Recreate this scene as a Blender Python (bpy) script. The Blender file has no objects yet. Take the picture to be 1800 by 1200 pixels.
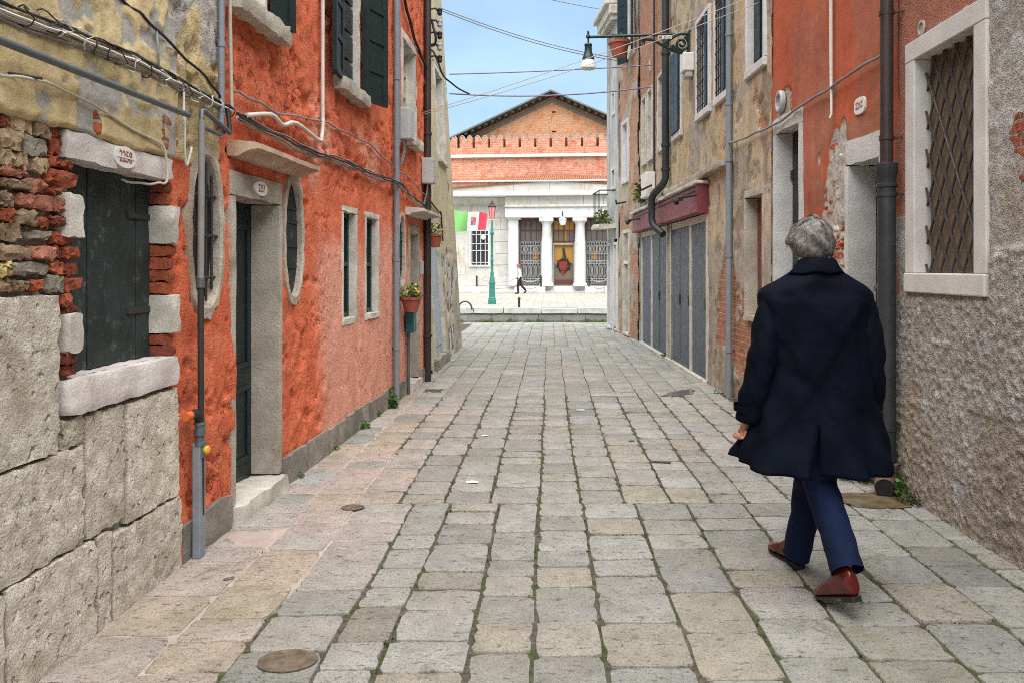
import bpy, bmesh, math, random
import numpy as np
from mathutils import Vector, Matrix, Quaternion
R = math.radians
rnd = random.Random(7)
scene = bpy.context.scene
C = scene.collection

# ------------------------------------------------------------------ camera, sky, sun, exposure
# world: X right, Y up the street, Z up; the eye is 1.5 m above the paving
F, CX, CY, EYE = 1350.0, 967.0, 472.0, 1.5
cam = bpy.data.cameras.new('camera'); camo = bpy.data.objects.new('camera', cam); C.objects.link(camo)
camo.location = (0, 0, EYE); camo.rotation_euler = (R(90), 0, 0)
cam.sensor_fit = 'HORIZONTAL'; cam.sensor_width = 36.0; cam.lens = 36.0 * F / 1800.0
cam.shift_x = -(CX - 900) / 1800.0; cam.shift_y = -(600 - CY) / 1800.0
cam.clip_start = 0.05; cam.clip_end = 2000
scene.camera = camo

SUN_EL, SUN_AZ = R(70), R(174)      # azimuth measured from +Y (up the street) clockwise
world = bpy.data.worlds.new('World'); scene.world = world; world.use_nodes = True
wn = world.node_tree; wn.nodes.clear()
wo = wn.nodes.new('ShaderNodeOutputWorld'); bg = wn.nodes.new('ShaderNodeBackground')
sky = wn.nodes.new('ShaderNodeTexSky'); sky.sky_type = 'NISHITA'; sky.sun_disc = False
sky.sun_elevation = SUN_EL; sky.sun_rotation = SUN_AZ
sky.air_density = 1.0; sky.dust_density = 0.4; sky.ozone_density = 2.0; sky.altitude = 0
wtc = wn.nodes.new('ShaderNodeTexCoord'); wmp = wn.nodes.new('ShaderNodeMapping')
wmp.inputs['Scale'].default_value = (1, 1, 2.6)
wnz = wn.nodes.new('ShaderNodeTexNoise'); wnz.inputs['Scale'].default_value = 2.2; wnz.inputs['Detail'].default_value = 7
wnz.inputs['Roughness'].default_value = .55
wmr = wn.nodes.new('ShaderNodeMapRange'); wmr.inputs[1].default_value = .30; wmr.inputs[2].default_value = .80
wmr.inputs[3].default_value = .08; wmr.inputs[4].default_value = .55
wmx = wn.nodes.new('ShaderNodeMix'); wmx.data_type = 'RGBA'
wmx.inputs[7].default_value = (7.0, 10.0, 12.4, 1)      # thin high cloud
wn.links.new(wtc.outputs['Generated'], wmp.inputs['Vector']); wn.links.new(wmp.outputs[0], wnz.inputs['Vector'])
wn.links.new(wnz.outputs['Fac'], wmr.inputs[0]); wn.links.new(wmr.outputs[0], wmx.inputs[0])
wn.links.new(sky.outputs[0], wmx.inputs[6]); wn.links.new(wmx.outputs[2], bg.inputs['Color'])
bg.inputs['Strength'].default_value = 0.050
wn.links.new(bg.outputs[0], wo.inputs['Surface'])

sl = bpy.data.lights.new('sun', 'SUN'); slo = bpy.data.objects.new('sun', sl); C.objects.link(slo)
sl.energy = 3.2; sl.angle = R(88); sl.color = (1, .955, .89)
_sd = Vector((math.sin(SUN_AZ) * math.cos(SUN_EL), math.cos(SUN_AZ) * math.cos(SUN_EL), math.sin(SUN_EL)))
slo.rotation_euler = _sd.to_track_quat('Z', 'Y').to_euler(); slo.location = _sd * 40
vs = scene.view_settings
scene.display_settings.display_device = 'sRGB'
vs.view_transform = 'Standard'; vs.look = 'None'; vs.gamma = 1.0; vs.use_curve_mapping = False
vs.exposure = 1.55
scene.cycles.max_bounces = 5; scene.cycles.diffuse_bounces = 3; scene.cycles.glossy_bounces = 2
scene.cycles.transparent_max_bounces = 6; scene.cycles.use_denoising = False
scene.cycles.use_adaptive_sampling = True; scene.cycles.adaptive_threshold = .01; scene.cycles.filter_width = 1.0

# ------------------------------------------------------------------ numpy noise
def _hash(ix, iy, seed):
    n = (ix.astype(np.int64) * 374761393 + iy.astype(np.int64) * 668265263 + seed * 974711) & 0xffffffff
    n = ((n ^ (n >> 13)) * 1274126177) & 0xffffffff
    n = ((n ^ (n >> 15)) * 2246822519) & 0xffffffff
    return ((n ^ (n >> 16)) & 0xffff) / 65535.0
def vnoise(x, y, seed=0):
    x = np.asarray(x, float); y = np.asarray(y, float)
    ix = np.floor(x); iy = np.floor(y); fx = x - ix; fy = y - iy
    fx = fx * fx * (3 - 2 * fx); fy = fy * fy * (3 - 2 * fy)
    a = _hash(ix, iy, seed); b = _hash(ix + 1, iy, seed); c = _hash(ix, iy + 1, seed); d = _hash(ix + 1, iy + 1, seed)
    return (a * (1 - fx) + b * fx) * (1 - fy) + (c * (1 - fx) + d * fx) * fy
def fbm(x, y, size, octv=4, seed=0, gain=.5):
    t = 0; a = 1; s = 0; f = 1.0 / size
    for o in range(octv):
        t = t + a * vnoise(x * f + 17.3 * o, y * f - 9.1 * o, seed + o * 31); s += a; a *= gain; f *= 2.03
    return t / s
def sstep(a, b, x):
    t = np.clip((x - a) / (b - a), 0, 1); return t * t * (3 - 2 * t)
def box_mask(S, Z, s0, s1, z0, z1, soft):
    return sstep(s0 - soft, s0 + soft, S) * (1 - sstep(s1 - soft, s1 + soft, S)) * sstep(z0 - soft, z0 + soft, Z) * (1 - sstep(z1 - soft, z1 + soft, Z))
def blob(S, Z, s, z, rs, rz):
    return np.clip(1.25 - np.sqrt(((S - s) / rs) ** 2 + ((Z - z) / rz) ** 2), 0, 1)

# ------------------------------------------------------------------ objects
def tag(o, label=None, cat=None, group=None, kind=None):
    if label: o['label'] = label
    if cat: o['category'] = cat
    if group: o['group'] = group
    if kind: o['kind'] = kind
    return o
def thing(name, loc, label, cat, group=None):
    o = bpy.data.objects.new(name, None); C.objects.link(o); o.location = loc; o.empty_display_size = .1
    return tag(o, label, cat, group)
def worldloc(o):
    v = Vector((0, 0, 0))
    while o is not None:
        v += o.location; o = o.parent
    return v
def link_mesh(name, me, mat, parent=None, smooth=None, bevel=None):
    """me is in world coordinates; shift it to the parent's origin"""
    if parent is not None:
        off = worldloc(parent)
        if off.length > 0: me.transform(Matrix.Translation(-off))
    o = bpy.data.objects.new(name, me); C.objects.link(o)
    if parent is not None: o.parent = parent
    if mat is not None: me.materials.append(mat)
    if smooth is not None:
        me.polygons.foreach_set('use_smooth', [True] * len(me.polygons))
        if smooth < 180:
            me.set_sharp_from_angle(angle=R(smooth))
    if bevel:
        b = o.modifiers.new('bevel', 'BEVEL'); b.width = bevel; b.segments = 2; b.limit_method = 'ANGLE'; b.angle_limit = R(40)
    me.update()
    return o

class MB:
    def __init__(self): self.v = []; self.f = []
    def add(self, vs, fs):
        k = len(self.v); self.v += [tuple(p) for p in vs]; self.f += [tuple(i + k for i in f) for f in fs]; return self
    def hexa(self, p):          # 8 corners: bottom 0-3 ccw, top 4-7
        return self.add(p, [(0, 3, 2, 1), (4, 5, 6, 7), (0, 1, 5, 4), (1, 2, 6, 5), (2, 3, 7, 6), (3, 0, 4, 7)])
    def box(self, x0, x1, y0, y1, z0, z1):
        return self.hexa([(x0, y0, z0), (x1, y0, z0), (x1, y1, z0), (x0, y1, z0), (x0, y0, z1), (x1, y0, z1), (x1, y1, z1), (x0, y1, z1)])
    def wbox(self, W, s0, s1, z0, z1, d0, d1):   # a box in wall coordinates
        p = [W.P(s0, z0, d0), W.P(s1, z0, d0), W.P(s1, z0, d1), W.P(s0, z0, d1), W.P(s0, z1, d0), W.P(s1, z1, d0), W.P(s1, z1, d1), W.P(s0, z1, d1)]
        if W.side < 0: p = [p[3], p[2], p[1], p[0], p[7], p[6], p[5], p[4]]
        return self.hexa(p)
    def bar(self, a, b, w, h, up=(0, 0, 1)):
        a = Vector(a); b = Vector(b); t = (b - a).normalized(); u = Vector(up)
        if abs(t.dot(u)) > .99: u = Vector((1, 0, 0))
        n = t.cross(u).normalized(); u = n.cross(t)
        p = []
        for c in (a, b):
            p += [c - n * w / 2 - u * h / 2, c + n * w / 2 - u * h / 2, c + n * w / 2 + u * h / 2, c - n * w / 2 + u * h / 2]
        return self.add(p, [(0, 1, 2, 3), (7, 6, 5, 4), (0, 4, 5, 1), (1, 5, 6, 2), (2, 6, 7, 3), (3, 7, 4, 0)])
    def tube(self, pts, r, n=7, cap=True):
        pts = [Vector(p) for p in pts]; m = len(pts); rs = r if isinstance(r, (list, tuple)) else [r] * m
        vs = []; fs = []; N = None
        for i, p in enumerate(pts):
            t = (pts[min(i + 1, m - 1)] - pts[max(i - 1, 0)])
            t = t.normalized() if t.length > 1e-9 else Vector((0, 0, 1))
            if N is None:
                u = Vector((0, 0, 1)) if abs(t.z) < .9 else Vector((1, 0, 0)); N = t.cross(u).normalized()
            else:
                N = (N - t * N.dot(t)); N = N.normalized() if N.length > 1e-6 else t.cross(Vector((0, 0, 1))).normalized()
            B = t.cross(N)
            for k in range(n):
                a = 2 * math.pi * k / n; vs.append(p + (N * math.cos(a) + B * math.sin(a)) * rs[i])
        for i in range(m - 1):
            for k in range(n):
                k2 = (k + 1) % n; fs.append((i * n + k, i * n + k2, (i + 1) * n + k2, (i + 1) * n + k))
        if cap: fs.append(tuple(range(n - 1, -1, -1))); fs.append(tuple((m - 1) * n + k for k in range(n)))
        return self.add(vs, fs)
    def lathe(self, c, prof, n=16, axis=(0, 0, 1)):
        """prof: list of (radius, height along axis)"""
        A = Vector(axis).normalized(); u = Vector((1, 0, 0)) if abs(A.x) < .9 else Vector((0, 1, 0))
        N = A.cross(u).normalized(); B = A.cross(N); c = Vector(c); vs = []; fs = []; m = len(prof)
        for r, h in prof:
            for k in range(n):
                a = 2 * math.pi * k / n; vs.append(c + A * h + (N * math.cos(a) + B * math.sin(a)) * max(r, 1e-4))
        for i in range(m - 1):
            for k in range(n):
                k2 = (k + 1) % n; fs.append((i * n + k, i * n + k2, (i + 1) * n + k2, (i + 1) * n + k))
        fs.append(tuple(range(n - 1, -1, -1))); fs.append(tuple((m - 1) * n + k for k in range(n)))
        return self.add(vs, fs)
    def mesh(self, name):
        me = bpy.data.meshes.new(name); me.from_pydata(self.v, [], self.f); me.validate(); me.update()
        return me
    def build(self, name, mat, parent=None, smooth=None, bevel=None):
        return link_mesh(name, self.mesh(name), mat, parent, smooth, bevel)

def rough_block(mb, corner_fn, n=(4, 3, 3), amp=.006, rnd_edge=.25, size=.06, seed=0, flat=0.0):
    """a lumpy block: unit cube surface grid mapped through corner_fn(u,v,w) -> world, rounded and roughened.
    u,v,w in [0,1]; w is towards the street"""
    nu, nv, nw = n; idx = {}; vs = []; fs = []
    rr = random.Random(seed)
    C0 = Vector(corner_fn(.5, .5, .5)); dims = [2 * (Vector(corner_fn(*(1.0 if a == b else .5 for b in range(3)))) - C0).length for a in range(3)]
    ins = [min(.08 * rnd_edge, .020 * rnd_edge / max(d_, 1e-4)) for d_ in dims]
    def vid(i, j, k):
        key = (i, j, k)
        if key in idx: return idx[key]
        u, v, w = i / nu, j / nv, k / nw
        on = (i in (0, nu)) + (j in (0, nv)) + (k in (0, nw))
        q = [u - .5, v - .5, w - .5]
        if on >= 2:
            for a, e in enumerate((i in (0, nu), j in (0, nv), k in (0, nw))):
                if e: q[a] *= 1 - ins[a] * (2 if on == 2 else 3.2)
        p = Vector(corner_fn(q[0] + .5, q[1] + .5, q[2] + .5))
        p += Vector((rr.gauss(0, amp), rr.gauss(0, amp), rr.gauss(0, amp)))
        idx[key] = len(vs); vs.append(p); return idx[key]
    for i in range(nu):
        for j in range(nv):
            fs.append((vid(i, j, 0), vid(i, j + 1, 0), vid(i + 1, j + 1, 0), vid(i + 1, j, 0)))
            fs.append((vid(i, j, nw), vid(i + 1, j, nw), vid(i + 1, j + 1, nw), vid(i, j + 1, nw)))
    for i in range(nu):
        for k in range(nw):
            fs.append((vid(i, 0, k), vid(i + 1, 0, k), vid(i + 1, 0, k + 1), vid(i, 0, k + 1)))
            fs.append((vid(i, nv, k), vid(i, nv, k + 1), vid(i + 1, nv, k + 1), vid(i + 1, nv, k)))
    for j in range(nv):
        for k in range(nw):
            fs.append((vid(0, j, k), vid(0, j, k + 1), vid(0, j + 1, k + 1), vid(0, j + 1, k)))
            fs.append((vid(nu, j, k), vid(nu, j + 1, k), vid(nu, j + 1, k + 1), vid(nu, j, k + 1)))
    return mb.add(vs, fs)

def fix_normals(o):
    bm = bmesh.new(); bm.from_mesh(o.data); bmesh.ops.recalc_face_normals(bm, faces=bm.faces); bm.to_mesh(o.data); bm.free()

class Wall:
    """a facade plane X = a + b*Y + lean*Z; side -1 is left of the street (faces +X), +1 right (faces -X)"""
    def __init__(s, a, b, side, lean=0.0): s.a, s.b, s.side, s.lean = a, b, side, lean
    def P(s, S, Z, d=0.0): return (s.a + s.b * S + s.lean * Z - s.side * d, S, Z)
    def Y(s, x): return s.a / ((x - CX) / F - s.b)
    def at(s, x, y, d=0.0):
        t = (x - CX) / F; zz = (y - CY) / F
        # X = t*Y ; Z = EYE - zz*Y
        Y = (s.a - s.side * d + s.lean * EYE) / (t - s.b + s.lean * zz)
        return Y, EYE - zz * Y

def wall_sheet(name, W, slines, zlines, holes, disp, masks, mat, parent):
    """facade skin as a height field with openings cut; masks become point attributes for the material"""
    cut_s = [h[i] for h in holes if h[0] == 'r' for i in (1, 2)]; cut_z = [h[i] for h in holes if h[0] == 'r' for i in (3, 4)]
    def lines(base, cuts):
        base = np.array(sorted(base)); keep = np.ones(len(base), bool)
        for c in cuts: keep &= np.abs(base - c) > .006
        return np.unique(np.concatenate([base[keep], np.array(cuts)])) if len(cuts) else base
    s = lines(slines, cut_s); z = lines(zlines, cut_z)
    S, Z = np.meshgrid(s, z, indexing='ij'); ns, nz = len(s), len(z)
    D = disp(S, Z)
    X = W.a + W.b * S + W.lean * Z - W.side * D
    co = np.stack([X, S, Z], -1).reshape(-1, 3)
    sc = (s[:-1] + s[1:]) / 2; zc = (z[:-1] + z[1:]) / 2; SC, ZC = np.meshgrid(sc, zc, indexing='ij')
    ok = np.ones(SC.shape, bool)
    for h in holes:
        if h[0] == 'r': ok &= ~((SC > h[1]) & (SC < h[2]) & (ZC > h[3]) & (ZC < h[4]))
        else: ok &= (np.abs((SC - h[1]) / h[3]) ** h[5] + np.abs((ZC - h[2]) / h[4]) ** h[5]) > 1
    I, J = np.nonzero(ok)
    a = I * nz + J; b = (I + 1) * nz + J; c = (I + 1) * nz + J + 1; d = I * nz + J + 1
    q = np.stack([a, b, c, d], -1) if W.side > 0 else np.stack([a, d, c, b], -1)
    q = q[:, ::-1] if False else q
    # orient towards the street
    p0, p1, p2 = co[q[0, 0]], co[q[0, 1]], co[q[0, 2]]
    if np.cross(p1 - p0, p2 - p0)[0] * (-W.side) < 0: q = q[:, ::-1]
    me = bpy.data.meshes.new(name)
    me.vertices.add(len(co)); me.vertices.foreach_set('co', co.ravel())
    me.loops.add(q.size); me.loops.foreach_set('vertex_index', q.ravel().astype(np.int32))
    me.polygons.add(len(q)); me.polygons.foreach_set('loop_start', np.arange(0, q.size, 4, dtype=np.int32))
    me.update(calc_edges=True)
    for k, m in (masks(S, Z, D) if masks else {}).items():
        at = me.attributes.new(k, 'FLOAT', 'POINT'); at.data.foreach_set('value', np.clip(m, 0, 1).ravel().astype(np.float32))
    return link_mesh(name, me, mat, parent, smooth=180)

def lin(a, b, step): return list(np.linspace(a, b, max(2, int(round((b - a) / step)) + 1)))

# ------------------------------------------------------------------ materials
class NT:
    def __init__(s, name):
        s.m = bpy.data.materials.new(name); s.m.use_nodes = True; s.t = s.m.node_tree; s.t.nodes.clear()
        s.out = s.n('ShaderNodeOutputMaterial'); s.b = s.n('ShaderNodeBsdfPrincipled'); s.l(s.b.outputs[0], s.out.inputs[0])
        s.pos = s.n('ShaderNodeNewGeometry').outputs['Position']
    def n(s, t): return s.t.nodes.new(t)
    def l(s, a, b): s.t.links.new(a, b)
    def put(s, sock, v):
        if hasattr(v, 'is_linked') or hasattr(v, 'links'): s.l(v, sock)
        elif isinstance(v, (tuple, list)) and len(v) == 3 and sock.type == 'RGBA': sock.default_value = (*v, 1)
        else: sock.default_value = v
    def noise(s, scale, detail=4, rough=.55, vec=None, dist=0.0, stretch=None):
        n = s.n('ShaderNodeTexNoise'); n.inputs['Scale'].default_value = scale; n.inputs['Detail'].default_value = detail
        n.inputs['Roughness'].default_value = rough; n.inputs['Distortion'].default_value = dist
        v = vec or s.pos
        if stretch:
            mp = s.n('ShaderNodeMapping'); mp.inputs['Scale'].default_value = stretch; s.l(v, mp.inputs['Vector']); v = mp.outputs[0]
        s.l(v, n.inputs['Vector']); return n.outputs['Fac']
    def vor(s, scale, feature='F1', vec=None, out='Distance'):
        n = s.n('ShaderNodeTexVoronoi'); n.feature = feature; n.inputs['Scale'].default_value = scale
        s.l(vec or s.pos, n.inputs['Vector']); return n.outputs[out]
    def rng(s, v, a, b, c=0.0, d=1.0):
        n = s.n('ShaderNodeMapRange'); n.interpolation_type = 'SMOOTHSTEP'; s.l(v, n.inputs[0])
        for i, q in enumerate((a, b, c, d)): n.inputs[i + 1].default_value = q
        return n.outputs[0]
    def mix(s, f, a, b, mode='MIX'):
        n = s.n('ShaderNodeMix'); n.data_type = 'RGBA'; n.blend_type = mode
        s.put(n.inputs[0], f); s.put(n.inputs[6], a); s.put(n.inputs[7], b); return n.outputs[2]
    def math(s, op, a, b=0.0, c=None):
        n = s.n('ShaderNodeMath'); n.operation = op; s.put(n.inputs[0], a); s.put(n.inputs[1], b)
        if c is not None: s.put(n.inputs[2], c)
        return n.outputs[0]
    def attr(s, name, out='Fac'):
        n = s.n('ShaderNodeAttribute'); n.attribute_name = name; return n.outputs[out]
    def rand(s): return s.n('ShaderNodeObjectInfo').outputs['Random']
    def vary(s, col, amt, r=None):
        """value change per object"""
        r = r if r is not None else s.rand()
        return s.mix(1.0, col, s.rgb(s.rng2(r, 0, 1, 1 - amt, 1 + amt)), 'MULTIPLY')
    def rng2(s, v, a, b, c, d):
        n = s.n('ShaderNodeMapRange'); n.clamp = False; s.l(v, n.inputs[0])
        for i, q in enumerate((a, b, c, d)): n.inputs[i + 1].default_value = q
        return n.outputs[0]
    def rgb(s, v):
        n = s.n('ShaderNodeCombineColor'); s.l(v, n.inputs[0]); s.l(v, n.inputs[1]); s.l(v, n.inputs[2]); return n.outputs[0]
    def sep(s): 
        n = s.n('ShaderNodeSeparateXYZ'); s.l(s.pos, n.inputs[0]); return n.outputs
    def comb(s, x, y, z=0.0):
        n = s.n('ShaderNodeCombineXYZ'); s.put(n.inputs[0], x); s.put(n.inputs[1], y); s.put(n.inputs[2], z); return n.outputs[0]
    def bump(s, h, dist, strength=1.0, prev=None):
        n = s.n('ShaderNodeBump'); n.inputs['Distance'].default_value = dist; n.inputs['Strength'].default_value = strength
        s.l(h, n.inputs['Height'])
        if prev is not None: s.l(prev, n.inputs['Normal'])
        return n.outputs[0]
    def done(s, col, rough=.9, bump=None, metal=0.0, spec=.3):
        s.put(s.b.inputs['Base Color'], col); s.put(s.b.inputs['Roughness'], rough); s.b.inputs['Metallic'].default_value = metal
        s.b.inputs['Specular IOR Level'].default_value = spec
        if bump is not None: s.l(bump, s.b.inputs['Normal'])
        return s.m

def mat_stone(name, dark, light, scale=9, speck=(.12, .11, .10), speck_amt=.35, bump=.004, bscale=70, rough=.88, var=0.0, stain=None, pit=None, streak=False):
    t = NT(name)
    c = t.mix(t.rng(t.noise(scale, 6, .6), .3, .72), dark, light)
    c = t.mix(t.math('MULTIPLY', t.rng(t.noise(160, 2, .5), .52, .68), speck_amt), c, speck)
    if stain: c = t.mix(t.math('MULTIPLY', t.rng(t.noise(2.3, 6, .65, dist=.6, stretch=(1, 1, .5) if streak else None), .5, .7), .75), c, stain)
    if var: c = t.vary(c, var)
    b = t.bump(t.noise(bscale, 5, .65), bump)
    if pit: b = t.bump(t.rng(t.noise(pit, 1.2, .5), .60, .82, 1, 0), bump * 1.1, 1, b)
    return t.done(c, rough, b)
def mat_paint(name, col, rough=.45, var=.06, worn=None, bump=.0015, bscale=40, spec=.4, metal=0.0, wamt=.6):
    t = NT(name); c = t.mix(t.rng(t.noise(7, 6, .65), .25, .75), tuple(x * (1 - var * 2) for x in col), tuple(x * (1 + var) for x in col))
    if worn: c = t.mix(t.math('MULTIPLY', t.rng(t.noise(14, 8, .75), .56, .66), wamt), c, worn)
    r = t.rng(t.noise(11, 5, .6), .2, .8, max(.05, rough - .12), min(1, rough + .15))
    return t.done(c, r, t.bump(t.noise(bscale, 4, .6), bump), metal, spec)

def wall_mat(name, layers, brick=None, axis='Y', fine=.003, fscale=60, grime=None, streak=.0, coarse=None, cracks=0.0):
    """layers: list of (attr or None, dark, light, scale, edge_noise); brick: (attr, [colours], mortar)"""
    t = NT(name); x, y, z = t.sep()
    en = t.noise(15, 7, .8); col = None; hb = None
    for ly in layers:
        at, dk, lt, sc, k = ly[:5]; so = ly[5] if len(ly) > 5 else .09
        n = t.rng(t.noise(sc, 6, .68), .25, .76)
        c = t.mix(n, dk, lt)
        if col is None: col = c
        else:
            f = t.rng(t.math('ADD', t.attr(at), t.math('MULTIPLY', t.math('SUBTRACT', en, .5), k * 1.5)), .5 - so, .5 + so)
            col = t.mix(f, col, c)
    # faint blotches, and dark pitting
    col = t.mix(1.0, col, t.rgb(t.rng2(t.noise(1.6, 6, .72), .25, .75, .78, 1.16)), 'MULTIPLY')
    if streak: col = t.mix(1.0, col, t.rgb(t.rng2(t.noise(3.0, 5, .6, stretch=(3, 3, .35)), .2, .8, 1 - streak, 1 + streak * .6)), 'MULTIPLY')
    if grime:
        col = t.mix(t.math('MULTIPLY', t.rng(t.noise(9, 8, .72), .56, .70), grime[1]), col, grime[0])
    h = t.noise(fscale, 5, .65)
    bmp = t.bump(h, fine)
    if cracks:
        vc = t.n('ShaderNodeTexVoronoi'); vc.feature = 'DISTANCE_TO_EDGE'; vc.inputs['Scale'].default_value = 1.3; wv = t.n('ShaderNodeVectorMath'); wv.operation = 'ADD'
        wz = t.n('ShaderNodeTexNoise'); wz.inputs['Scale'].default_value = 4; wz.inputs['Detail'].default_value = 5; t.l(t.pos, wz.inputs['Vector']); t.l(wz.outputs['Color'], wv.inputs[0]); t.l(t.pos, wv.inputs[1]); t.l(wv.outputs[0], vc.inputs['Vector'])
        ck = t.math('MULTIPLY', t.rng(vc.outputs['Distance'], .0, .009, 1, 0), t.rng(t.noise(.8, 3), .48, .54))
        col = t.mix(t.math('MULTIPLY', ck, cracks), col, (.12, .06, .04)); bmp = t.bump(t.math('SUBTRACT', 1.0, ck), .008, 1, bmp)
    if coarse: bmp = t.bump(t.rng(t.noise(coarse[0], 4, .7), .35, .75) if len(coarse) < 3 else t.math('ADD', t.rng(t.vor(coarse[0]), .0, .55, 1, 0), t.rng(t.vor(coarse[0] * 2.3), .0, .5, .4, 0)), coarse[1], 1, bmp)
    if brick:
        at, cols, mortar = brick[:3]; bw, bh = brick[3:5] if len(brick) > 3 else (.24, .068)
        br = t.n('ShaderNodeTexBrick'); br.offset = .5
        wob = t.math('MULTIPLY', t.math('SUBTRACT', t.noise(7, 3), .5), .03)
        u = t.math('ADD', y if axis == 'Y' else x, wob)
        v = t.math('ADD', z, wob)
        t.l(t.comb(u, v), br.inputs['Vector'])
        br.inputs['Scale'].default_value = 1; br.inputs['Brick Width'].default_value = bw; br.inputs['Row Height'].default_value = bh
        br.inputs['Mortar Size'].default_value = .009; br.inputs['Mortar Smooth'].default_value = .3; br.inputs['Bias'].default_value = -.1
        br.inputs['Color1'].default_value = (*cols[0], 1); br.inputs['Color2'].default_value = (*cols[1], 1); br.inputs['Mortar'].default_value = (*mortar, 1)
        bc = t.mix(t.rng(t.noise(13, 6, .7), .45, .75), br.outputs['Color'], cols[2])
        f = t.rng(t.math('ADD', t.attr(at), t.math('MULTIPLY', t.math('SUBTRACT', en, .5), .5)), .47, .55)
        col = t.mix(f, col, bc)
        bmp = t.bump(t.math('MULTIPLY', t.math('SUBTRACT', 1.0, br.outputs['Fac']), f), .012, 1, bmp)
    return t.done(col, .92, bmp, spec=.2)
# ------------------------------------------------------------------ the walls' ground lines
WL1 = Wall(-1.875, 0.0, -1)              # stone and brick house
WL2 = Wall(-2.0, 0.03, -1)               # red house
WL3 = Wall(-1.685, 0.0, -1, lean=-.06)   # cream house
WR1 = Wall(2.36, 0.0, 1)                 # roughcast house
WR2 = Wall(2.728, -.0722, 1)             # red plaster house
WR3 = Wall(2.455, -.038, 1)              # ochre house
WR4 = Wall(3.611, -.1126, 1)             # brick and corner houses

# ------------------------------------------------------------------ ground, canal, far quay
def mat_joint():
    t = NT('joint_dirt'); x, y, z = t.sep()
    dirt = t.mix(t.rng(t.noise(30, 5, .7), .3, .7), (.05, .044, .034), (.14, .125, .10))
    moss = t.mix(t.rng(t.noise(60, 4, .7), .3, .7), (.032, .044, .014), (.085, .105, .034))
    m = t.rng(t.math('ADD', t.noise(2.6, 7, .75), t.math('MULTIPLY', t.attr('mossy'), .10)), .52, .66)
    c = t.mix(m, dirt, moss)
    cem = t.mix(t.rng(t.noise(7, 7, .65), .3, .72), (.40, .315, .27), (.52, .43, .375))
    c = t.mix(t.rng(t.math('ADD', t.attr('cement'), t.math('MULTIPLY', t.math('SUBTRACT', t.noise(5, 6, .7), .5), .7)), .4, .6), c, cem)
    return t.done(c, .95, t.bump(t.noise(90, 5, .7), .008), spec=.15)
def mat_paving():
    t = NT('paving_stone'); tint = t.attr('tint', 'Color')
    c = t.mix(1.0, tint, t.rgb(t.rng2(t.noise(6, 7, .75), .25, .75, .70, 1.26)), 'MULTIPLY')
    c = t.mix(t.math('MULTIPLY', t.rng(t.noise(85, 4, .7), .50, .64), .55), c, (.12, .11, .095))        # bush-hammered speckle
    c = t.mix(t.math('MULTIPLY', t.rng(t.noise(140, 2, .5), .60, .70), .25), c, (.62, .60, .55))
    c = t.mix(t.math('MULTIPLY', t.rng(t.noise(3.4, 8, .78, dist=.5), .56, .66), .55), c, (.13, .115, .09))  # stains
    c = t.mix(t.math('MULTIPLY', t.rng(t.noise(1.1, 6, .7), .50, .66), .34), c, (.21, .205, .11))       # algae
    vc = t.n('ShaderNodeTexVoronoi'); vc.feature = 'DISTANCE_TO_EDGE'; vc.inputs['Scale'].default_value = 1.7; wv = t.n('ShaderNodeVectorMath'); wv.operation = 'ADD'; wz = t.n('ShaderNodeTexNoise'); wz.inputs['Scale'].default_value = 5; wz.inputs['Detail'].default_value = 4; t.l(t.pos, wz.inputs['Vector']); t.l(wz.outputs['Color'], wv.inputs[0]); t.l(t.pos, wv.inputs[1]); t.l(wv.outputs[0], vc.inputs['Vector'])
    crack = t.math('MULTIPLY', t.rng(vc.outputs['Distance'], .0, .010, 1, 0), t.rng(t.noise(.9, 3), .54, .58))
    c = t.mix(t.math('MULTIPLY', crack, .75), c, (.07, .06, .05))
    h = t.noise(60, 6, .8); b = t.bump(h, .012)
    b = t.bump(t.rng(t.noise(17, 5, .7, stretch=(1, 2.2, 1)), .58, .74, 1, 0), .010, 1, b)
    r = t.rng(t.noise(6, 5), .25, .75, .62, .88)
    return t.done(c, r, b, spec=.35)
M_joint = mat_joint(); M_pave = mat_paving()

def edges(base, k):
    return lambda Y: [x + .012 * (vnoise(np.array(Y * 1.3), np.array(i * 7.7 + k), 5) - .5) * 2 for i, x in enumerate(base)]
XA = [-1.95, -1.52, -1.21, -.87, -.643, -.32, -.072, .20, .546, .87, 1.22, 1.56, 1.90, 2.20, 2.45]
XB = [-1.95, -1.56, -1.26, -.97, -.68, -.384, -.069, .187, .483, .777, 1.04, 1.276, 1.56, 1.86, 2.12, 2.45]
XC = [-2.1, -1.80, -1.52, -1.26, -.99, -.73, -.46, -.19, .09, .35, .62, .88, 1.15, 1.42, 1.70, 1.98, 2.3]
PAL = [(.43, .41, .365), (.41, .395, .355), (.445, .425, .38), (.395, .375, .33), (.415, .385, .33), (.385, .37, .335), (.47, .45, .41), (.42, .405, .365)]
TAN = [(.375, .335, .27), (.345, .31, .255), (.38, .345, .29)]
PINK = [(.48, .395, .34), (.46, .385, .34), (.45, .405, .36), (.46, .375, .295)]
tan_at = [(.63, 6.4), (.374, 4.47), (.60, 3.29), (.62, 3.05), (-.47, 4.8), (-.50, 3.75), (-.72, 3.1), (.11, 7.3), (-1.55, 3.35), (-.9, 3.6)]
stones = []
def lay(base, k, Y0, Y1, lmin, lmax, seed):
    r = random.Random(seed); E = edges(base, k)
    for c in range(len(base) - 1):
        y = Y0
        while y < Y1 - .01:
            wide = r.random()
            L = lmin + (lmax - lmin) * (wide ** 1.6)
            if y + L > Y1 - .16: L = Y1 - y
            e0 = E(y); e1 = E(y + L)
            stones.append((e0[c], e0[c + 1], e1[c], e1[c + 1], y, y + L, r.random(), r.random()))
            y += L
lay(XA, 1, .2, 4.92, .20, .46, 3)
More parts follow.
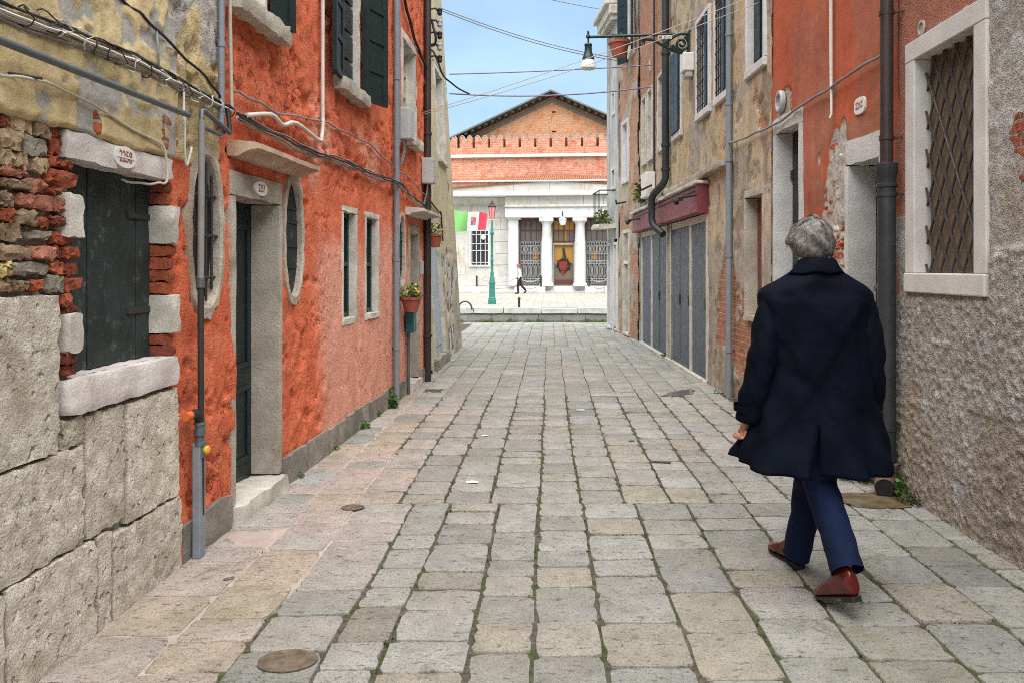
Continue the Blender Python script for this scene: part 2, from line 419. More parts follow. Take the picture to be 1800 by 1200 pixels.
lay(XB, 2, 4.92, 14.72, .19, .46, 4)
lay(XC, 3, 14.72, 20.85, .20, .50, 5)
lay([-2.4, -1.6, -.7, .15, 1.0, 1.9, 2.6], 6, 20.85, 21.3, .45, .45, 6)
stones = [q for q in stones if q[4] > .1]

def stone_geo(q, seed):
    x00, x01, x10, x11, y0, y1, r1, r2 = q; r = random.Random(seed)
    xm = (x00 + x01) / 2; ym = (y0 + y1) / 2; far = ym > 9
    cement = xm < -1.18 - .18 * math.sin(ym) and ym < 9.5
    g = (.0043 if not cement else .0022) + (.0 if far else r.random() * .003); gc = g * (.25 + .35 * r.random())
    c = [Vector((x00 + g, y0 + gc, 0)), Vector((x01 - g, y0 + gc, 0)), Vector((x11 - g, y1 - gc, 0)), Vector((x10 + g, y1 - gc, 0))]
    for v in c: v += Vector((r.uniform(-.005, .005), r.uniform(-.007, .007), 0))
    n = 1 if far else (5 if ym < 6 else 3); out = []
    for i in range(4):
        a, b = c[i], c[(i + 1) % 4]; d = (b - a); nn = Vector((d.y, -d.x, 0)).normalized()
        for k in range(n):
            t = k / n + (.5 / n if n > 1 else 0) * .6
            chip = -abs(r.gauss(0, .0025)) if n > 1 else 0
            if n > 1 and r.random() < .06: chip -= .012
            out.append(a + d * t + nn * chip)
    z = r.gauss(0, .002) - (.002 if cement else 0); tx = r.gauss(0, .005); ty = r.gauss(0, .005); m = len(out)
    cen = Vector((xm, ym, 0))
    vs = []; 
    for ins, dz in ((0, -.03), (0, -.003), (.0015, -.0008), (.004, 0)):
        for p in out:
            dd = (cen - p); L = dd.length; w = p + dd * (ins / max(L, .01))
            vs.append(Vector((w.x, w.y, z + dz + (w.x - xm) * tx + (w.y - ym) * ty)))
    fs = []
    for k in range(3):
        for i in range(m):
            j = (i + 1) % m; fs.append((k * m + i, k * m + j, (k + 1) * m + j, (k + 1) * m + i))
    fs.append(tuple(3 * m + i for i in range(m)))
    # colour of the stone itself
    col = Vector(PAL[int(r1 * 7.999)]); col *= (.90 + .2 * r2) * .93; col = Vector((col.x * .88, col.y * .89, col.z * .90))
    if r.random() < .09: col = Vector(r.choice(TAN))
    for (tx_, ty_) in tan_at:
        if x00 <= tx_ <= x01 and y0 <= ty_ <= y1: col = Vector(TAN[int(r2 * 2.99)])
    if r.random() < .045: col *= .82
    pk = max(0, min(1, (-.75 - xm) / .6)) * max(0, min(1, (10.5 - ym) / 3))
    if cement: pk = max(pk, .75)
    if r.random() < .85: col = col.lerp(Vector(PINK[int(r2 * 3.99)]), pk)
    return vs, fs, tuple(col)

gs = np.array
def sheet(name, xs, ys, zf, mat, parent=None, attrs=None, kind='structure'):
    X, Y = np.meshgrid(xs, ys, indexing='ij'); Z = zf(X, Y); co = np.stack([X, Y, Z], -1).reshape(-1, 3)
    me = bpy.data.meshes.new(name); nx, ny = X.shape
    f = [(i * ny + j, (i + 1) * ny + j, (i + 1) * ny + j + 1, i * ny + j + 1) for i in range(nx - 1) for j in range(ny - 1)]
    me.from_pydata(co.tolist(), [], f)
    for k, fn in (attrs or {}).items():
        a = me.attributes.new(k, 'FLOAT', 'POINT'); a.data.foreach_set('value', np.clip(fn(X, Y), 0, 1).ravel().astype(np.float32))
    o = link_mesh(name, me, mat, parent, smooth=180)
    if parent is None: tag(o, kind=kind)
    return o

def cement_f(X, Y): return sstep(-1.05, -1.45, X + .16 * np.sin(Y)) * (1 - sstep(8.2, 10.5, Y)) * .95
def mossy_f(X, Y): return .45 + .4 * sstep(-.6, .8, X) - .5 * sstep(8, 13, Y) + .3 * sstep(1.3, 2.1, X)
def joint_z(X, Y): return -.0135 + .008 * fbm(X, Y, .15, 3, 9) + .0030 * cement_f(X, Y)
pavement = sheet('pavement', lin(-2.6, 3.2, .06), lin(-1.0, 10, .06) + lin(10.2, 21.28, .25), joint_z, M_joint, None, {'cement': cement_f, 'mossy': mossy_f})
geo = [stone_geo(q, i * 13 + 5) for i, q in enumerate(stones)]
def seen(q):
    ym = (q[4] + q[5]) / 2; xm = (q[0] + q[1]) / 2
    if q[5] < 2.80 or xm < WL2.a + .03 * ym - .02 or xm > 2.42: return 0
    px = CX + F * xm / ym
    if px < -40 or px > 1840: return 0
    return (q[1] - q[0]) * (q[5] - q[4]) / ym ** 3
order = sorted(range(len(stones)), key=lambda i: -seen(stones[i]))
pick = set([i for i in order[:300] if seen(stones[i]) > 0])
def put_tint(me, cols_per_vert):
    a = me.color_attributes.new('tint', 'FLOAT_COLOR', 'POINT')
    a.data.foreach_set('color', np.array(cols_per_vert, np.float32).ravel())
rest = MB(); restc = []
for i, (vs, fs, col) in enumerate(geo):
    if i in pick:
        m = MB().add(vs, fs); me = m.mesh('paving_stone'); put_tint(me, [(*col, 1)] * len(vs))
        link_mesh('paving_stone', me, M_pave, pavement, smooth=35)
    else:
        rest.add(vs, fs); restc += [(*col, 1)] * len(vs)
me = rest.mesh('distant_paving_stones'); put_tint(me, restc)
tag(link_mesh('distant_paving_stones', me, M_pave, pavement, smooth=35), kind='stuff')

# moss in the joints: small blades and cushions
M_moss = mat_stone('moss', (.028, .040, .013), (.085, .105, .034), 30, speck_amt=.1, bump=.004, bscale=150)
mm = MB(); r = random.Random(11)
for q in stones:
    ym = (q[4] + q[5]) / 2; xm = (q[0] + q[1]) / 2
    if not (2.6 < ym < 11): continue
    for side in (0, 1):
        if side == 0: a, b = Vector((q[1], q[4], 0)), Vector((q[3], q[5], 0))
        else: a, b = Vector((q[0], q[4], 0)), Vector((q[1], q[4], 0))
        dens = float(fbm(np.array(xm), np.array(ym), .8, 3, 21)) + (.10 if xm > .3 else 0) - (.3 if xm < -1.0 else 0) - (.08 if side else 0)
        nb = int(max(0, (dens - .47)) * 150 * (b - a).length * (1 if ym < 6 else .5))
        for k in range(nb):
            p = a.lerp(b, r.random()) + Vector((r.gauss(0, .006), r.gauss(0, .006), -.010))
            s = r.uniform(.004, .011); an = r.uniform(0, 6.28); h = r.uniform(.006, .017)
            d = Vector((math.cos(an), math.sin(an), 0)) * s; e = Vector((-d.y, d.x, 0)) * .8
            mm.add([p - d, p + e, p + d, p - e, p + Vector((r.gauss(0, .004), r.gauss(0, .004), h))], [(0, 1, 4), (1, 2, 4), (2, 3, 4), (3, 0, 4)])
tag(mm.build('moss', M_moss), 'green moss growing in the joints of the paving', 'moss', kind='stuff')

# land to the sides, canal, far quay
M_land = mat_stone('plain_paving', (.30, .28, .25), (.44, .41, .37), 3, speck_amt=.3)
land = MB()
land.box(-40, -2.55, -12, 21.2, -1.3, -.04); land.box(3.15, 40, -12, 21.2, -1.3, -.04); land.box(-2.55, 3.15, -12, -.95, -1.3, -.04)
land.box(-2.55, 3.15, -.95, 21.2, -1.3, -.06)
tag(land.build('ground', M_land), kind='structure')
def mat_quaywall():
    t = NT('mossy_quay_wall'); x, y, z = t.sep()
    br = t.n('ShaderNodeTexBrick'); t.l(t.comb(x, z), br.inputs['Vector']); br.inputs['Scale'].default_value = 1
    br.inputs['Brick Width'].default_value = .9; br.inputs['Row Height'].default_value = .26; br.inputs['Mortar Size'].default_value = .012
    br.inputs['Color1'].default_value = (.33, .31, .27, 1); br.inputs['Color2'].default_value = (.24, .23, .20, 1); br.inputs['Mortar'].default_value = (.07, .07, .06, 1)
    g = t.mix(t.rng(t.noise(9, 6, .7), .35, .7), (.03, .05, .012), (.10, .14, .03))
    f = t.rng(t.math('ADD', t.math('MULTIPLY', z, -1.0), t.math('MULTIPLY', t.noise(2.2, 7, .7), .9)), .86, 1.08)
    c = t.mix(f, br.outputs['Color'], g)
    return t.done(c, .85, t.bump(t.noise(14, 6, .7), .03))
M_quay = mat_quaywall()
QY = 29.4
q = MB(); q.box(-45, 45, QY, QY + .5, -1.6, -.20)
tag(q.build('quay_wall', M_quay), 'mossy stone canal wall across the water', 'wall')
q = MB(); q.box(-45, 45, 21.28, 21.5, -1.6, -.02)
tag(q.build('canal_edge', M_quay), kind='structure')
M_water = NT('canal_water'); _w = M_water
M_water = _w.done((.035, .06, .045), .08, _w.bump(_w.noise(3.5, 4, .6), .03), spec=.5)
w = MB(); w.add([(-45, 21.4, -.9), (45, 21.4, -.9), (45, QY + .1, -.9), (-45, QY + .1, -.9)], [(0, 1, 2, 3)])
tag(w.build('canal_water', M_water), kind='structure')
def mat_farquay():
    t = NT('far_quay_paving'); x, y, z = t.sep()
    br = t.n('ShaderNodeTexBrick'); t.l(t.comb(x, y), br.inputs['Vector']); br.inputs['Scale'].default_value = 1
    br.inputs['Brick Width'].default_value = .7; br.inputs['Row Height'].default_value = .42; br.inputs['Mortar Size'].default_value = .012
    br.inputs['Color1'].default_value = (.36, .335, .29, 1); br.inputs['Color2'].default_value = (.30, .28, .245, 1); br.inputs['Mortar'].default_value = (.13, .12, .10, 1)
    c = t.mix(1.0, br.outputs['Color'], t.rgb(t.rng2(t.noise(1.5, 6, .6), .25, .75, .82, 1.16)), 'MULTIPLY')
    return t.done(c, .85, t.bump(t.noise(30, 4), .004))
q = MB(); q.add([(-60, QY + .45, 0), (60, QY + .45, 0), (60, 400, 0), (-60, 400, 0)], [(0, 1, 2, 3)])
tag(q.build('far_quay', mat_farquay()), kind='structure')
# white coping stones along the far quay, each a block; a step down at the left
M_istria = mat_stone('istrian_stone', (.46, .44, .39), (.60, .575, .52), 4, speck_amt=.12, bump=.004, bscale=40, stain=(.42, .38, .30))
cop = tag(MB().box(-45, 45, QY + .05, QY + .46, -.20, -.16).build('quay_coping', M_istria), 'pale stone coping along the far canal edge', 'coping')
r = random.Random(4); x = -8.0
while x < 8:
    L = r.uniform(.9, 1.5); dz = 0 if x < -.9 else (-.05 if x < .3 else -.02)
    m = MB(); rough_block(m, lambda u, v, w, x=x, L=L, dz=dz: (x + .012 + u * (L - .024), QY - .06 + v * .5, -.22 + w * (.222 + dz)), (4, 2, 2), .006, .15, seed=int(x * 100))
    o = m.build('coping_stone', M_istria, cop, smooth=40); fix_normals(o); x += L
# ------------------------------------------------------------------ shared facade helpers and materials
M_bone = mat_stone('weathered_white_stone', (.47, .43, .365), (.68, .64, .565), 6, speck_amt=.25, bump=.005, bscale=60, stain=(.30, .27, .22), var=.05)
M_jamb = mat_stone('grey_jamb_stone', (.34, .30, .24), (.51, .46, .38), 5, speck_amt=.3, bump=.007, bscale=55, stain=(.19, .165, .13), var=.05)
M_pinkstone = mat_stone('rose_lintel_stone', (.52, .46, .43), (.66, .61, .58), 5, speck_amt=.15, bump=.005, bscale=50, stain=(.42, .35, .31), var=.04)
M_blockst = mat_stone('pitted_block_stone', (.50, .44, .355), (.74, .68, .575), 18, speck=(.24, .20, .155), speck_amt=.4, bump=.016, bscale=75, stain=(.36, .29, .21), pit=24, var=.08)
M_plinth = mat_stone('plinth_stone', (.17, .16, .14), (.36, .32, .26), 5, speck_amt=.4, bump=.007, bscale=60, stain=(.11, .11, .10), streak=True)
M_mortar = mat_stone('lime_mortar', (.21, .19, .155), (.36, .335, .285), 14, speck_amt=.4, bump=.009, bscale=60)
BR = {
 'r': mat_stone('red_brick', (.24, .052, .022), (.40, .105, .048), 22, speck=(.10, .03, .02), speck_amt=.5, bump=.009, bscale=75, var=.16),
 'd': mat_stone('dark_red_brick', (.14, .035, .02), (.25, .065, .038), 20, speck=(.06, .02, .015), speck_amt=.5, bump=.009, bscale=75, var=.16),
 'p': mat_stone('rose_brick', (.30, .105, .068), (.42, .175, .115), 18, speck=(.16, .06, .04), speck_amt=.45, bump=.009, bscale=70, var=.12),
 't': mat_stone('tan_stone_brick', (.33, .22, .125), (.52, .38, .24), 16, speck=(.17, .11, .06), speck_amt=.4, bump=.009, bscale=70, var=.12),
 'b': mat_stone('brown_stone_brick', (.20, .125, .075), (.36, .25, .155), 15, speck=(.09, .06, .04), speck_amt=.45, bump=.009, bscale=70, var=.14),
 'g': mat_stone('grey_stone_brick', (.20, .175, .135), (.38, .34, .27), 15, speck=(.10, .09, .07), speck_amt=.5, bump=.010, bscale=65, var=.12),
 'y': mat_stone('yellow_stone_brick', (.42, .31, .11), (.58, .46, .21), 16, speck=(.2, .14, .05), speck_amt=.3, bump=.009, bscale=70, var=.1),
}
M_teal = mat_paint('dark_teal_paint', (.006, .018, .019), .42, .10, worn=(.04, .06, .06), wamt=.25)
M_oldteal = mat_paint('faded_teal_wood', (.020, .031, .028), .62, .22, worn=(.11, .125, .115), wamt=.55, bump=.004, bscale=26)
M_greenpaint = mat_paint('bottle_green_paint', (.008, .030, .026), .38, .10)
M_iron = mat_paint('dark_iron', (.030, .028, .027), .6, .15, worn=(.10, .05, .03), wamt=.3, bump=.002)
M_dark = mat_paint('unlit_room', (.012, .012, .012), .9, .1)
def mat_glass(name, col=(.02, .028, .032)):
    t = NT(name); return t.done(col, .06, None, spec=.6)
M_glass = mat_glass('window_glass')
M_pvc = mat_paint('grey_plastic_pipe', (.20, .225, .25), .45, .06, worn=(.32, .33, .33), wamt=.25)
M_zinc = mat_paint('zinc_pipe', (.115, .13, .138), .42, .10, worn=(.30, .30, .29), wamt=.3, metal=.25)
M_beigecable = mat_paint('beige_cable', (.46, .40, .31), .6, .1)
M_whitecable = mat_paint('white_cable', (.60, .57, .51), .55, .08)
M_blackcable = mat_paint('black_cable', (.022, .021, .020), .6, .1)
M_greycable = mat_paint('grey_cable', (.22, .21, .20), .6, .1)
M_box = mat_paint('grey_plastic_box', (.40, .41, .40), .5, .05)
M_brownpipe = mat_paint('brown_pipe', (.040, .026, .022), .42, .1, worn=(.10, .07, .06), wamt=.25)
M_white = mat_paint('white_enamel', (.70, .68, .64), .5, .05)
M_redpaint = mat_paint('number_red', (.33, .07, .06), .6, .1)

def stone(name, W, s0, s1, z0, z1, d0, d1, mat, parent, n=(3, 3, 2), amp=.003, edge=.3, seed=0):
    m = MB(); rough_block(m, lambda u, v, w: W.P(s0 + (s1 - s0) * u, z0 + (z1 - z0) * v, d0 + (d1 - d0) * w), n, amp, edge, seed=seed)
    o = m.build(name, mat, parent, smooth=42); fix_normals(o); return o
def seg(L, step=.09): return max(2, min(14, int(L / step)))
def surround(house, W, s0, s1, z0, z1, fw, out, depth, mat, seed=1, kind='window', sill=None, lint=None, amp=.003, jl=None, jr=None):
    """stone frame round an opening: the part is the lintel, its jambs and sill are sub-parts"""
    jl = fw if jl is None else jl; jr = fw if jr is None else jr; lint = lint or fw
    p = stone(kind, W, s0 - jl - .004, s1 + jr + .004, z1, z1 + lint, -depth, out + .003, mat, house, (seg(s1 - s0 + 2 * fw), 2, 2), amp, .2, seed)
    for a, b in ((s0 - jl, s0), (s1, s1 + jr)):
        stone('jamb', W, a, b, z0, z1 - .001, -depth, out, mat, p, (2, seg(z1 - z0, .14), 2), amp * .6, .12, seed + 3)
        seed += 11
    if sill:
        h, so, ov = sill
        stone('sill', W, s0 - ov, s1 + ov, z0 - h, z0, -depth, so, mat, p, (seg(s1 - s0 + 2 * ov), 2, 3), amp * 1.3, .25, seed + 7)
    return p
def plank_panel(W, s0, s1, z0, z1, d, name, mat, parent, planks=3, thick=.03, rails=True):
    """boarded leaf: each board a body of its own inside one leaf"""
    m = MB(); w = (s1 - s0) / planks
    for i in range(planks): m.wbox(W, s0 + i * w + .002, s0 + (i + 1) * w - .002, z0, z1, d - thick, d + rnd.uniform(-.002, .002))
    if rails:
        for z in (z0 + (z1 - z0) * .14, z0 + (z1 - z0) * .84): m.wbox(W, s0 + .02, s1 - .02, z - .04, z + .04, d, d + .012)
    return m.build(name, mat, parent, bevel=.003)
def ring(W, cs, cz, ri, ro, rzi, rzo, d0, d1, pw, mat, name, parent, seed=0, n=40, wob=.004):
    """oval stone ring standing in the wall"""
    r_ = random.Random(seed); vs = []; fs = []
    def pt_(a, rs, rz):
        c, s = math.cos(a), math.sin(a)
        k = (abs(c) ** pw + abs(s) ** pw) ** (-1 / pw); return cs + rs * c * k, cz + rz * s * k
    for i in range(n):
        a = 2 * math.pi * i / n; o1 = pt_(a, ri, rzi); o2 = pt_(a, ro + r_.gauss(0, wob * 2), rzo + r_.gauss(0, wob * 2)); e = r_.gauss(0, wob * .6)
        o15 = pt_(a, ri + .012, rzi + .012)
        vs += [W.P(*o1, d0), W.P(*o1, d1 - .012 + e), W.P(*o15, d1 + e), W.P(*o2, d1 - .004 + e), W.P(*o2, d0)]
    for i in range(n):
        j = (i + 1) % n
        for k in range(4): fs.append((i * 5 + k, i * 5 + k + 1, j * 5 + k + 1, j * 5 + k))
    o = MB().add(vs, fs).build(name, mat, parent, smooth=40); fix_normals(o); return o
M_canopy2 = mat_stone('beige_ring_stone', (.34, .29, .225), (.54, .48, .395), 9, speck_amt=.35, bump=.008, bscale=60, stain=(.28, .20, .13))
def oval_leaf(W, cs, cz, rs, rz, d, pw, mat, name, parent, n=32):
    vs = []; 
    for i in range(n):
        a = 2 * math.pi * i / n; c, s = math.cos(a), math.sin(a); k = (abs(c) ** pw + abs(s) ** pw) ** (-1 / pw)
        vs += [W.P(cs + rs * c * k, cz + rz * s * k, d), W.P(cs + rs * c * k, cz + rz * s * k, d - .03)]
    fs = [tuple(range(0, 2 * n, 2)), tuple(range(2 * n - 1, 0, -2))] + [(2 * i, 2 * i + 1, (2 * i + 3) % (2 * n), (2 * i + 2) % (2 * n)) for i in range(n)]
    o = MB().add(vs, fs).build(name, mat, parent); fix_normals(o); return o
def text_mesh(txt, size, mat, name, parent, W, s, z, d, slit=True):
    cu = bpy.data.curves.new('t', 'FONT'); cu.body = txt; cu.size = size; cu.align_x = 'CENTER'; cu.align_y = 'CENTER'; cu.extrude = .0008
    to = bpy.data.objects.new('t', cu); C.objects.link(to); dg = bpy.context.evaluated_depsgraph_get()
    me = bpy.data.meshes.new_from_object(to.evaluated_get(dg)); bpy.data.objects.remove(to); bpy.data.curves.remove(cu)
    for v in me.vertices:
        v.co = Vector(W.P(s - W.side * v.co.x * .82, z + v.co.y * 1.15, d + v.co.z))
    me.materials.clear(); me.name = name
    return link_mesh(name, me, mat, parent)
def number_plate(house, W, s, z, rs, rz, d, txt, size):
    p = oval_leaf(W, s, z, rs, rz, d + .006, 2.2, M_white, 'number_plate', house)
    text_mesh(txt, size, M_redpaint, 'house_number', p, W, s, z, d + .008)
    m = MB(); m.wbox(W, s - rs * .8, s + rs * .8, z - .004, z + .002, d + .0095, d + .0105); m.build('stencil_gap', M_white, p)
    return p
def core(house, W, s0, s1, top, depth=4.0, mat=None, d0=-.5, roof=True):
    m = MB(); m.wbox(W, s0, s1, -.05, top, -depth, d0); m.build('inner_masonry', mat or M_mortar, house)
    if roof:
        m = MB(); m.wbox(W, s0, s1, top + .002, top + .16, -depth - .1, .04); m.build('roof', M_rooftile, house)
M_rooftile = mat_stone('roof_tile', (.22, .085, .045), (.42, .19, .11), 8, speck_amt=.3, bump=.02, bscale=20)
def crom(pts, sub):
    P = [Vector(p) for p in pts]; P = [P[0] * 2 - P[1]] + P + [P[-1] * 2 - P[-2]]; o = []
    for i in range(1, len(P) - 2):
        for k in range(sub):
            t = k / sub; a, b, c, d = P[i - 1:i + 3]
            o.append(.5 * ((2 * b) + (c - a) * t + (2 * a - 5 * b + 4 * c - d) * t * t + (3 * b - a - 3 * c + d) * t ** 3))
    return o + [P[-2]]
def run(pts, r, name, mat, parent=None, n=7, smooth=60, sag=0.0, sub=10, jit=0.0, seed=0, curve=False):
    """a cable or pipe through points; sag bends each span, jit makes it wander a little"""
    rr = random.Random(seed)
    if curve or jit:
        P = crom(pts, sub); ph = [rr.uniform(0, 6.28) for _ in range(6)]
        for i, p in enumerate(P):
            if jit and 0 < i < len(P) - 1: p += Vector((abs(math.sin(i * .6 + ph[0])) * jit * .6, 0, jit * (math.sin(i * .55 + ph[1]) + .7 * math.sin(i * 1.25 + ph[2]))))
    elif sag:
        P = []
        for i in range(len(pts) - 1):
            a, b = Vector(pts[i]), Vector(pts[i + 1])
            for k in range(sub):
                t = k / sub; p = a.lerp(b, t); p.z -= sag * 4 * t * (1 - t); P.append(p)
        P.append(Vector(pts[-1]))
    else: P = [Vector(p) for p in pts]
    if isinstance(r, (list, tuple)) and len(r) != len(P): r = [float(np.interp(i / (len(P) - 1), np.linspace(0, 1, len(r)), r)) for i in range(len(P))]
    return MB().tube(P, r, n).build(name, mat, parent, smooth=smooth)

# ------------------------------------------------------------------ LEFT 1: stone and brick house with a yellow band
h1 = thing('stone_house', WL1.P(2.0, 0), 'old house with big pitted stone blocks, bare bricks and yellow plaster at far left', 'house')
def d1(S, Z):
    plaster = sstep(2.03, 2.045, Z + .03 * (fbm(S, Z, .12, 3, 3) - .5))
    D = -.035 + .01 * fbm(S, Z, .09, 4, 5)
    P = .012 + .022 * fbm(S, Z, .45, 3, 8) + .007 * fbm(S, Z, .05, 3, 12)
    gone = sstep(.55, .60, fbm(S, Z, .30, 4, 41) * (.6 + .8 * sstep(3.2, 3.6, S) * sstep(2.35, 2.6, Z)))
    return D * (1 - plaster) + (P - gone * .018 - .012 * sstep(.54, .60, fbm(S, Z, .14, 5, 77))) * plaster
def m1(S, Z, D):
    gone = sstep(.52, .60, fbm(S, Z, .30, 4, 41) * (.6 + .8 * sstep(3.2, 3.6, S) * sstep(2.35, 2.6, Z)))
    small = sstep(.50, .66, fbm(S, Z, .14, 5, 77)) * .80
    br = blob(S, Z, 3.72, 2.16, .10, .12) * .9 * sstep(.35, .6, fbm(S, Z, .06, 2, 3)) + blob(S, Z, 3.15, 2.1, .03, .07)
    return {'grey': np.maximum(gone, small), 'bare': 1 - sstep(2.03, 2.045, Z + .03 * (fbm(S, Z, .12, 3, 3) - .5)), 'brick': br}
M_w1 = wall_mat('yellow_plaster', [(None, (.48, .365, .18), (.68, .54, .30), 7, 0), ('grey', (.32, .295, .25), (.52, .49, .44), 9, .8, .2), ('bare', (.20, .18, .145), (.34, .315, .265), 14, .2)],
                brick=('brick', [(.33, .075, .035), (.42, .13, .06), (.20, .05, .03)], (.30, .27, .22)), grime=((.10, .085, .06), .55), fine=.005, fscale=50, streak=.12)
win1 = ('r', 3.03, 3.80, 1.07, 1.93)
wall1 = wall_sheet('wall', WL1, lin(-1.8, 2.2, .2) + lin(2.22, 3.82, .014), lin(0, 1.3, .06) + lin(1.32, 3.3, .014) + lin(3.4, 5.2, .15), [win1], d1, m1, M_w1, h1)
core(h1, WL1, -1.8, 3.82, 5.2)
def zrow(i): return .0
# bricks as seen between the yellow band and the big blocks
BK = """0 42 75 145 d;62 195 75 185 t;197 290 120 212 b;300 368 145 215 d;0 130 160 285 t;135 275 205 330 g;297 370 215 310 r;0 72 280 390 t;80 175 300 400 t;197 288 330 425 t;300 355 320 390 r;360 440 345 405 r
0 165 390 455 p;0 180 460 525 b;178 270 460 550 p;288 465 410 510 r;98 300 555 645 p;285 350 520 552 r;303 385 585 665 p;0 80 635 725 r;95 205 650 745 b;215 300 685 755 r;305 370 680 745 d
0 130 730 840 b;135 310 770 830 g;320 445 775 860 r;0 178 855 955 b;182 325 865 955 p;332 370 870 940 d;375 468 870 945 r;0 60 965 1045 y;62 290 960 1045 g;297 375 965 1030 r;395 475 965 1045 r
0 80 1065 1145 b;85 178 1070 1140 b;182 250 1065 1140 r;285 380 1040 1150 g;388 482 1055 1140 r;365 425 1155 1230 r;0 70 535 628 b;390 470 1225 1275 d;370 440 1500 1570 d;385 470 1440 1500 r;380 460 1575 1640 d"""
k = 0
for it in BK.replace('\n', ';').split(';'):
    a, b, c, d, t = it.split(); a, b, c, d = [float(q) / 3.428 for q in (a, b, c, d)]
    s0, z1_ = WL1.at(a, 180 + (c + d) / 2); s1, _ = WL1.at(b, 180 + (c + d) / 2); sm = (s0 + s1) / 2
    zt = EYE - (180 + c - CY) / F * sm; zb = EYE - (180 + d - CY) / F * sm; k += 1
    pr = rnd.uniform(.0, .022)
    stone('brick', WL1, s0 + .002, s1 - .002, zb + .002, zt - .002, -.09, pr, BR[t], wall1, (6, 4, 3), .0046, .40, seed=k)
z = 1.42
while z < 2.0:                                  # the same masonry runs on towards the viewer
    s = 1.05; h_ = rnd.uniform(.055, .08)
    while s < 2.56:
        L = rnd.uniform(.09, .22); k += 1
        stone('brick', WL1, s, min(s + L, 2.6), z, min(z + h_, 2.02), -.09, rnd.uniform(0, .02), BR[rnd.choice('rptbgd')], wall1, (4, 2, 2), .004, .5, seed=k); s += L + .012
    z += h_ + .012
# window in the brick: near and far jamb pieces, lintel, sill, boarded shutters
lint1 = stone('window', WL1, 2.955, 3.80, 1.93, 2.035, -.16, .014, M_pinkstone, h1, (14, 3, 3), .0035, .2, 5)
stone('jamb_stone', WL1, 2.945, 3.04, 1.62, 1.79, -.13, .035, M_bone, lint1, (3, 4, 3), .004, .2, 6)
stone('jamb_stone', WL1, 2.955, 3.045, 1.175, 1.325, -.13, .03, M_bone, lint1, (3, 4, 3), .004, .2, 7)
stone('jamb_stone', WL1, 3.775, 3.845, 1.62, 1.81, -.15, .02, M_bone, lint1, (3, 4, 4), .004, .2, 8)
stone('jamb_stone', WL1, 3.775, 3.855, 1.18, 1.37, -.15, .02, M_bone, lint1, (3, 4, 4), .004, .2, 9)
for i, (za, zb, t) in enumerate(((1.07, 1.12, 'd'), (1.125, 1.175, 'r'), (1.375, 1.43, 'r'), (1.435, 1.49, 'r'), (1.495, 1.555, 'r'), (1.56, 1.615, 'r'), (1.815, 1.868, 'r'), (1.872, 1.926, 'd'))):
    stone('brick', WL1, 3.785, 3.835 + rnd.uniform(0, .02), za, zb, -.16, rnd.uniform(-.01, .01), BR[t], wall1, (3, 2, 6), .0035, .5, seed=200 + i)
stone('sill', WL1, 2.96, 3.845, .925, 1.07, -.17, .024, M_pinkstone, lint1, (22, 5, 3), .0025, .3, 12)
sh = plank_panel(WL1, 3.03, 3.40, 1.07, 1.93, -.10, 'shutter', M_oldteal, lint1, 3, rails=False)
sh = plank_panel(WL1, 3.405, 3.79, 1.07, 1.93, -.10, 'shutter', M_oldteal, lint1, 3, rails=False)
for z in (1.25, 1.33): MB().wbox(WL1, 3.09, 3.20, z - .012, z + .012, -.103, -.092).build('hinge_strap', M_iron, lint1)
for z in (1.30, 1.75): MB().wbox(WL1, 3.58, 3.79, z - .014, z + .014, -.103, -.090).build('hinge_strap', M_iron, lint1)
number_plate(lint1, WL1, 3.31, 1.985, .095, .045, .033, '2258', .062) if False else None
np_ = oval_leaf(WL1, 3.355, 1.985, .088, .047, .021, 2.1, M_white, 'number_plate', lint1); np_.parent = h1
np_.data.transform(Matrix.Translation(Vector((0, 0, 0))))
text_mesh('2258', .062, M_redpaint, 'house_number', np_, WL1, 3.355, 1.985, .0225)
MB().wbox(WL1, 3.285, 3.425, 1.980, 1.986, .0235, .0242).build('stencil_gap', M_white, np_)
# big stone blocks below
for i, (a, b, c, d, pr, n) in enumerate(((2.20, 2.925, .8005, 1.405, .012, (12, 10, 2)), (2.945, 3.085, .8005, .915, .006, (4, 4, 2)), (3.09, 3.375, .3995, .915, .008, (6, 9, 2)),
        (3.385, 3.865, .366, .91, .012, (8, 9, 2)), (2.30, 3.08, .4005, .7995, .010, (12, 8, 2)), (1.5, 2.29, .4005, .7995, .01, (6, 5, 2)), (2.63, 3.16, -.02, .3995, .016, (9, 7, 2)),
        (3.17, 3.265, -.02, .3985, .013, (2, 7, 2)), (3.275, 3.89, -.02, .3645, .014, (10, 7, 2)), (1.9, 2.62, -.02, .40, .02, (8, 5, 2)), (1.4, 2.19, .8005, 1.40, .013, (8, 8, 2)))):
    stone('stone_block', WL1, a + .0015, b - .0015, c + .0015, d - .0015, -.12, pr, M_blockst, wall1, (n[0] * 2, n[1] * 2, 2), .0035, .25, seed=300 + i)
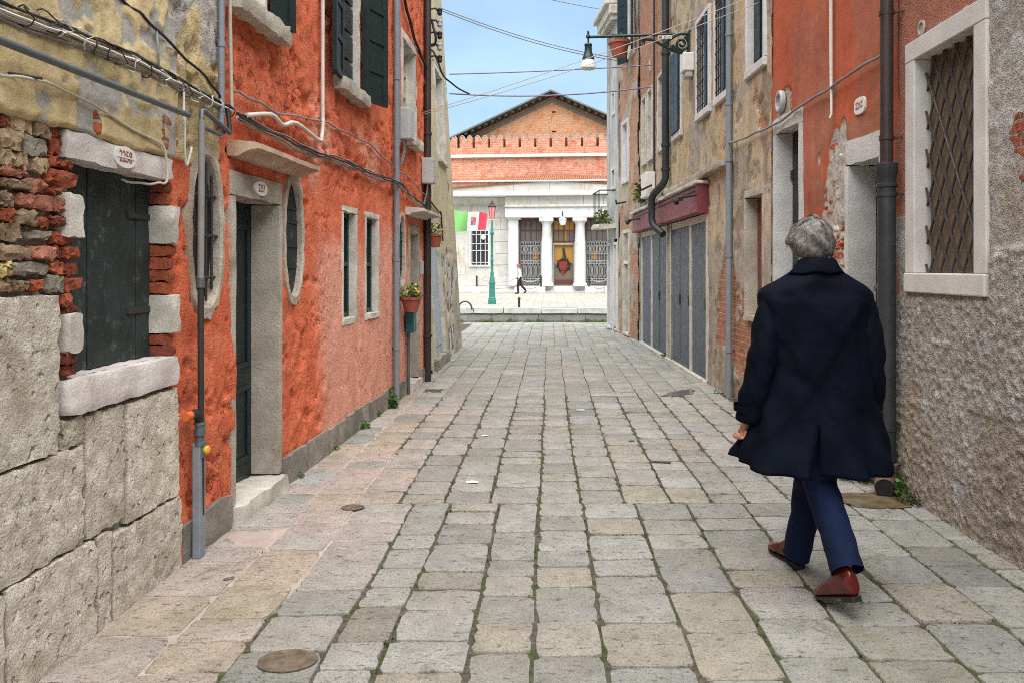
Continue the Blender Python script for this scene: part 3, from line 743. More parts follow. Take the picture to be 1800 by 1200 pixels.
# pipes and cables on this house
tag(run([WL1.P(1.6, 2.235, .075), WL1.P(3.82, 2.262, .075)], .0145, 'grey_pipe', M_zinc, n=10), 'slim grey metal pipe running level across the yellow plaster', 'pipe')
v = thing('gas_pipe', WL2.P(4.02, 0, .04), 'upright dark gas pipe with a yellow tap and grey guard beside the first oval window', 'pipe')
run([WL2.P(3.99, 2.27, .07), WL2.P(3.99, 1.42, .065)], .0165, 'upper_tube', M_greycable, v, 10)
run([WL2.P(3.99, 1.42, .065), WL2.P(4.005, .22, .06)], .0155, 'lower_tube', M_iron, v, 10)
run([WL2.P(3.99, 1.45, .065), WL2.P(3.99, 1.40, .065)], .021, 'coupling', M_zinc, v, 10)
MB().wbox(WL2, 3.968, 4.032, 0, .60, .03, .072).build('guard_channel', M_pvc, v, bevel=.006)
M_orange = mat_paint('orange_cap', (.62, .13, .03), .5); M_yel = mat_paint('yellow_tap', (.72, .42, .03), .45)
run([WL2.P(3.865, .755, .05), WL2.P(3.91, .757, .055)], .022, 'orange_sleeve', M_orange, v, 12)
run([WL2.P(3.905, .757, .055), WL2.P(3.95, .757, .058), WL2.P(3.985, .735, .058), WL2.P(3.995, .70, .058)], .024, 'elbow', M_blackcable, v, 12)
MB().lathe(WL2.P(3.995, .52, .058), [(.026, 0), (.026, .06), (.031, .062), (.031, .085), (.022, .087), (.022, .115), (.030, .117), (.030, .15), (.024, .152), (.024, .17), (.031, .172), (.031, .185)], 14).build('brass_valve', M_zinc, v, smooth=30)
MB().lathe(WL2.P(4.0, .56, .085), [(.020, 0), (.022, .012), (.017, .018), (.006, .02)], 12, axis=(1, -.15, 0)).build('yellow_knob', M_yel, v, smooth=35)
b = thing('cable_bundle', WL1.P(2.4, 2.38, .03), 'thick bundle of tied beige and black cables across the yellow plaster', 'cables')
for i, (dz, dd, r_, mt) in enumerate(((0, .03, .0085, M_beigecable), (.022, .035, .006, M_blackcable), (-.02, .028, .0085, M_beigecable), (-.036, .03, .006, M_greycable), (.016, .046, .005, M_blackcable), (-.008, .046, .006, M_whitecable))):
    run([WL1.P(1.7, 2.385 + dz, dd), WL1.P(2.55, 2.372 + dz, dd), WL1.P(3.05, 2.405 + dz, dd), WL1.P(3.5, 2.425 + dz, dd), WL2.P(3.95, 2.42 + dz * .8, dd), WL2.P(4.42, 2.405 + dz * .6, dd)], r_, 'cable', mt, b, 6, jit=.003, seed=i)
s = 1.9
while s < 4.4:
    c = WL1.P(s, 2.40 - .02 * (s < 2.8), .04); a = rnd.uniform(0, 6)
    MB().tube([(c[0] + .030 * math.cos(q), c[1] + .012 * q / 6 * rnd.choice((-1, 1)) * 2, c[2] + .036 * math.sin(q)) for q in [a + j * .7 for j in range(10)]], .003, 5).build('tie', M_blackcable if rnd.random() < .6 else M_whitecable, b, smooth=60)
    s += rnd.uniform(.07, .16)
tag(run([WL1.P(2.2, 2.62, .02), WL1.P(2.52, 2.18, .02), WL1.P(2.66, 2.165, .07), WL1.P(3.0, 2.165, .03), WL1.P(3.55, 2.10, .03), WL1.P(3.66, 2.06, .035), WL1.P(3.67, 1.92, .04), WL1.P(3.60, 1.895, 0), WL1.P(3.45, 1.90, -.05)], .006, 'loose_cable', M_beigecable, jit=.005, sub=6), 'thin beige cable drooping from a spike down past the house number lintel', 'cable')
tag(run([WL1.P(2.56, 2.165, -.02), WL1.P(2.70, 2.168, .09)], .006, 'iron_spike', M_iron), 'short rusty iron spike sticking out of the yellow plaster', 'spike')
tag(run([WL1.P(2.6, 2.90, .02), WL1.P(3.0, 2.74, .02), WL1.P(3.35, 2.66, .02), WL1.P(3.6, 2.62, .03), WL2.P(4.1, 2.52, .03), WL2.P(4.3, 2.44, .04)], .007, 'twisted_wire', M_blackcable, jit=.006, sub=7, seed=5), 'black twisted wire sloping over peeling grey plaster at top left', 'wire')
for i, (s, za, zb, lab) in enumerate(((3.60, 2.62, 2.40, 'thin grey wire dropping from the sloping black wire to the cable bundle'), (3.86, 2.42, 2.02, 'pale looped wire hanging left of the first oval window'))):
    tag(run([WL1.P(s, za, .03), WL1.P(s - .02, (za + zb) / 2, .045), WL1.P(s + .03, zb, .03), WL1.P(s + .07, zb + .10 * i, .04)], .006, 'hanging_wire', M_greycable if i == 0 else M_whitecable, jit=.005, sub=6, seed=i), lab, 'wire')
j = thing('pipe_manifold', WL2.P(4.0, 2.2, .06), 'grey pipe elbows joining over the first oval window', 'pipe')
run([WL2.P(3.99, 2.26, .07), WL2.P(3.99, 2.32, .07), WL2.P(4.02, 2.325, .07), WL2.P(4.32, 2.26, .07)], .014, 'elbow_pipe', M_zinc, j, 10)
run([WL2.P(3.99, 2.235, .07), WL2.P(4.22, 2.235, .06), WL2.P(4.28, 2.25, .05), WL2.P(4.28, 2.36, .045)], .012, 'elbow_pipe', M_zinc, j, 10)
run([WL2.P(4.32, 2.26, .07), WL2.P(4.33, 2.33, .06), WL2.P(4.33, 2.40, .05)], .013, 'rubber_hose', M_blackcable, j, 8)

# ------------------------------------------------------------------ LEFT 2: red house
h2 = thing('red_house', WL2.P(7.0, 0), 'rough red plastered house with oval windows along the left of the street', 'house')
HS = []
OV = [(4.19, 1.70), (5.50, 1.71), (8.97, 1.70)]
for (s, z) in OV: HS.append(('e', s, z, .188, .452, 2.2))
door1 = (4.52, 5.20, .0, 1.93); door2 = (9.38, 9.90, .0, 1.93)
tw = [(6.66, 7.10), (7.40, 7.90)]; up = [(4.52, 4.97, 3.12, 4.75), (6.52, 7.16, 3.12, 4.85), (9.02, 9.72, 3.10, 4.2)]
HS += [('r', *door1), ('r', *door2)] + [('r', a - .012, b + .012, 1.02, 2.04) for a, b in tw] + [('r', *u) for u in up]
def smooth2(S, Z): return sstep(5.55, 6.6, S + .5 * (fbm(S, Z, .5, 3, 7) - .5)) * (1 - sstep(2.15, 2.35, Z + .12 * fbm(S, Z, .3, 3, 4)))
def d2(S, Z):
    sm = smooth2(S, Z); k = 1 - .85 * sm
    rg = .25 + .75 * sstep(.44, .60, fbm(S, Z, .8, 3, 58)); h = .05 * (fbm(S, Z, .9, 3, 51) - .5) * k + (.040 * (fbm(S, Z, .20, 4, 52) - .5) + .022 * (fbm(S, Z, .045, 3, 53) - .5)) * k * rg
    # a torn diagonal scar between the upper windows, and pits
    zz = 3.05 - .235 * (S - 4.5); scar = np.exp(-((Z - zz + .12 * (fbm(S, Z, .3, 3, 9) - .5)) / .09) ** 2) * sstep(.46, .60, fbm(S, Z, .11, 4, 10)) * sstep(4.5, 4.8, S) * (1 - sstep(7.2, 7.6, S))
    pits = sstep(.60, .70, fbm(S, Z, .10, 4, 61)) * k
    band = .02 * (1 - sstep(2.47, 2.53, Z)) * 0
    yl = (1 - sstep(4.30, 4.40, S)) * sstep(2.03, 2.06, Z)
    edge = sstep(.0, .02, Z - .26)
    return h - .05 * scar - .026 * pits + .012 * yl + band
def m2(S, Z, D):
    n = fbm(S, Z, .2, 4, 71)
    yl = sstep(-.06, .06, (4.36 - S) + .10 * (n - .5)) * sstep(-.05, .05, Z - 2.05 + .10 * (n - .5))
    pale = smooth2(S, Z) * 1.05 * sstep(.15, .55, .55 + .5 * (fbm(S, Z, .9, 3, 72) - .5) - .3 * sstep(1.2, 2.1, Z)) + .62 * sstep(.55, .66, fbm(S, Z, .35, 4, 73)) * (1 - smooth2(S, Z)) * box_mask(S, Z, 5.2, 8, 1.9, 2.9, .3)
    grey = yl * sstep(.50, .58, fbm(S, Z, .25, 4, 74) * (.75 + .4 * sstep(2.4, 2.7, Z)))
    return {'yel': yl, 'pale': pale, 'grey': grey, 'dark': sstep(.60, .80, fbm(S, Z, .6, 4, 75)) * (1 - smooth2(S, Z)) * .8, 'brick': np.zeros_like(S)}
M_w2 = wall_mat('red_plaster', [(None, (.60, .118, .053), (.76, .212, .104), 6, 0), ('dark', (.46, .088, .042), (.60, .145, .070), 9, .7, .4), ('pale', (.72, .30, .205), (.84, .42, .31), 4, .7, .36),
                 ('yel', (.48, .365, .18), (.67, .53, .295), 7, .3), ('grey', (.32, .295, .25), (.52, .49, .44), 9, .7, .2)], grime=((.20, .05, .026), .4), fine=.008, fscale=75, coarse=(34, .005), streak=.14, cracks=.6)
wall2 = wall_sheet('wall', WL2, lin(3.80, 6.3, .016) + lin(6.33, 10.52, .026), lin(.0, 3.2, .018) + lin(3.24, 5.4, .035) + lin(5.5, 5.8, .1), HS, d2, m2, M_w2, h2)
core(h2, WL2, 3.83, 10.5, 5.8)
# plinth stones at the foot, a little recessed under the plaster lip
s = 3.90; i = 0
while s < 10.4:
    L = rnd.uniform(.35, .75); e = s + L
    if s < 4.46 < e: e = 4.46
    if 4.46 <= s < 5.26: s = 5.27; continue
    if s < 9.3 < e: e = 9.3
    if 9.3 <= s < 9.98: s = 9.99; continue
    e = min(e, 10.42); i += 1
    stone('plinth_stone', WL2, s + .004, e - .004, -.02, .20 + .012 * math.sin(i * 3), -.10, .020 + .006 * math.sin(i * 7), M_plinth, h2, (5, 3, 2), .004, .2, seed=400 + i); s = e
# doors
def door(house, W, s0, s1, z0, z1, depth, leafmat, frame_mat, fw, lint, seed, step=True, near=None):
    p = surround(house, W, s0, s1, z0, z1, fw, .012, depth + .02, frame_mat, seed, 'door', None, lint, jl=near)
    m = MB(); w = s1 - s0
    m.wbox(W, s0, s1, z0, z1, -depth - .05, -depth); lf = m.build('door_leaf', leafmat, p)
    m = MB()
    for a, b in ((z0 + .12, z0 + .62), (z0 + .74, z1 - .14)):
        for c, d in ((s0 + .05, s0 + w / 2 - .03), (s0 + w / 2 + .03, s1 - .05)):
            m.wbox(W, c, d, a, a + .035, -depth, -depth + .014); m.wbox(W, c, d, b - .035, b, -depth, -depth + .014)
            m.wbox(W, c, c + .035, a + .036, b - .036, -depth, -depth + .014); m.wbox(W, d - .035, d, a + .036, b - .036, -depth, -depth + .014)
    m.build('door_panel', leafmat, p, bevel=.004)
    if step: stone('threshold', W, s0 - .06, s1 + .06, -.02, z0 - .003, -depth - .1, .06, M_bone, p, (9, 2, 3), .006, .3, seed + 20)
    return p
dr = door(h2, WL2, 4.535, 5.20, .11, 1.93, .18, M_teal, M_jamb, .055, .145, 21, near=.06)
MB().wbox(WL2, 4.66, 4.74, 1.38, 1.76, -.18, -.150).build('letter_slot', M_white, dr, bevel=.006)
MB().wbox(WL2, 4.675, 4.725, 1.42, 1.50, -.149, -.147).build('slot_opening', M_dark, dr)
np2 = oval_leaf(WL2, 4.88, 2.005, .095, .045, .021, 2.1, M_white, 'number_plate', h2)
text_mesh('2257', .060, M_redpaint, 'house_number', np2, WL2, 4.88, 2.005, .0225)
def canopy(house, W, s0, s1, z, out, seed, mat):
    m = MB(); vs = []; fs = []; prof = [(-.02, .0), (.05, .0), (.08, .022), (out - .05, .038), (out, .045), (out, .075), (out - .02, .082), (-.02, .10)]
    n = 10; r_ = random.Random(seed)
    for i in range(n + 1):
        s = s0 + (s1 - s0) * i / n
        for d, zz in prof: vs.append(Vector(W.P(s, z + zz + r_.gauss(0, .002), d + r_.gauss(0, .003))))
    k = len(prof)
    for i in range(n):
        for q in range(k): fs.append((i * k + q, i * k + (q + 1) % k, (i + 1) * k + (q + 1) % k, (i + 1) * k + q))
    fs += [tuple(range(k)), tuple(n * k + q for q in range(k - 1, -1, -1))]
    o = m.add(vs, fs).build('door_canopy', mat, house, smooth=35); fix_normals(o); return o
M_canopy = mat_stone('terracotta_washed_stone', (.40, .25, .165), (.58, .46, .35), 5, speck_amt=.2, bump=.004, stain=(.36, .16, .09))
canopy(h2, WL2, 4.47, 5.56, 2.155, .17, 1, M_canopy)
canopy(h2, WL2, 9.15, 10.32, 2.14, .22, 2, M_bone)
dr2 = door(h2, WL2, 9.40, 9.88, .11, 1.93, .16, M_teal, M_jamb, .07, .10, 31)
# ovals
for i, (s, z) in enumerate(OV):
    rg = ring(WL2, s, z, .163, .203, .408, .470, -.09, .012, 2.25, M_canopy2, 'oval_window', h2, seed=i)
    if i == 0:
        oval_leaf(WL2, s, z, .172, .42, -.055, 2.25, M_dark, 'dark_pane', rg)
        for zz in (-.25, -.02, .20):
            w = .16 * (1 - abs(zz / .39) ** 2.25) ** .45
            run([WL2.P(s - w, z + zz, -.02), WL2.P(s + w, z + zz, -.02)], .010, 'grille_bar', M_iron, rg, 6)
        for q in (-.10, -.035, .035, .10):
            hz = .385 * (1 - abs(q / .16) ** 2.25) ** .45
            run([WL2.P(s + q, z - hz, -.02), WL2.P(s + q, z + hz, -.02)], .007, 'grille_bar', M_iron, rg, 6)
    else:
        oval_leaf(WL2, s, z, .172, .42, -.035, 2.25, M_oldteal, 'shutter_leaf', rg)
        for zz in (-.2, -.05, .12, .22):
            w = .15 * (1 - abs(zz / .39) ** 2.25) ** .45
            MB().wbox(WL2, s - w, s + w, z + zz - .008, z + zz + .008, -.035, -.027).build('batten', M_oldteal, rg)
# twin windows with red reveals
for i, (a, b) in enumerate(tw):
    p = surround(h2, WL2, a + .035, b - .035, 1.06, 2.0, .055, .002, .10, M_bone, 50 + i * 5, 'window', None, .05)
    stone('sill', WL2, a - .02, b + .02, 1.005, 1.058, -.10, .012, M_bone, p, (6, 2, 2), .004, .2, 61 + i)
    leaf = MB().wbox(WL2, a + .03, b - .03, 1.06, 2.0, -.11, -.085).build('pane', M_glass, p)
    m = MB()
    for (c, d) in ((a + .035, a + .075), ((a + b) / 2 - .02, (a + b) / 2 + .02), (b - .075, b - .035)): m.wbox(WL2, c, d, 1.06, 2.0, -.084, -.064)
    for zz in (1.065, 1.52, 1.955): m.wbox(WL2, a + .036, b - .036, zz, zz + .04, -.084, -.066)
    m.build('casement', M_greenpaint, p)
# upper windows with shutters
def shutter_leaf(W, s_hinge, width, z0, z1, ang, direction, mat, parent, thick=.035, louvre=False, d=.03):
    """leaf swinging from a hinge on the wall; ang measured from the wall plane, opening outwards"""
    m = MB(); ca, sa = math.cos(ang), math.sin(ang)
    def Q(u, z, t): return W.P(s_hinge + direction * (u * ca) - direction * t * sa * 0, z, d + u * sa + t)
    def bx(u0, u1, za, zb, t0, t1):
        p = [Q(u0, za, t0), Q(u1, za, t0), Q(u1, za, t1), Q(u0, za, t1), Q(u0, zb, t0), Q(u1, zb, t0), Q(u1, zb, t1), Q(u0, zb, t1)]
        m.hexa(p)
    bx(0, width, z0, z1, 0, thick * .6)
    for u0, u1, za, zb in ((0, .06, z0, z1), (width - .06, width, z0, z1)): bx(u0, u1, za, zb, thick * .6 + .001, thick)
    nr = 6
    for i in range(nr + 1):
        zz = z0 + (z1 - z0 - .05) * i / nr; bx(.061, width - .061, zz, zz + .05, thick * .6 + .001, thick * .95)
    o = m.build('shutter', mat, parent); fix_normals(o); return o
for i, (a, b, c, d) in enumerate(up):
    p = surround(h2, WL2, a, b, c, d, .09 if i == 2 else .03, .01, .16, M_bone, 80 + i * 7, 'window', None, .10)
    stone('sill', WL2, a - .10, b + (.24 if i == 0 else .10), c - .115, c - .001, -.16, .10, M_jamb if i < 2 else M_bone, p, (14, 3, 3), .004, .3, 90 + i)
    MB().wbox(WL2, a, b, c, d, -.17, -.14).build('pane', M_glass, p)
    m = MB()
    for q in (a, (a + b) / 2 - .025, b - .05): m.wbox(WL2, q, q + .05, c, d, -.138, -.105)
    for zz in [c + (d - c) * t_ for t_ in (0, .24, .48, .72, .965)]: m.wbox(WL2, a + .002, b - .002, zz, zz + .04, -.138, -.107)
    m.build('casement', M_teal if i != 2 else M_bone, p)
    if i == 0:
        shutter_leaf(WL2, b + .02, .24, c - .02, d, R(12), 1, M_teal, p)
        MB().wbox(WL2, b - .16, b - .02, c, d, -.06, -.05).build('white_pane', M_white, p)
    if i == 1:
        shutter_leaf(WL2, a - .01, .42, c - .03, d, R(52), 1, M_teal, p) if False else None
        shutter_leaf(WL2, a - .02, .36, c - .03, d + .02, R(7), -1, M_teal, p)
        shutter_leaf(WL2, b + .02, .36, c - .05, d + .02, R(20), 1, M_teal, p)
        m = MB()
        for zz in [c + .05 + .26 * q for q in range(7)]: m.wbox(WL2, a + .03, a + .15, zz, zz + .21, -.05, -.04)
        m.build('white_pane', M_white, p)  # white boxes stand in for the bright reflection in the casement glass
        m = MB()
        for zz in [c + .02 + .26 * q for q in range(7)]:
            m.wbox(WL2, a + .17, b - .03, zz, zz + .23, -.07, -.045)
        m.build('folding_leaf', M_teal, p, bevel=.006)
# pipes on the red house
def downpipe(name, W, s, d, z0, z1, r_, mat, label, group=None, clips=(), lower=None):
    t = thing(name, W.P(s, z0, d), label, 'drainpipe', group)
    run([W.P(s, z0, d), W.P(s, z1, d)], r_, 'tube', mat, t, 12)
    for z in clips:
        run([W.P(s, z - .018, d), W.P(s, z + .018, d)], r_ * 1.22, 'clip', mat, t, 12)
        MB().wbox(W, s - .008, s + .008, z - .008, z + .008, -.02, d - r_ * .8).build('bracket', M_iron, t)
    return t
downpipe('drainpipe', WL2, 8.50, .045, .02, 5.8, .033, M_pvc, 'slim grey drainpipe on the red house next to the flower pot', clips=(.62, 1.6, 2.46, 3.6))
downpipe('drainpipe', WL2, 9.16, .035, .0, .74, .020, M_zinc, 'short thin grey pipe under the teal box on the red house')
downpipe('drainpipe', WL2, 10.28, .05, .0, 5.8, .050, M_brownpipe, 'dark brown drainpipe where the red house meets the cream house', clips=(.6, 2.0, 3.3))
downpipe('drainpipe', WL2, 4.28, .04, 2.30, 5.7, .017, M_pvc, 'grey vertical conduit at the corner of the yellow plaster', clips=(2.75, 3.1))
tag(run([WL2.P(4.42, 5.7, .03), WL2.P(4.41, 2.9, .03), WL2.P(4.42, 2.40, .035)], .011, 'conduit', M_beigecable), 'beige vertical cable beside the grey conduit over the first door', 'cable')
tag(run([WL2.P(6.05, 5.7, .03), WL2.P(6.04, 3.0, .03), WL2.P(6.03, 2.66, .035), WL2.P(6.0, 2.53, .035), WL2.P(5.93, 2.49, .035), WL2.P(5.45, 2.53, .035), WL2.P(5.2, 2.47, .035), WL2.P(5.0, 2.50, .035), WL2.P(4.62, 2.42, .035)], .015, 'white_conduit', M_whitecable, n=9, curve=True, sub=4), 'white conduit bending from vertical to level on the red wall', 'conduit')
b = thing('cable_bundle', WL2.P(4.6, 2.37, .03), 'bundle of black and beige cables running level along the red house', 'cables')
for i, (dz, dd, r_, mt) in enumerate(((0, .03, .009, M_beigecable), (.02, .03, .008, M_blackcable), (-.018, .028, .008, M_greycable), (.006, .046, .007, M_blackcable), (.034, .03, .006, M_greycable))):
    run([WL2.P(4.5, 2.385 + dz, dd), WL2.P(5.6, 2.36 + dz, dd), WL2.P(6.6, 2.40 + dz, dd), WL2.P(7.6, 2.41 + dz, dd), WL2.P(8.5, 2.42 + dz, dd + .05), WL2.P(9.3, 2.36 + dz, dd), WL2.P(10.35, 2.30 + dz, dd)], r_, 'cable', mt, b, 6, jit=.008, seed=i + 40)
tag(run([WL2.P(4.45, 2.53, .02), WL2.P(5.1, 2.55, .02), WL2.P(6.2, 2.66, .02), WL2.P(7.2, 2.70, .02), WL2.P(8.4, 2.62, .03), WL2.P(9.5, 2.55, .03), WL2.P(10.3, 2.45, .03)], .008, 'upper_wire', M_greycable, jit=.010, sub=8, seed=8), 'grey wire above the cable bundle on the red house', 'wire')
tag(run([WL2.P(8.6, 4.9, .02), WL2.P(9.1, 4.55, .03), WL2.P(9.7, 4.3, .03), WL2.P(10.2, 4.15, .05)], .018, 'sloping_cable', M_blackcable, jit=.01, sub=7), 'dark cable sloping down across the top of the red house', 'cable')
tag(run([WL2.P(8.72, 5.7, .025), WL2.P(8.72, 2.9, .025)], .014, 'cable_strip', M_greycable), 'dark vertical cable left of the narrow white framed window', 'cable')
def utility_box(W, s0, s1, z0, z1, d, label):
    t = thing('meter_box', W.P((s0 + s1) / 2, z0, 0), label, 'box')
    MB().wbox(W, s0, s1, z0, z1, .0, d).build('case', M_box, t, bevel=.012)
    MB().wbox(W, s0 + .015, s1 - .015, z0 + .015, z1 - .015, d + .001, d + .010).build('lid', M_box, t, bevel=.006)
    for i in range(3): run([W.P(s0 + .04 + i * .04, z0, d * .5), W.P(s0 + .05 + i * .05, z0 - .12, d * .4), W.P(s0 + .03 + i * .03, z0 - .28, .02)], .008, 'wire', M_greycable, t, 6)
    return t
utility_box(WL2, 8.78, 9.02, 2.98, 3.34, .13, 'grey meter box at the foot of the narrow window on the red house')
utility_box(WL2, 10.12, 10.30, 2.62, 2.96, .15, 'small grey box on the brown drainpipe')
MB().wbox(WL2, 10.0, 10.08, 1.35, 1.56, .0, .05)
t = thing('post_box', WL2.P(9.13, .74, 0), 'dark teal letter box hanging under the yellow flowers', 'post box')
M_teal2 = mat_paint('bright_teal_paint', (.012, .10, .095), .4)
MB().wbox(WL2, 9.05, 9.22, .74, 1.00, .02, .12).build('case', M_teal2, t, bevel=.01)
MB().wbox(WL2, 9.04, 9.23, 1.001, 1.02, .015, .14).build('lid', M_teal2, t, bevel=.006)
tag(MB().wbox(WL2, 9.99, 10.06, 1.42, 1.60, .0, .045).build('door_bell', M_box, None, bevel=.008), 'small pale intercom box beside the second door', 'intercom')

# ------------------------------------------------------------------ LEFT 3: cream house
h3 = thing('cream_house', WL3.P(12.5, 0), 'cream plastered house leaning back at the far left with a flaking foot', 'house')
HS3 = [('r', 10.58, 11.0, 0, 2.25), ('r', 11.35, 12.5, .12, 2.12), ('r', 12.95, 13.9, 3.35, 4.95)]
def d3(S, Z):
    off = sstep(.50, .56, fbm(S, Z, .30, 5, 31) + .30 * sstep(12.2, 13.2, S) * (1 - sstep(1.4, 2.2, Z)) - .18)
    return .02 * (fbm(S, Z, .6, 3, 32) - .5) + .012 * fbm(S, Z, .07, 3, 33) * off - .022 * off
def m3(S, Z, D):
    k = sstep(.44, .60, fbm(S, Z, .30, 5, 31) + .30 * sstep(12.2, 13.2, S) * (1 - sstep(1.4, 2.2, Z)) - .18)
    cem = sstep(-.1, .1, (S - 13.75) * .9 - (Z - .25) * .55) * (1 - sstep(1.2, 1.4, Z))
    return {'peel': k * (1 - cem), 'spot': k * sstep(.52, .62, fbm(S, Z, .12, 4, 35)) * (1 - cem), 'cement': cem, 'brick': np.zeros_like(S)}
M_w3 = wall_mat('cream_plaster', [(None, (.46, .405, .26), (.56, .50, .345), 3, 0), ('peel', (.50, .48, .44), (.66, .64, .60), 8, .4), ('spot', (.15, .12, .10), (.30, .25, .20), 12, .4), ('cement', (.36, .33, .27), (.46, .43, .36), 5, .3)], fine=.004, fscale=40, streak=.16)
wall_sheet('wall', WL3, lin(10.5, 14.7, .03), lin(0, 5.6, .035) + lin(5.7, 7.0, .3), HS3, d3, m3, M_w3, h3)
core(h3, WL3, 10.5, 14.7, 7.0, 5.0)
m = MB(); m.wbox(WL3, 14.699, 14.72, 0, 7.0, -5, .0); m.build('end_wall', M_w3, h3)
M_bluedoor = mat_paint('pale_blue_door', (.40, .46, .52), .6, .08, worn=(.55, .55, .52), wamt=.5)
p = surround(h3, WL3, 11.40, 12.45, .16, 2.05, .06, .015, .12, M_bone, 141, 'door', None, .08)
MB().wbox(WL3, 11.4, 12.45, .16, 2.05, -.10, -.05).build('door_leaf', M_bluedoor, p)
MB().wbox(WL3, 11.45, 11.9, .3, 1.0, -.05, -.038).build('door_panel', M_bluedoor, p, bevel=.01); MB().wbox(WL3, 11.95, 12.4, .3, 1.0, -.05, -.038).build('door_panel', M_bluedoor, p, bevel=.01)
stone('threshold', WL3, 11.2, 12.7, -.02, .16, -.1, .05, M_plinth, p, (9, 2, 2), .008, .3, 3)
p = surround(h3, WL3, 10.62, 10.96, .05, 2.15, .05, .015, .15, M_bone, 151, 'door', None, .08)
MB().wbox(WL3, 10.62, 10.96, .05, 2.15, -.15, -.10).build('door_leaf', M_oldteal, p)
p = surround(h3, WL3, 13.0, 13.85, 3.40, 4.90, .07, .03, .14, M_bone, 161, 'window', (.09, .06, .08), .09)
MB().wbox(WL3, 13.0, 13.85, 3.40, 4.90, -.13, -.09).build('shutter', M_bluedoor, p)
MB().wbox(WL3, 13.42, 13.43, 3.40, 4.90, -.088, -.085).build('shutter_gap', M_dark, p)
tag(run([WL3.P(10.7, 2.62, .02), WL3.P(11.6, 2.52, .02), WL3.P(12.4, 2.42, .02), WL3.P(12.7, 2.40, .02), WL3.P(12.75, 1.95, .02)], .014, 'wall_cable', M_blackcable, jit=.006, sub=5), 'black cable bent downwards on the cream wall', 'cable')
# ------------------------------------------------------------------ RIGHT 1: roughcast house with the latticed window
g1 = thing('roughcast_house', WR1.P(4.0, 0), 'grey roughcast house at near right with a white framed latticed window', 'house')
LW = (4.24, 4.93, 1.47, 2.84)
def red1(S, Z):
    n = .06 * (fbm(S, Z, .15, 3, 5) - .5)
    return np.maximum(sstep(-.02, .02, S - 4.98 + n) * sstep(-.015, .015, Z - 1.84 + n), sstep(-.03, .03, Z - 2.97 + .28 * (5 - S) * 0 + n) * sstep(-.06, .06, S - 4.16 + n))
def e1(S, Z):
    red = red1(S, Z); low = 1 - sstep(1.60, 1.63, Z + .03 * (fbm(S, Z, .2, 2, 6) - .5)) 
    low = np.where(S > 4.1, 1 - sstep(1.28, 1.36, Z + .05 * (fbm(S, Z, .2, 2, 6) - .5)), low)
    spat = np.maximum(0, fbm(S, Z, .030, 3, 17) - .46) * .10 + np.maximum(0, fbm(S * .7 + Z * .7, Z * .7 - S * .7, .020, 2, 18) - .5) * .05
    return .03 * (fbm(S, Z, .9, 3, 14) - .5) + (1 - red) * (.004 + spat * (.15 + .26 * low)) + low * .010 + red * .004 * fbm(S, Z, .03, 3, 19)
def n1(S, Z, D):
    return {'red': red1(S, Z), 'brick': blob(S, Z, 3.86, 2.22, .10, .14) * sstep(.40, .55, fbm(S, Z, .07, 3, 3)) + blob(S, Z, 3.80, 2.02, .1, .14) * .9 * sstep(.42, .55, fbm(S, Z, .06, 3, 4)) + blob(S, Z, 3.4, .5, .1, .2) * 0,
            'brown': sstep(.42, .60, fbm(S, Z, .5, 4, 22) + .25 * (1 - sstep(.2, .7, Z)) - .05), 'pale': sstep(.56, .68, fbm(S, Z, .12, 4, 23)) * .9}
M_r1 = wall_mat('grey_roughcast', [(None, (.30, .27, .24), (.46, .425, .385), 30, 0), ('pale', (.38, .36, .335), (.54, .515, .485), 36, .9, .25), ('brown', (.29, .24, .19), (.43, .37, .305), 26, .7, .35), ('red', (.36, .135, .085), (.47, .20, .135), 6, .15)],
                brick=('brick', [(.36, .08, .04), (.42, .13, .07), (.22, .05, .03)], (.30, .27, .22)), fine=.006, fscale=120, coarse=(85, .008, 'v'), grime=((.15, .13, .11), .5))
rw = wall_sheet('wall', WR1, lin(-2, 2.9, .2) + lin(2.95, 5.30, .0115), lin(0, 3.35, .0115) + lin(3.45, 5.0, .2), [('r', LW[0] - .06, LW[1] + .06, LW[2] - .06, LW[3] + .06)], e1, n1, M_r1, g1)
core(g1, WR1, -2, 5.28, 5.0)
M_istwin = mat_stone('smooth_white_stone', (.50, .475, .445), (.60, .575, .545), 5, speck_amt=.12, bump=.002, bscale=60, stain=(.46, .42, .37))
def mframe(house, W, s0, s1, z0, z1, fw, out, depth, mat, kind='window', sillh=None):
    """dressed stone frame: the part is the lintel; jambs and sill are its sub-parts"""
    p = MB().wbox(W, s0 - fw, s1 + fw, z1, z1 + fw, -depth, out + .002).build(kind, mat, house, bevel=.006)
    for a, b in ((s0 - fw, s0), (s1, s1 + fw)): MB().wbox(W, a, b, z0, z1 - .001, -depth, out).build('jamb', mat, p, bevel=.006)
    MB().wbox(W, s0 - fw, s1 + fw, z0 - (sillh or fw), z0 - .001, -depth, out + .012).build('sill', mat, p, bevel=.008)
    return p
lw = mframe(g1, WR1, *LW, .125, .025, .21, M_istwin)
M_tanpanel = mat_paint('tan_blind', (.17, .125, .078), .75, .08)
MB().wbox(WR1, LW[0], LW[1], LW[2], LW[3], -.14, -.085).build('blind', M_tanpanel, lw)
s0, s1, z0, z1 = LW; dw, dh = .132, .245
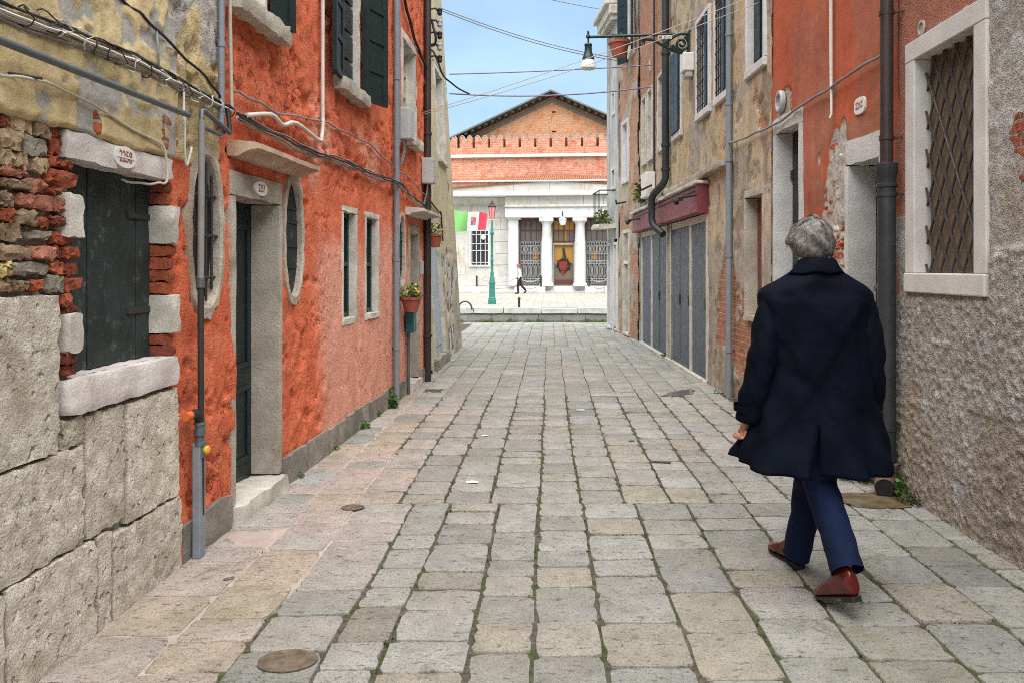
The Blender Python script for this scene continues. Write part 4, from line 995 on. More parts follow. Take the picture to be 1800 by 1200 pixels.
def lattice(W, s0, s1, z0, z1, dw, dh, d, r_, parent, mat, knots=True):
    sl = dh / dw
    k = 0
    for sg in (1, -1):
        n = int((s1 - s0) / dw + (z1 - z0) / dh) + 3
        for i in range(-n, n + 1):
            # line z = zc + sg*sl*(s - s0), offset i*dh
            pts = []
            c = z0 + i * dh
            for s in (s0, s1):
                pts.append((s, c + sg * sl * (s - s0)))
            (a, za), (b, zb) = pts
            t0, t1 = 0.0, 1.0; dz = zb - za
            for lo, hi in ((z0, z1),):
                ta = (lo - za) / dz; tb = (hi - za) / dz; t0 = max(t0, min(ta, tb)); t1 = min(t1, max(ta, tb))
            if t1 - t0 < .02: continue
            run([W.P(a + (b - a) * t0, za + dz * t0, d + .004 * sg), W.P(a + (b - a) * t1, za + dz * t1, d + .004 * sg)], r_, 'lattice_bar', mat, parent, 6)
    if knots:
        nz = int((z1 - z0) / (dh / 2)) + 2; km = None
        for iz in range(nz):
            for js in range(int((s1 - s0) / (dw / 2)) + 2):
                if (iz + js) % 2: continue
                s = s0 + js * dw / 2; z = z0 + iz * dh / 2
                if s > s1 + .001 or z > z1 + .001: continue
                if km is None:
                    k0 = MB().lathe((0, 0, -.014), [(.009, 0), (.0135, .004), (.0135, .024), (.009, .028)], 8).build('lattice_collar', mat, None, smooth=40); km = k0.data; o = k0
                else: o = bpy.data.objects.new('lattice_collar', km); C.objects.link(o)
                o.parent = parent; o.location = Vector(W.P(s, z, d)) - worldloc(parent)
M_bronze = mat_paint('brown_iron', (.050, .043, .038), .5, .12, worn=(.12, .10, .08), wamt=.3)
lattice(WR1, s0, s1, z0, z1, dw, dh, -.058, .0085, lw, M_bronze)
tag(MB().lathe(WR1.P(4.86, 3.02, 0), [(.035, 0), (.05, .008), (.05, .014), (.036, .016), (.034, .006)], 18, axis=(-1, 0, 0)).build('vent_cover', M_jamb, None, smooth=35), 'small round vent in red plaster above the latticed window', 'vent')
# cast iron drainpipe between the two right hand houses
t = thing('drainpipe', WR1.P(5.16, 0, .10), 'brown and black cast iron drainpipe behind the walking man', 'drainpipe')
run([WR1.P(5.16, 2.18, .10), WR1.P(5.15, 5.0, .10)], .043, 'upper_tube', M_brownpipe, t, 14)
for z in (2.36, 3.20): run([WR1.P(5.16, z, .10), WR1.P(5.16, z + .03, .10)], .049, 'clip', M_brownpipe, t, 14); MB().bar(WR1.P(5.16, z + .015, .06), WR1.P(5.10, z + .015, -.02), .012, .012).build('bracket', M_iron, t)
M_castiron = mat_paint('black_cast_iron', (.028, .031, .034), .48, .15, worn=(.09, .07, .055), wamt=.3, bump=.002)
MB().lathe(WR1.P(5.16, .14, .10), [(.060, 0), (.060, 1.90), (.068, 1.905), (.068, 1.925), (.060, 1.93), (.064, 1.98), (.073, 2.0), (.073, 2.06), (.064, 2.066)], 18).build('cast_iron_tube', M_castiron, t, smooth=40)
for z in (.42, 1.98): run([WR1.P(5.16, z, .10), WR1.P(5.16, z + .03, .10)], .066, 'clip', M_castiron, t, 14); MB().bar(WR1.P(5.16, z + .015, .05), WR1.P(5.09, z + .015, -.02), .012, .012).build('bracket', M_iron, t)
M_clay = mat_paint('brown_clay_shoe', (.15, .085, .062), .6, .12, worn=(.22, .16, .12), wamt=.3)
MB().tube([WR1.P(5.16, .19, .10), WR1.P(5.16, .13, .105), WR1.P(5.145, .085, .115), WR1.P(5.10, .062, .14), WR1.P(5.05, .058, .16)], [.070, .068, .066, .064, .062], 16, cap=False).build('outlet_shoe', M_clay, t, smooth=60)
MB().lathe(WR1.P(5.16, .17, .10), [(.074, 0), (.080, .01), (.080, .03), (.07, .034)], 16).build('shoe_collar', M_clay, t, smooth=40)
MB().lathe(WR1.P(5.052, .058, .1595), [(.058, 0), (.058, .002)], 16, axis=(-.2, -.5, 0)).build('outlet_mouth', M_dark, t)

# ------------------------------------------------------------------ RIGHT 2: red plaster house
g2 = thing('red_plaster_house', WR2.P(6.4, 0), 'red plastered house on the right behind the walking man', 'house')
DA = (5.42, 5.90, .08, 2.29); DB = (6.86, 7.42, .12, 2.80)
def bare2(S, Z):
    n = fbm(S, Z, .22, 5, 81)
    a = blob(S, Z, 6.12, 1.95, .24, .75) + blob(S, Z, 6.28, 1.55, .36, .55) * .9 + .55 * blob(S, Z, 6.0, 2.55, .06, .16) + .5 * blob(S, Z, 6.45, 2.42, .07, .12) + blob(S, Z, 7.22, 3.02, .22, .22) * .8 + blob(S, Z, 6.3, .9, .9, .4) * .7
    return sstep(.28, .36, a * 1.0 - .55 * (n - .42))
def e2(S, Z):
    b = bare2(S, Z)
    return .03 * (fbm(S, Z, 1.0, 3, 83) - .5) + .004 * fbm(S, Z, .06, 3, 84) - b * (.030 - .028 * (fbm(S, Z, .07, 3, 85)))
def n2(S, Z, D):
    b = bare2(S, Z)
    return {'bare': b, 'brick': b * sstep(.52, .60, fbm(S, Z, .2, 3, 86)), 'dull': sstep(.5, .66, fbm(S * 1.6, Z * .5, .5, 4, 87)) * .9, 'brown': sstep(.60, .7, fbm(S, Z, .35, 4, 88) + .12 * (1 - sstep(0, .9, Z)))}
M_r2 = wall_mat('terracotta_plaster', [(None, (.38, .085, .038), (.49, .125, .060), 4, 0), ('dull', (.33, .10, .056), (.42, .145, .088), 6, .6, .4), ('brown', (.30, .105, .06), (.38, .155, .095), 6, .6, .35), ('bare', (.33, .29, .24), (.52, .48, .42), 16, .3)],
                brick=('brick', [(.34, .08, .04), (.42, .14, .075), (.25, .06, .035)], (.42, .38, .32)), fine=.004, fscale=70, streak=.15)
HS = [('r', DA[0] - .01, DA[1] + .03, 0, DA[3] + .06), ('r', DB[0] - .03, DB[1] + .03, 0, DB[3] + .05)]
rw2 = wall_sheet('wall', WR2, lin(5.18, 7.56, .016), lin(0, 4.6, .018) + lin(4.8, 5.4, .1), HS, e2, n2, M_r2, g2)
core(g2, WR2, 5.2, 7.55, 5.4, 4)
# rubble showing through the torn plaster
r_ = random.Random(5); k = 0; z = 1.05
while z < 2.45:
    s = 5.98; h_ = r_.uniform(.05, .085)
    while s < 6.62:
        L = r_.uniform(.07, .17); sm, zm = s + L / 2, z + h_ / 2
        if float(bare2(np.array(sm), np.array(zm))) > .75:
            k += 1; stone('rubble_stone', WR2, s, s + L - .008, z, z + h_ - .008, -.08, r_.uniform(-.018, .002), r_.choice([M_bone, M_jamb, M_bone, M_jamb, BR['p'], BR['r']]), rw2, (3, 3, 2), .006, .7, seed=500 + k)
        s += L
    z += h_
def door_r(house, W, D, depth, leaf, frame, fw, lint, seed, jr=None):
    p = surround(house, W, D[0], D[1], D[2], D[3], fw, .018, depth + .02, frame, seed, 'door', None, lint, amp=.004)
    MB().wbox(W, D[0], D[1], D[2], D[3], -depth - .05, -depth).build('door_leaf', leaf, p)
    m = MB(); w = D[1] - D[0]; H_ = D[3] - D[2]
    for a, b in ((.06, .42), (.48, .92)):
        for c, d in ((.08, .46), (.54, .92)):
            m.wbox(W, D[0] + w * c, D[0] + w * d, D[2] + H_ * a, D[2] + H_ * b, -depth, -depth + .014)
    m.build('door_panel', leaf, p, bevel=.012)
    stone('threshold', W, D[0] - .04, D[1] + .04, -.02, D[2] - .003, -depth - .1, .07, M_plinth, p, (8, 2, 3), .007, .3, seed + 9)
    return p
M_whitewash = mat_stone('whitewashed_jamb', (.46, .455, .43), (.60, .595, .57), 5, speck_amt=.15, bump=.006, bscale=50, stain=(.37, .36, .33))
p = door_r(g2, WR2, DA, .20, M_teal, M_whitewash, .055, .19, 171)
MB().lathe(WR2.P(5.80, 1.35, -.20), [(.01, 0), (.012, .03), (.024, .04), (.022, .058), (.01, .062)], 12, axis=(-1, 0, 0)).build('door_knob', M_zinc, p, smooth=40)
p = door_r(g2, WR2, DB, .15, M_oldteal, M_whitewash, .075, .14, 181)
for z in (1.7, 2.35): MB().wbox(WR2, 7.36, 7.41, z, z + .09, -.15, -.125).build('hinge', M_iron, p)
pl = oval_leaf(WR2, 5.715, 2.71, .082, .062, .016, 3.2, M_white, 'number_plate', g2)
text_mesh('2247', .066, M_redpaint, 'house_number', pl, WR2, 5.715, 2.71, .018)
MB().wbox(WR2, 5.65, 5.78, 2.703, 2.708, .019, .020).build('stencil_gap', M_white, pl)
tag(run([WR2.P(6.17, 5.3, .03), WR2.P(6.16, 3.18, .03), WR2.P(6.15, 2.74, .03), WR2.P(6.14, 2.70, .05)], [.015, .015, .010, .008], 'white_pipe', M_whitecable, n=9), 'thin white pipe ending halfway down the red plaster on the right', 'pipe')
t = thing('wall_fan', WR2.P(7.28, 3.05, 0), 'round grey extractor vent in flaking plaster above the green door', 'vent')
MB().lathe(WR2.P(7.28, 3.08, 0), [(.10, 0), (.105, .03), (.095, .045), (.075, .045), (.072, .02)], 22, axis=(-1, 0, 0)).build('housing', M_box, t, smooth=35)
MB().lathe(WR2.P(7.28, 3.08, .012), [(.070, 0), (.070, .003)], 22, axis=(-1, 0, 0)).build('grille', M_iron, t)
tag(run([WR1.P(5.24, 2.985, .06), WR2.P(5.9, 2.965, .04), WR2.P(6.6, 2.93, .04), WR2.P(7.4, 2.88, .05), WR3.P(8.2, 2.90, .05), WR3.P(8.97, 2.95, .06)], .011, 'slack_cable', M_greycable, sag=.02, jit=.006, sub=8), 'grey twisted cable sloping from the brown drainpipe across to the ochre wall', 'cable')

# ------------------------------------------------------------------ RIGHT 3: ochre house with the shopfront
g3 = thing('ochre_house', WR3.P(11.5, 0), 'peeling ochre house on the right with grey shop shutters below', 'house')
NW = (7.80, 8.36, 1.0, 2.26)
UW = [(7.72, 8.26), (9.10, 9.62), (9.99, 10.63), (11.74, 12.30), (13.08, 13.62), (14.32, 14.72), (15.02, 15.42)]
SH = (10.06, 15.55, 0.0, 2.63)
HS = [('r', NW[0] - .02, NW[1] + .02, NW[2] - .02, NW[3] + .02), ('r', SH[0] + .02, SH[1] - .02, 0, 2.60)] + [('r', a - .02, b + .02, 3.60, 4.86) for a, b in UW]
def torn3(S, Z):
    n = fbm(S, Z, .35, 5, 91)
    a = .9 * box_mask(S, Z, 13.0, 16.5, 4.2, 8, .6) + .75 * blob(S, Z, 8.6, .9, 1.6, 1.0) + .85 * blob(S, Z, 9.2, 1.3, .35, .5) + .6 * blob(S, Z, 15.7, 1.2, .4, 1.0) + .55 * blob(S, Z, 12.9, 5.3, .9, .6) + .5 * blob(S, Z, 8.0, 3.1, .5, .4)
    return sstep(.30, .36, a * .62 - .8 * (n - .46))
def e3(S, Z):
    b = torn3(S, Z); c = sstep(.60, .64, fbm(S, Z, .25, 5, 96))
    return .03 * (fbm(S, Z, .9, 3, 93) - .5) + .005 * fbm(S, Z, .06, 3, 94) - b * .022 - c * .010
def n3(S, Z, D):
    b = torn3(S, Z)
    return {'brick': b * .95, 'grey': np.maximum(sstep(.50, .62, fbm(S, Z, .5, 5, 95)) * .95, .9 * (1 - sstep(1.7, 2.1, Z + .5 * (fbm(S, Z, .5, 3, 2) - .5)))), 'warm': sstep(.55, .63, fbm(S, Z, .4, 5, 97)), 'hole': sstep(.60, .64, fbm(S, Z, .25, 5, 96))}
M_r3 = wall_mat('ochre_plaster', [(None, (.43, .335, .215), (.56, .455, .315), 6, 0), ('warm', (.48, .335, .175), (.58, .43, .25), 6, .7, .3), ('grey', (.31, .265, .205), (.46, .405, .33), 8, .8, .3), ('hole', (.24, .19, .14), (.38, .315, .24), 11, .7, .15)],
                brick=('brick', [(.38, .13, .065), (.46, .20, .11), (.30, .20, .13)], (.38, .33, .26)), fine=.006, fscale=60, streak=.22, grime=((.12, .085, .06), .4), cracks=.5)
rw3 = wall_sheet('wall', WR3, lin(7.52, 10.3, .024) + lin(10.33, 15.95, .035), lin(0, 5.6, .028) + lin(5.7, 7.5, .08), HS, e3, n3, M_r3, g3)
core(g3, WR3, 7.53, 15.9, 7.5, 4.5)
p = surround(g3, WR3, *NW, .06, .012, .16, M_jamb, 191, 'window', (.06, .03, .05), .08)
M_redwood = mat_paint('worn_red_wood', (.16, .055, .035), .7, .15, worn=(.25, .17, .12), wamt=.5)
MB().wbox(WR3, NW[0], NW[1], NW[2], NW[3], -.16, -.12).build('shutter', M_redwood, p)
MB().wbox(WR3, NW[0] + .26, NW[0] + .28, NW[2], NW[3], -.118, -.110).build('shutter_gap', M_dark, p)
downpipe('drainpipe', WR3, 8.88, .05, .0, 7.4, .036, M_pvc, 'grey drainpipe on the ochre wall left of the walking man', clips=(.55, 1.65, 2.75, 3.4, 4.2))
# first-floor windows
M_whitefr = mat_stone('white_window_stone', (.56, .54, .52), (.68, .66, .64), 5, speck_amt=.12, bump=.003, bscale=50, stain=(.50, .46, .42))
for i, (a, b) in enumerate(UW):
    p = mframe(g3, WR3, a, b, 3.62, 4.86, .065 if i < 3 else .05, .03, .14, M_whitefr if i not in (4, 5, 6) else M_bone, 'window', .09)
    MB().wbox(WR3, a, b, 3.62, 4.86, -.14, -.11).build('pane', M_glass, p)
    if i == 0:
        MB().wbox(WR3, a, b, 3.62, 4.86, -.08, -.05).build('shutter', M_teal, p); MB().wbox(WR3, a + .05, a + .22, 3.70, 4.80, -.049, -.035).build('shutter_board', M_teal, p, bevel=.006); MB().wbox(WR3, a + .29, b - .05, 3.70, 4.80, -.049, -.035).build('shutter_board', M_teal, p, bevel=.006)
    elif i in (1, 2):
        for zz in [3.70 + .16 * q for q in range(8)]: run([WR3.P(a, zz, .02), WR3.P(b, zz, .02)], .008, 'grille_bar', M_iron, p, 5)
        for q in range(5): run([WR3.P(a + (b - a) * (q + .5) / 5, 3.62, .02), WR3.P(a + (b - a) * (q + .5) / 5, 4.86, .02)], .009, 'grille_bar', M_iron, p, 5)
        MB().wbox(WR3, a + .012, a + .10, 3.64, 4.84, -.07, .05).build('shutter', M_teal, p)
    elif i == 3:
        MB().wbox(WR3, a - .01, a + .27, 3.62, 4.88, .031, .065).build('shutter', M_teal, p, bevel=.005); MB().wbox(WR3, a + .28, b + .01, 3.62, 4.88, .031, .065).build('shutter', M_teal, p, bevel=.005)
    else:
        MB().wbox(WR3, a, b, 3.62, 4.86, -.105, -.08).build('shutter', M_bluedoor if i > 4 else M_oldteal, p)
# ledge over the shop, with broken tiles
led = MB()
for i in range(14):
    s = 9.0 + i * .47; stone('ledge_stone', WR3, s, s + .462, 2.70 + .008 * math.sin(i * 2.1), 2.785 + .008 * math.sin(i * 2.1), -.05, .10 + .02 * math.sin(i), M_jamb, g3, (4, 2, 2), .008, .4, seed=600 + i)
# shop front
sf = thing('shopfront', WR3.P(12.8, 0, .05), 'closed shop with dull red sign board and tall blue grey shutters', 'shop')
M_fascia = mat_paint('dull_red_board', (.235, .075, .085), .6, .14, worn=(.36, .19, .18), wamt=.5); M_fdark = mat_paint('deep_red_board', (.17, .03, .035), .55)
M_cream = mat_stone('cream_stone_post', (.50, .46, .38), (.62, .585, .51), 5, speck_amt=.15, bump=.003, stain=(.36, .30, .22))
M_slate = mat_paint('blue_grey_shutter', (.085, .105, .125), .55, .08, worn=(.14, .15, .16), wamt=.5)
f = MB().wbox(WR3, 10.06, 15.98, 2.23, 2.60, .02, .13).build('sign_board', M_fascia, sf, bevel=.008)
MB().wbox(WR3, 10.06, 15.98, 2.53, 2.575, .131, .150).build('moulding', M_fascia, f, bevel=.008); MB().wbox(WR3, 10.06, 15.98, 2.24, 2.285, .131, .145).build('moulding', M_fascia, f, bevel=.008)
MB().wbox(WR3, 10.035, 10.058, 2.225, 2.605, .0, .155).build('end_board', M_fdark, f)
stone('stone_cap', WR3, 10.0, 16.03, 2.605, 2.655, .0, .19, M_cream, sf, (30, 2, 2), .005, .3, 7)
MB().wbox(WR3, 10.08, 15.55, 0, 2.6, -.30, -.20).build('back_board', M_dark, sf)
posts = [(10.07, 10.14), (11.03, 11.13), (12.46, 12.80), (14.31, 14.43), (15.46, 15.56)]
for i, (a, b) in enumerate(posts): MB().wbox(WR3, a, b, .0, 2.225, -.15, .018).build('post', M_cream if i != 2 else M_jamb, sf, bevel=.006)
MB().wbox(WR3, 12.44, 12.49, .0, 2.225, .019, .028).build('post_trim', M_cream, sf); MB().wbox(WR3, 12.77, 12.82, .0, 2.225, .019, .028).build('post_trim', M_cream, sf)
for (a, b) in zip(posts[:-1], posts[1:]):
    s0_, s1_ = a[1] + .005, b[0] - .005; nl = 2 if s1_ - s0_ > 1.1 else 1
    MB().wbox(WR3, s0_, s1_, 2.12, 2.225, -.10, .012).build('head_rail', M_cream, sf, bevel=.006)
    w = (s1_ - s0_) / nl
    for q in range(nl):
        x0 = s0_ + q * w + .006; x1 = s0_ + (q + 1) * w - .006
        pn = MB().wbox(WR3, x0, x1, .03, 2.115, -.06, -.004).build('shutter_panel', M_slate, sf, bevel=.006)
        MB().wbox(WR3, x0 + .06, x1 - .06, .10, 2.05, -.0035, .002).build('recess_panel', M_slate, pn, bevel=.004)
        MB().wbox(WR3, x0 + .02, x0 + .055, .95, 1.10, -.0035, .02).build('bolt', M_iron, pn)
MB().wbox(WR3, 10.07, 15.56, -.02, .03, -.12, .06).build('kerb_sill', M_cream, sf, bevel=.006)
for i, (s, lab) in enumerate(((10.35, 'black spotlight arm on the near end of the red sign board'), (15.2, 'black spotlight arm on the far end of the red sign board'))):
    t = thing('spotlight', WR3.P(s, 2.45, .15), lab, 'spotlight')
    run([WR3.P(s - .2, 2.47, .13), WR3.P(s - .05, 2.45, .30), WR3.P(s + .15, 2.42, .32), WR3.P(s + .3, 2.46, .34)], .018, 'arm', M_iron, t, 8)
    MB().lathe(WR3.P(s + .22, 2.44, .33), [(.02, 0), (.035, .03), (.038, .10), (.03, .105)], 12, axis=(.3, 1, -.3)).build('lamp_head', M_iron, t, smooth=40)
    MB().lathe(WR3.P(s - .02, 2.45, .30), [(.02, 0), (.035, .03), (.036, .08), (.03, .085)], 12, axis=(-.3, -1, -.3)).build('lamp_head', M_iron, t, smooth=40)
t = thing('drainpipe', WR3.P(13.0, 2.2, .08), 'black drainpipe with a kink crossing the red sign board', 'drainpipe')
run([WR3.P(12.62, 7.5, .08), WR3.P(12.62, 2.98, .08), WR3.P(12.64, 2.88, .12), WR3.P(12.80, 2.74, .24), WR3.P(12.84, 2.66, .27), WR3.P(12.84, 2.30, .27), WR3.P(12.80, 2.20, .24), WR3.P(12.62, 2.06, .12)], .062, 'tube', M_castiron, t, 14)
for z in (3.1, 3.5, 5.0): run([WR3.P(12.62, z, .08), WR3.P(12.62, z + .05, .08)], .074, 'clip', M_castiron, t, 14)
tag(run([WR3.P(13.98, 7.5, .03), WR3.P(13.97, 2.8, .03)], .02, 'vertical_cable', M_brownpipe), 'thin dark pipe right of the paired windows on the ochre house', 'pipe')
t = thing('satellite_box', WR3.P(14.0, 2.9, .1), 'white box with a bracket above the shop sign', 'box')
MB().wbox(WR3, 13.9, 14.45, 2.80, 3.25, .02, .2).build('case', M_white, t, bevel=.015)
run([WR3.P(13.85, 3.0, .1), WR3.P(13.75, 2.9, .3), WR3.P(13.7, 3.0, .35)], .02, 'bracket', M_iron, t)
t = thing('junction_box', WR3.P(11.0, 4.3, 0), 'white junction box on the wall under the street lamp bracket', 'box')
MB().wbox(WR3, 10.86, 11.10, 4.30, 4.56, .0, .16).build('case', M_white, t, bevel=.015); MB().wbox(WR3, 10.88, 11.08, 4.22, 4.298, .02, .12).build('cable_gland', M_box, t, bevel=.01)

# ------------------------------------------------------------------ RIGHT 4 and 5: brick house and grey corner house
g4 = thing('brick_house', WR4.P(16.8, 0), 'narrow house of flaking plaster over brick near the canal on the right', 'house')
HS = [('r', 16.82, 17.42, 3.42, 4.78), ('r', 16.75, 17.35, .05, 2.35), ('r', 16.3, 16.75, 6.1, 7.6)]
def e4(S, Z): return .03 * (fbm(S, Z, .7, 3, 103) - .5) - .02 * sstep(.48, .54, fbm(S, Z, .35, 5, 101))
def n4(S, Z, D): return {'brick': sstep(.46, .56, fbm(S, Z, .35, 5, 101) + .06 * (1 - sstep(0, 1.4, Z)) + .08 * sstep(2.2, 3, Z)), 'grey': sstep(.5, .6, fbm(S, Z, .4, 4, 104))}
M_r4 = wall_mat('flaked_plaster', [(None, (.40, .31, .21), (.52, .42, .30), 4, 0), ('grey', (.33, .30, .26), (.45, .42, .37), 6, .5)], brick=('brick', [(.42, .16, .085), (.50, .25, .14), (.36, .27, .18)], (.42, .37, .30)), fine=.005, fscale=40, streak=.2)
wall_sheet('wall', WR4, lin(15.93, 17.88, .045), lin(0, 8.6, .05), HS, e4, n4, M_r4, g4); core(g4, WR4, 15.93, 17.88, 8.6, 5)
p = mframe(g4, WR4, 16.87, 17.37, 3.48, 4.72, .07, .03, .14, M_whitefr, 'window', .09); MB().wbox(WR4, 16.87, 17.37, 3.48, 4.72, -.12, -.06).build('shutter', M_bluedoor, p)
p = mframe(g4, WR4, 16.80, 17.30, .08, 2.28, .07, .02, .14, M_bone, 'door', .06); MB().wbox(WR4, 16.8, 17.3, .08, 2.28, -.12, -.06).build('door_leaf', M_jamb, p)
MB().wbox(WR4, 16.8, 17.3, 1.6, 1.66, -.058, .0).build('transom', M_white, p)
p = mframe(g4, WR4, 16.32, 16.73, 6.14, 7.58, .07, .03, .14, M_whitefr, 'window', .08); MB().wbox(WR4, 16.32, 16.73, 6.14, 7.58, -.12, -.06).build('pane', M_glass, p)
shutter_leaf(WR4, 16.28, .26, 6.14, 7.58, R(14), -1, M_teal, p); shutter_leaf(WR4, 16.78, .28, 6.0, 7.58, R(30), 1, M_teal, p)
run([WR4.P(17.1, 2.98, .0), WR4.P(16.9, 2.92, .25), WR4.P(16.7, 2.98, .3)], .02, 'wall_bracket', M_iron, g4)
g5 = thing('corner_house', WR4.P(18.6, 0), 'tall grey stone corner house beside the canal with a moulded cornice', 'house')
HS = [('r', 18.3, 18.7, 3.4, 3.9), ('r', 18.35, 18.62, 5.2, 5.75), ('r', 18.05, 18.4, .05, 2.2), ('r', 18.75, 19.15, .05, 2.1)]
def e5(S, Z): return .012 * (fbm(S, Z, .5, 3, 113) - .5)
def n5(S, Z, D): return {'dark': sstep(.5, .64, fbm(S * 3, Z * .35, .6, 4, 114)), 'white': 1 - sstep(1.7, 2.1, Z)}
M_r5 = wall_mat('grey_stucco', [(None, (.44, .42, .385), (.56, .54, .50), 4, 0), ('dark', (.30, .285, .26), (.40, .385, .355), 6, .5), ('white', (.58, .56, .52), (.70, .68, .64), 5, .3)], fine=.004, fscale=40, streak=.25)
wall_sheet('wall', WR4, lin(17.90, 19.35, .05), lin(0, 7.5, .06), HS, e5, n5, M_r5, g5); core(g5, WR4, 17.9, 19.34, 7.5, 5, M_bone)
MB().wbox(WR4, 19.34, 19.37, 0, 7.5, -5, .0).build('canal_side_wall', M_r5, g5)
cz = 7.32
c5 = MB().wbox(WR4, 17.88, 19.55, cz + .12, cz + .34, -.3, .22).build('cornice', M_bone, g5, bevel=.02)
MB().wbox(WR4, 17.88, 19.60, cz + .342, cz + .44, -.3, .32).build('cornice_cap', M_bone, c5, bevel=.02)
for i in range(9): MB().wbox(WR4, 17.95 + i * .175, 18.04 + i * .175, cz, cz + .118, .0, .17).build('dentil', M_bone, c5, bevel=.008)
for i, (a, b, c, d) in enumerate(((18.32, 18.68, 3.45, 3.86), (18.37, 18.60, 5.24, 5.71))):
    p = mframe(g5, WR4, a, b, c, d, .05, .02, .12, M_whitefr, 'window', .06); MB().wbox(WR4, a, b, c, d, -.12, -.07).build('pane', M_glass, p)
for i, (a, b, mt) in enumerate(((18.08, 18.37, M_white), (18.78, 19.12, M_box))):
    p = mframe(g5, WR4, a, b, .08, 2.05, .07, .03, .12, M_whitefr, 'door', .05); MB().wbox(WR4, a, b, .08, 2.05, -.12, -.07).build('door_leaf', mt, p)
    MB().wbox(WR4, a, b, 1.45, 1.52, -.068, -.02).build('transom', M_white, p)
t = thing('iron_balcony', WR4.P(18.6, 2.5, 0), 'small balcony with iron railing and greenery on the grey corner house', 'balcony')
stone('balcony_slab', WR4, 18.2, 19.2, 2.45, 2.56, -.05, .42, M_bone, t, (6, 2, 3), .008, .3, 5)
for q in range(6): run([WR4.P(18.24 + q * .184, 2.56, .38), WR4.P(18.24 + q * .184, 3.35, .38)], .006, 'baluster', M_iron, t, 5)
run([WR4.P(18.2, 3.35, 0), WR4.P(18.2, 3.35, .38), WR4.P(19.2, 3.35, .38), WR4.P(19.2, 3.35, 0)], .016, 'handrail', M_iron, t, 6)
# ------------------------------------------------------------------ the white stone hall across the canal
FY = 48.0; PX = FY / F
FA = R(5)                                        # the front is turned a little towards the right
def fp(x, y, out=0.0):
    """front point: x,y measured on the photograph at the hall's distance, out in metres towards the street"""
    X = (x - CX) * PX; Z = EYE - (y - CY) * PX
    return Vector((X * math.cos(FA) + out * -math.sin(FA), FY - X * math.sin(FA) - out * math.cos(FA), Z))
def Xp(x): return (x - CX) * PX
def Zp(y): return EYE - (y - CY) * PX
class Front:
    """coordinates on the hall's front: s along it to the right, z up, d towards the viewer"""
    side = 1
    def P(self, s, z, d=0.0):
        return (s * math.cos(FA) - d * math.sin(FA), FY - s * math.sin(FA) - d * math.cos(FA), z)
WF = Front()
def fbox(x0, x1, y0, y1, d0, d1, name, mat, parent, bevel=None):
    o = MB().hexa([WF.P(s, z, d) for z in (Zp(y1), Zp(y0)) for (s, d) in ((Xp(x0), d1), (Xp(x1), d1), (Xp(x1), d0), (Xp(x0), d0))]).build(name, mat, parent, bevel=bevel); fix_normals(o); return o
def fboxm(s0, s1, z0, z1, d0, d1, name, mat, parent, bevel=None):
    o = MB().hexa([WF.P(s, z, d) for z in (z0, z1) for (s, d) in ((s0, d1), (s1, d1), (s1, d0), (s0, d0))]).build(name, mat, parent, bevel=bevel); fix_normals(o); return o
hall = thing('white_stone_hall', WF.P(0, 0), 'white stone hall with columns under a red brick gable across the canal', 'building')
M_hall = mat_stone('hall_white_stone', (.50, .475, .42), (.60, .58, .535), 1.2, speck_amt=.08, bump=.01, bscale=12, stain=(.46, .36, .24), streak=True)
M_hallw = mat_stone('hall_pale_stone', (.58, .575, .555), (.66, .655, .64), 1.5, speck_amt=.06, bump=.006, bscale=12, stain=(.47, .45, .41), streak=True)
def mat_hallbrick(name, cols, mortar):
    t = NT(name); x, y, z = t.sep()
    br = t.n('ShaderNodeTexBrick'); wob = t.math('MULTIPLY', t.math('SUBTRACT', t.noise(2.2, 3), .5), .12)
    t.l(t.comb(t.math('ADD', x, wob), t.math('ADD', z, wob)), br.inputs['Vector']); br.inputs['Scale'].default_value = 1
    br.inputs['Brick Width'].default_value = .34; br.inputs['Row Height'].default_value = .11; br.inputs['Mortar Size'].default_value = .012
    br.inputs['Color1'].default_value = (*cols[0], 1); br.inputs['Color2'].default_value = (*cols[1], 1); br.inputs['Mortar'].default_value = (*mortar, 1)
    c = t.mix(t.rng(t.noise(2.6, 6, .7), .5, .68), br.outputs['Color'], cols[2]); c = t.mix(t.math('MULTIPLY', t.rng(t.noise(.9, 6, .7), .52, .66), .5), c, (.50, .38, .29))
    c = t.mix(t.math('MULTIPLY', t.rng(t.noise(3.5, 7, .8), .54, .64), .75), c, cols[3])
    c = t.mix(t.math('MULTIPLY', t.rng(t.noise(1.4, 6, .75, stretch=(1.6, 1.6, .3)), .52, .66), .45), c, (.26, .15, .10))
    return t.done(c, .93, t.bump(t.noise(9, 5, .7), .05), spec=.15)
M_brickA = mat_hallbrick('gable_brick', [(.60, .235, .10), (.68, .32, .16), (.52, .185, .08), (.34, .16, .09)], (.62, .44, .30))
M_brickB = mat_hallbrick('parapet_brick', [(.56, .17, .09), (.62, .26, .155), (.46, .115, .065), (.62, .47, .38)], (.58, .40, .29))
# body
fboxm(-24, 24, -.05, Zp(357), -.9, 0, 'front_wall', M_hall, hall)
bd = fboxm(-24, 24, -.05, Zp(272), -16, -.92, 'rear_wall', M_brickB, hall)
# plinth and stylobate
fbox(540, 1400, 503, 516, 0, .30, 'plinth', M_hallw, hall, .03); fbox(540, 1400, 511, 517, .302, .55, 'plinth', M_hall, hall, .03)
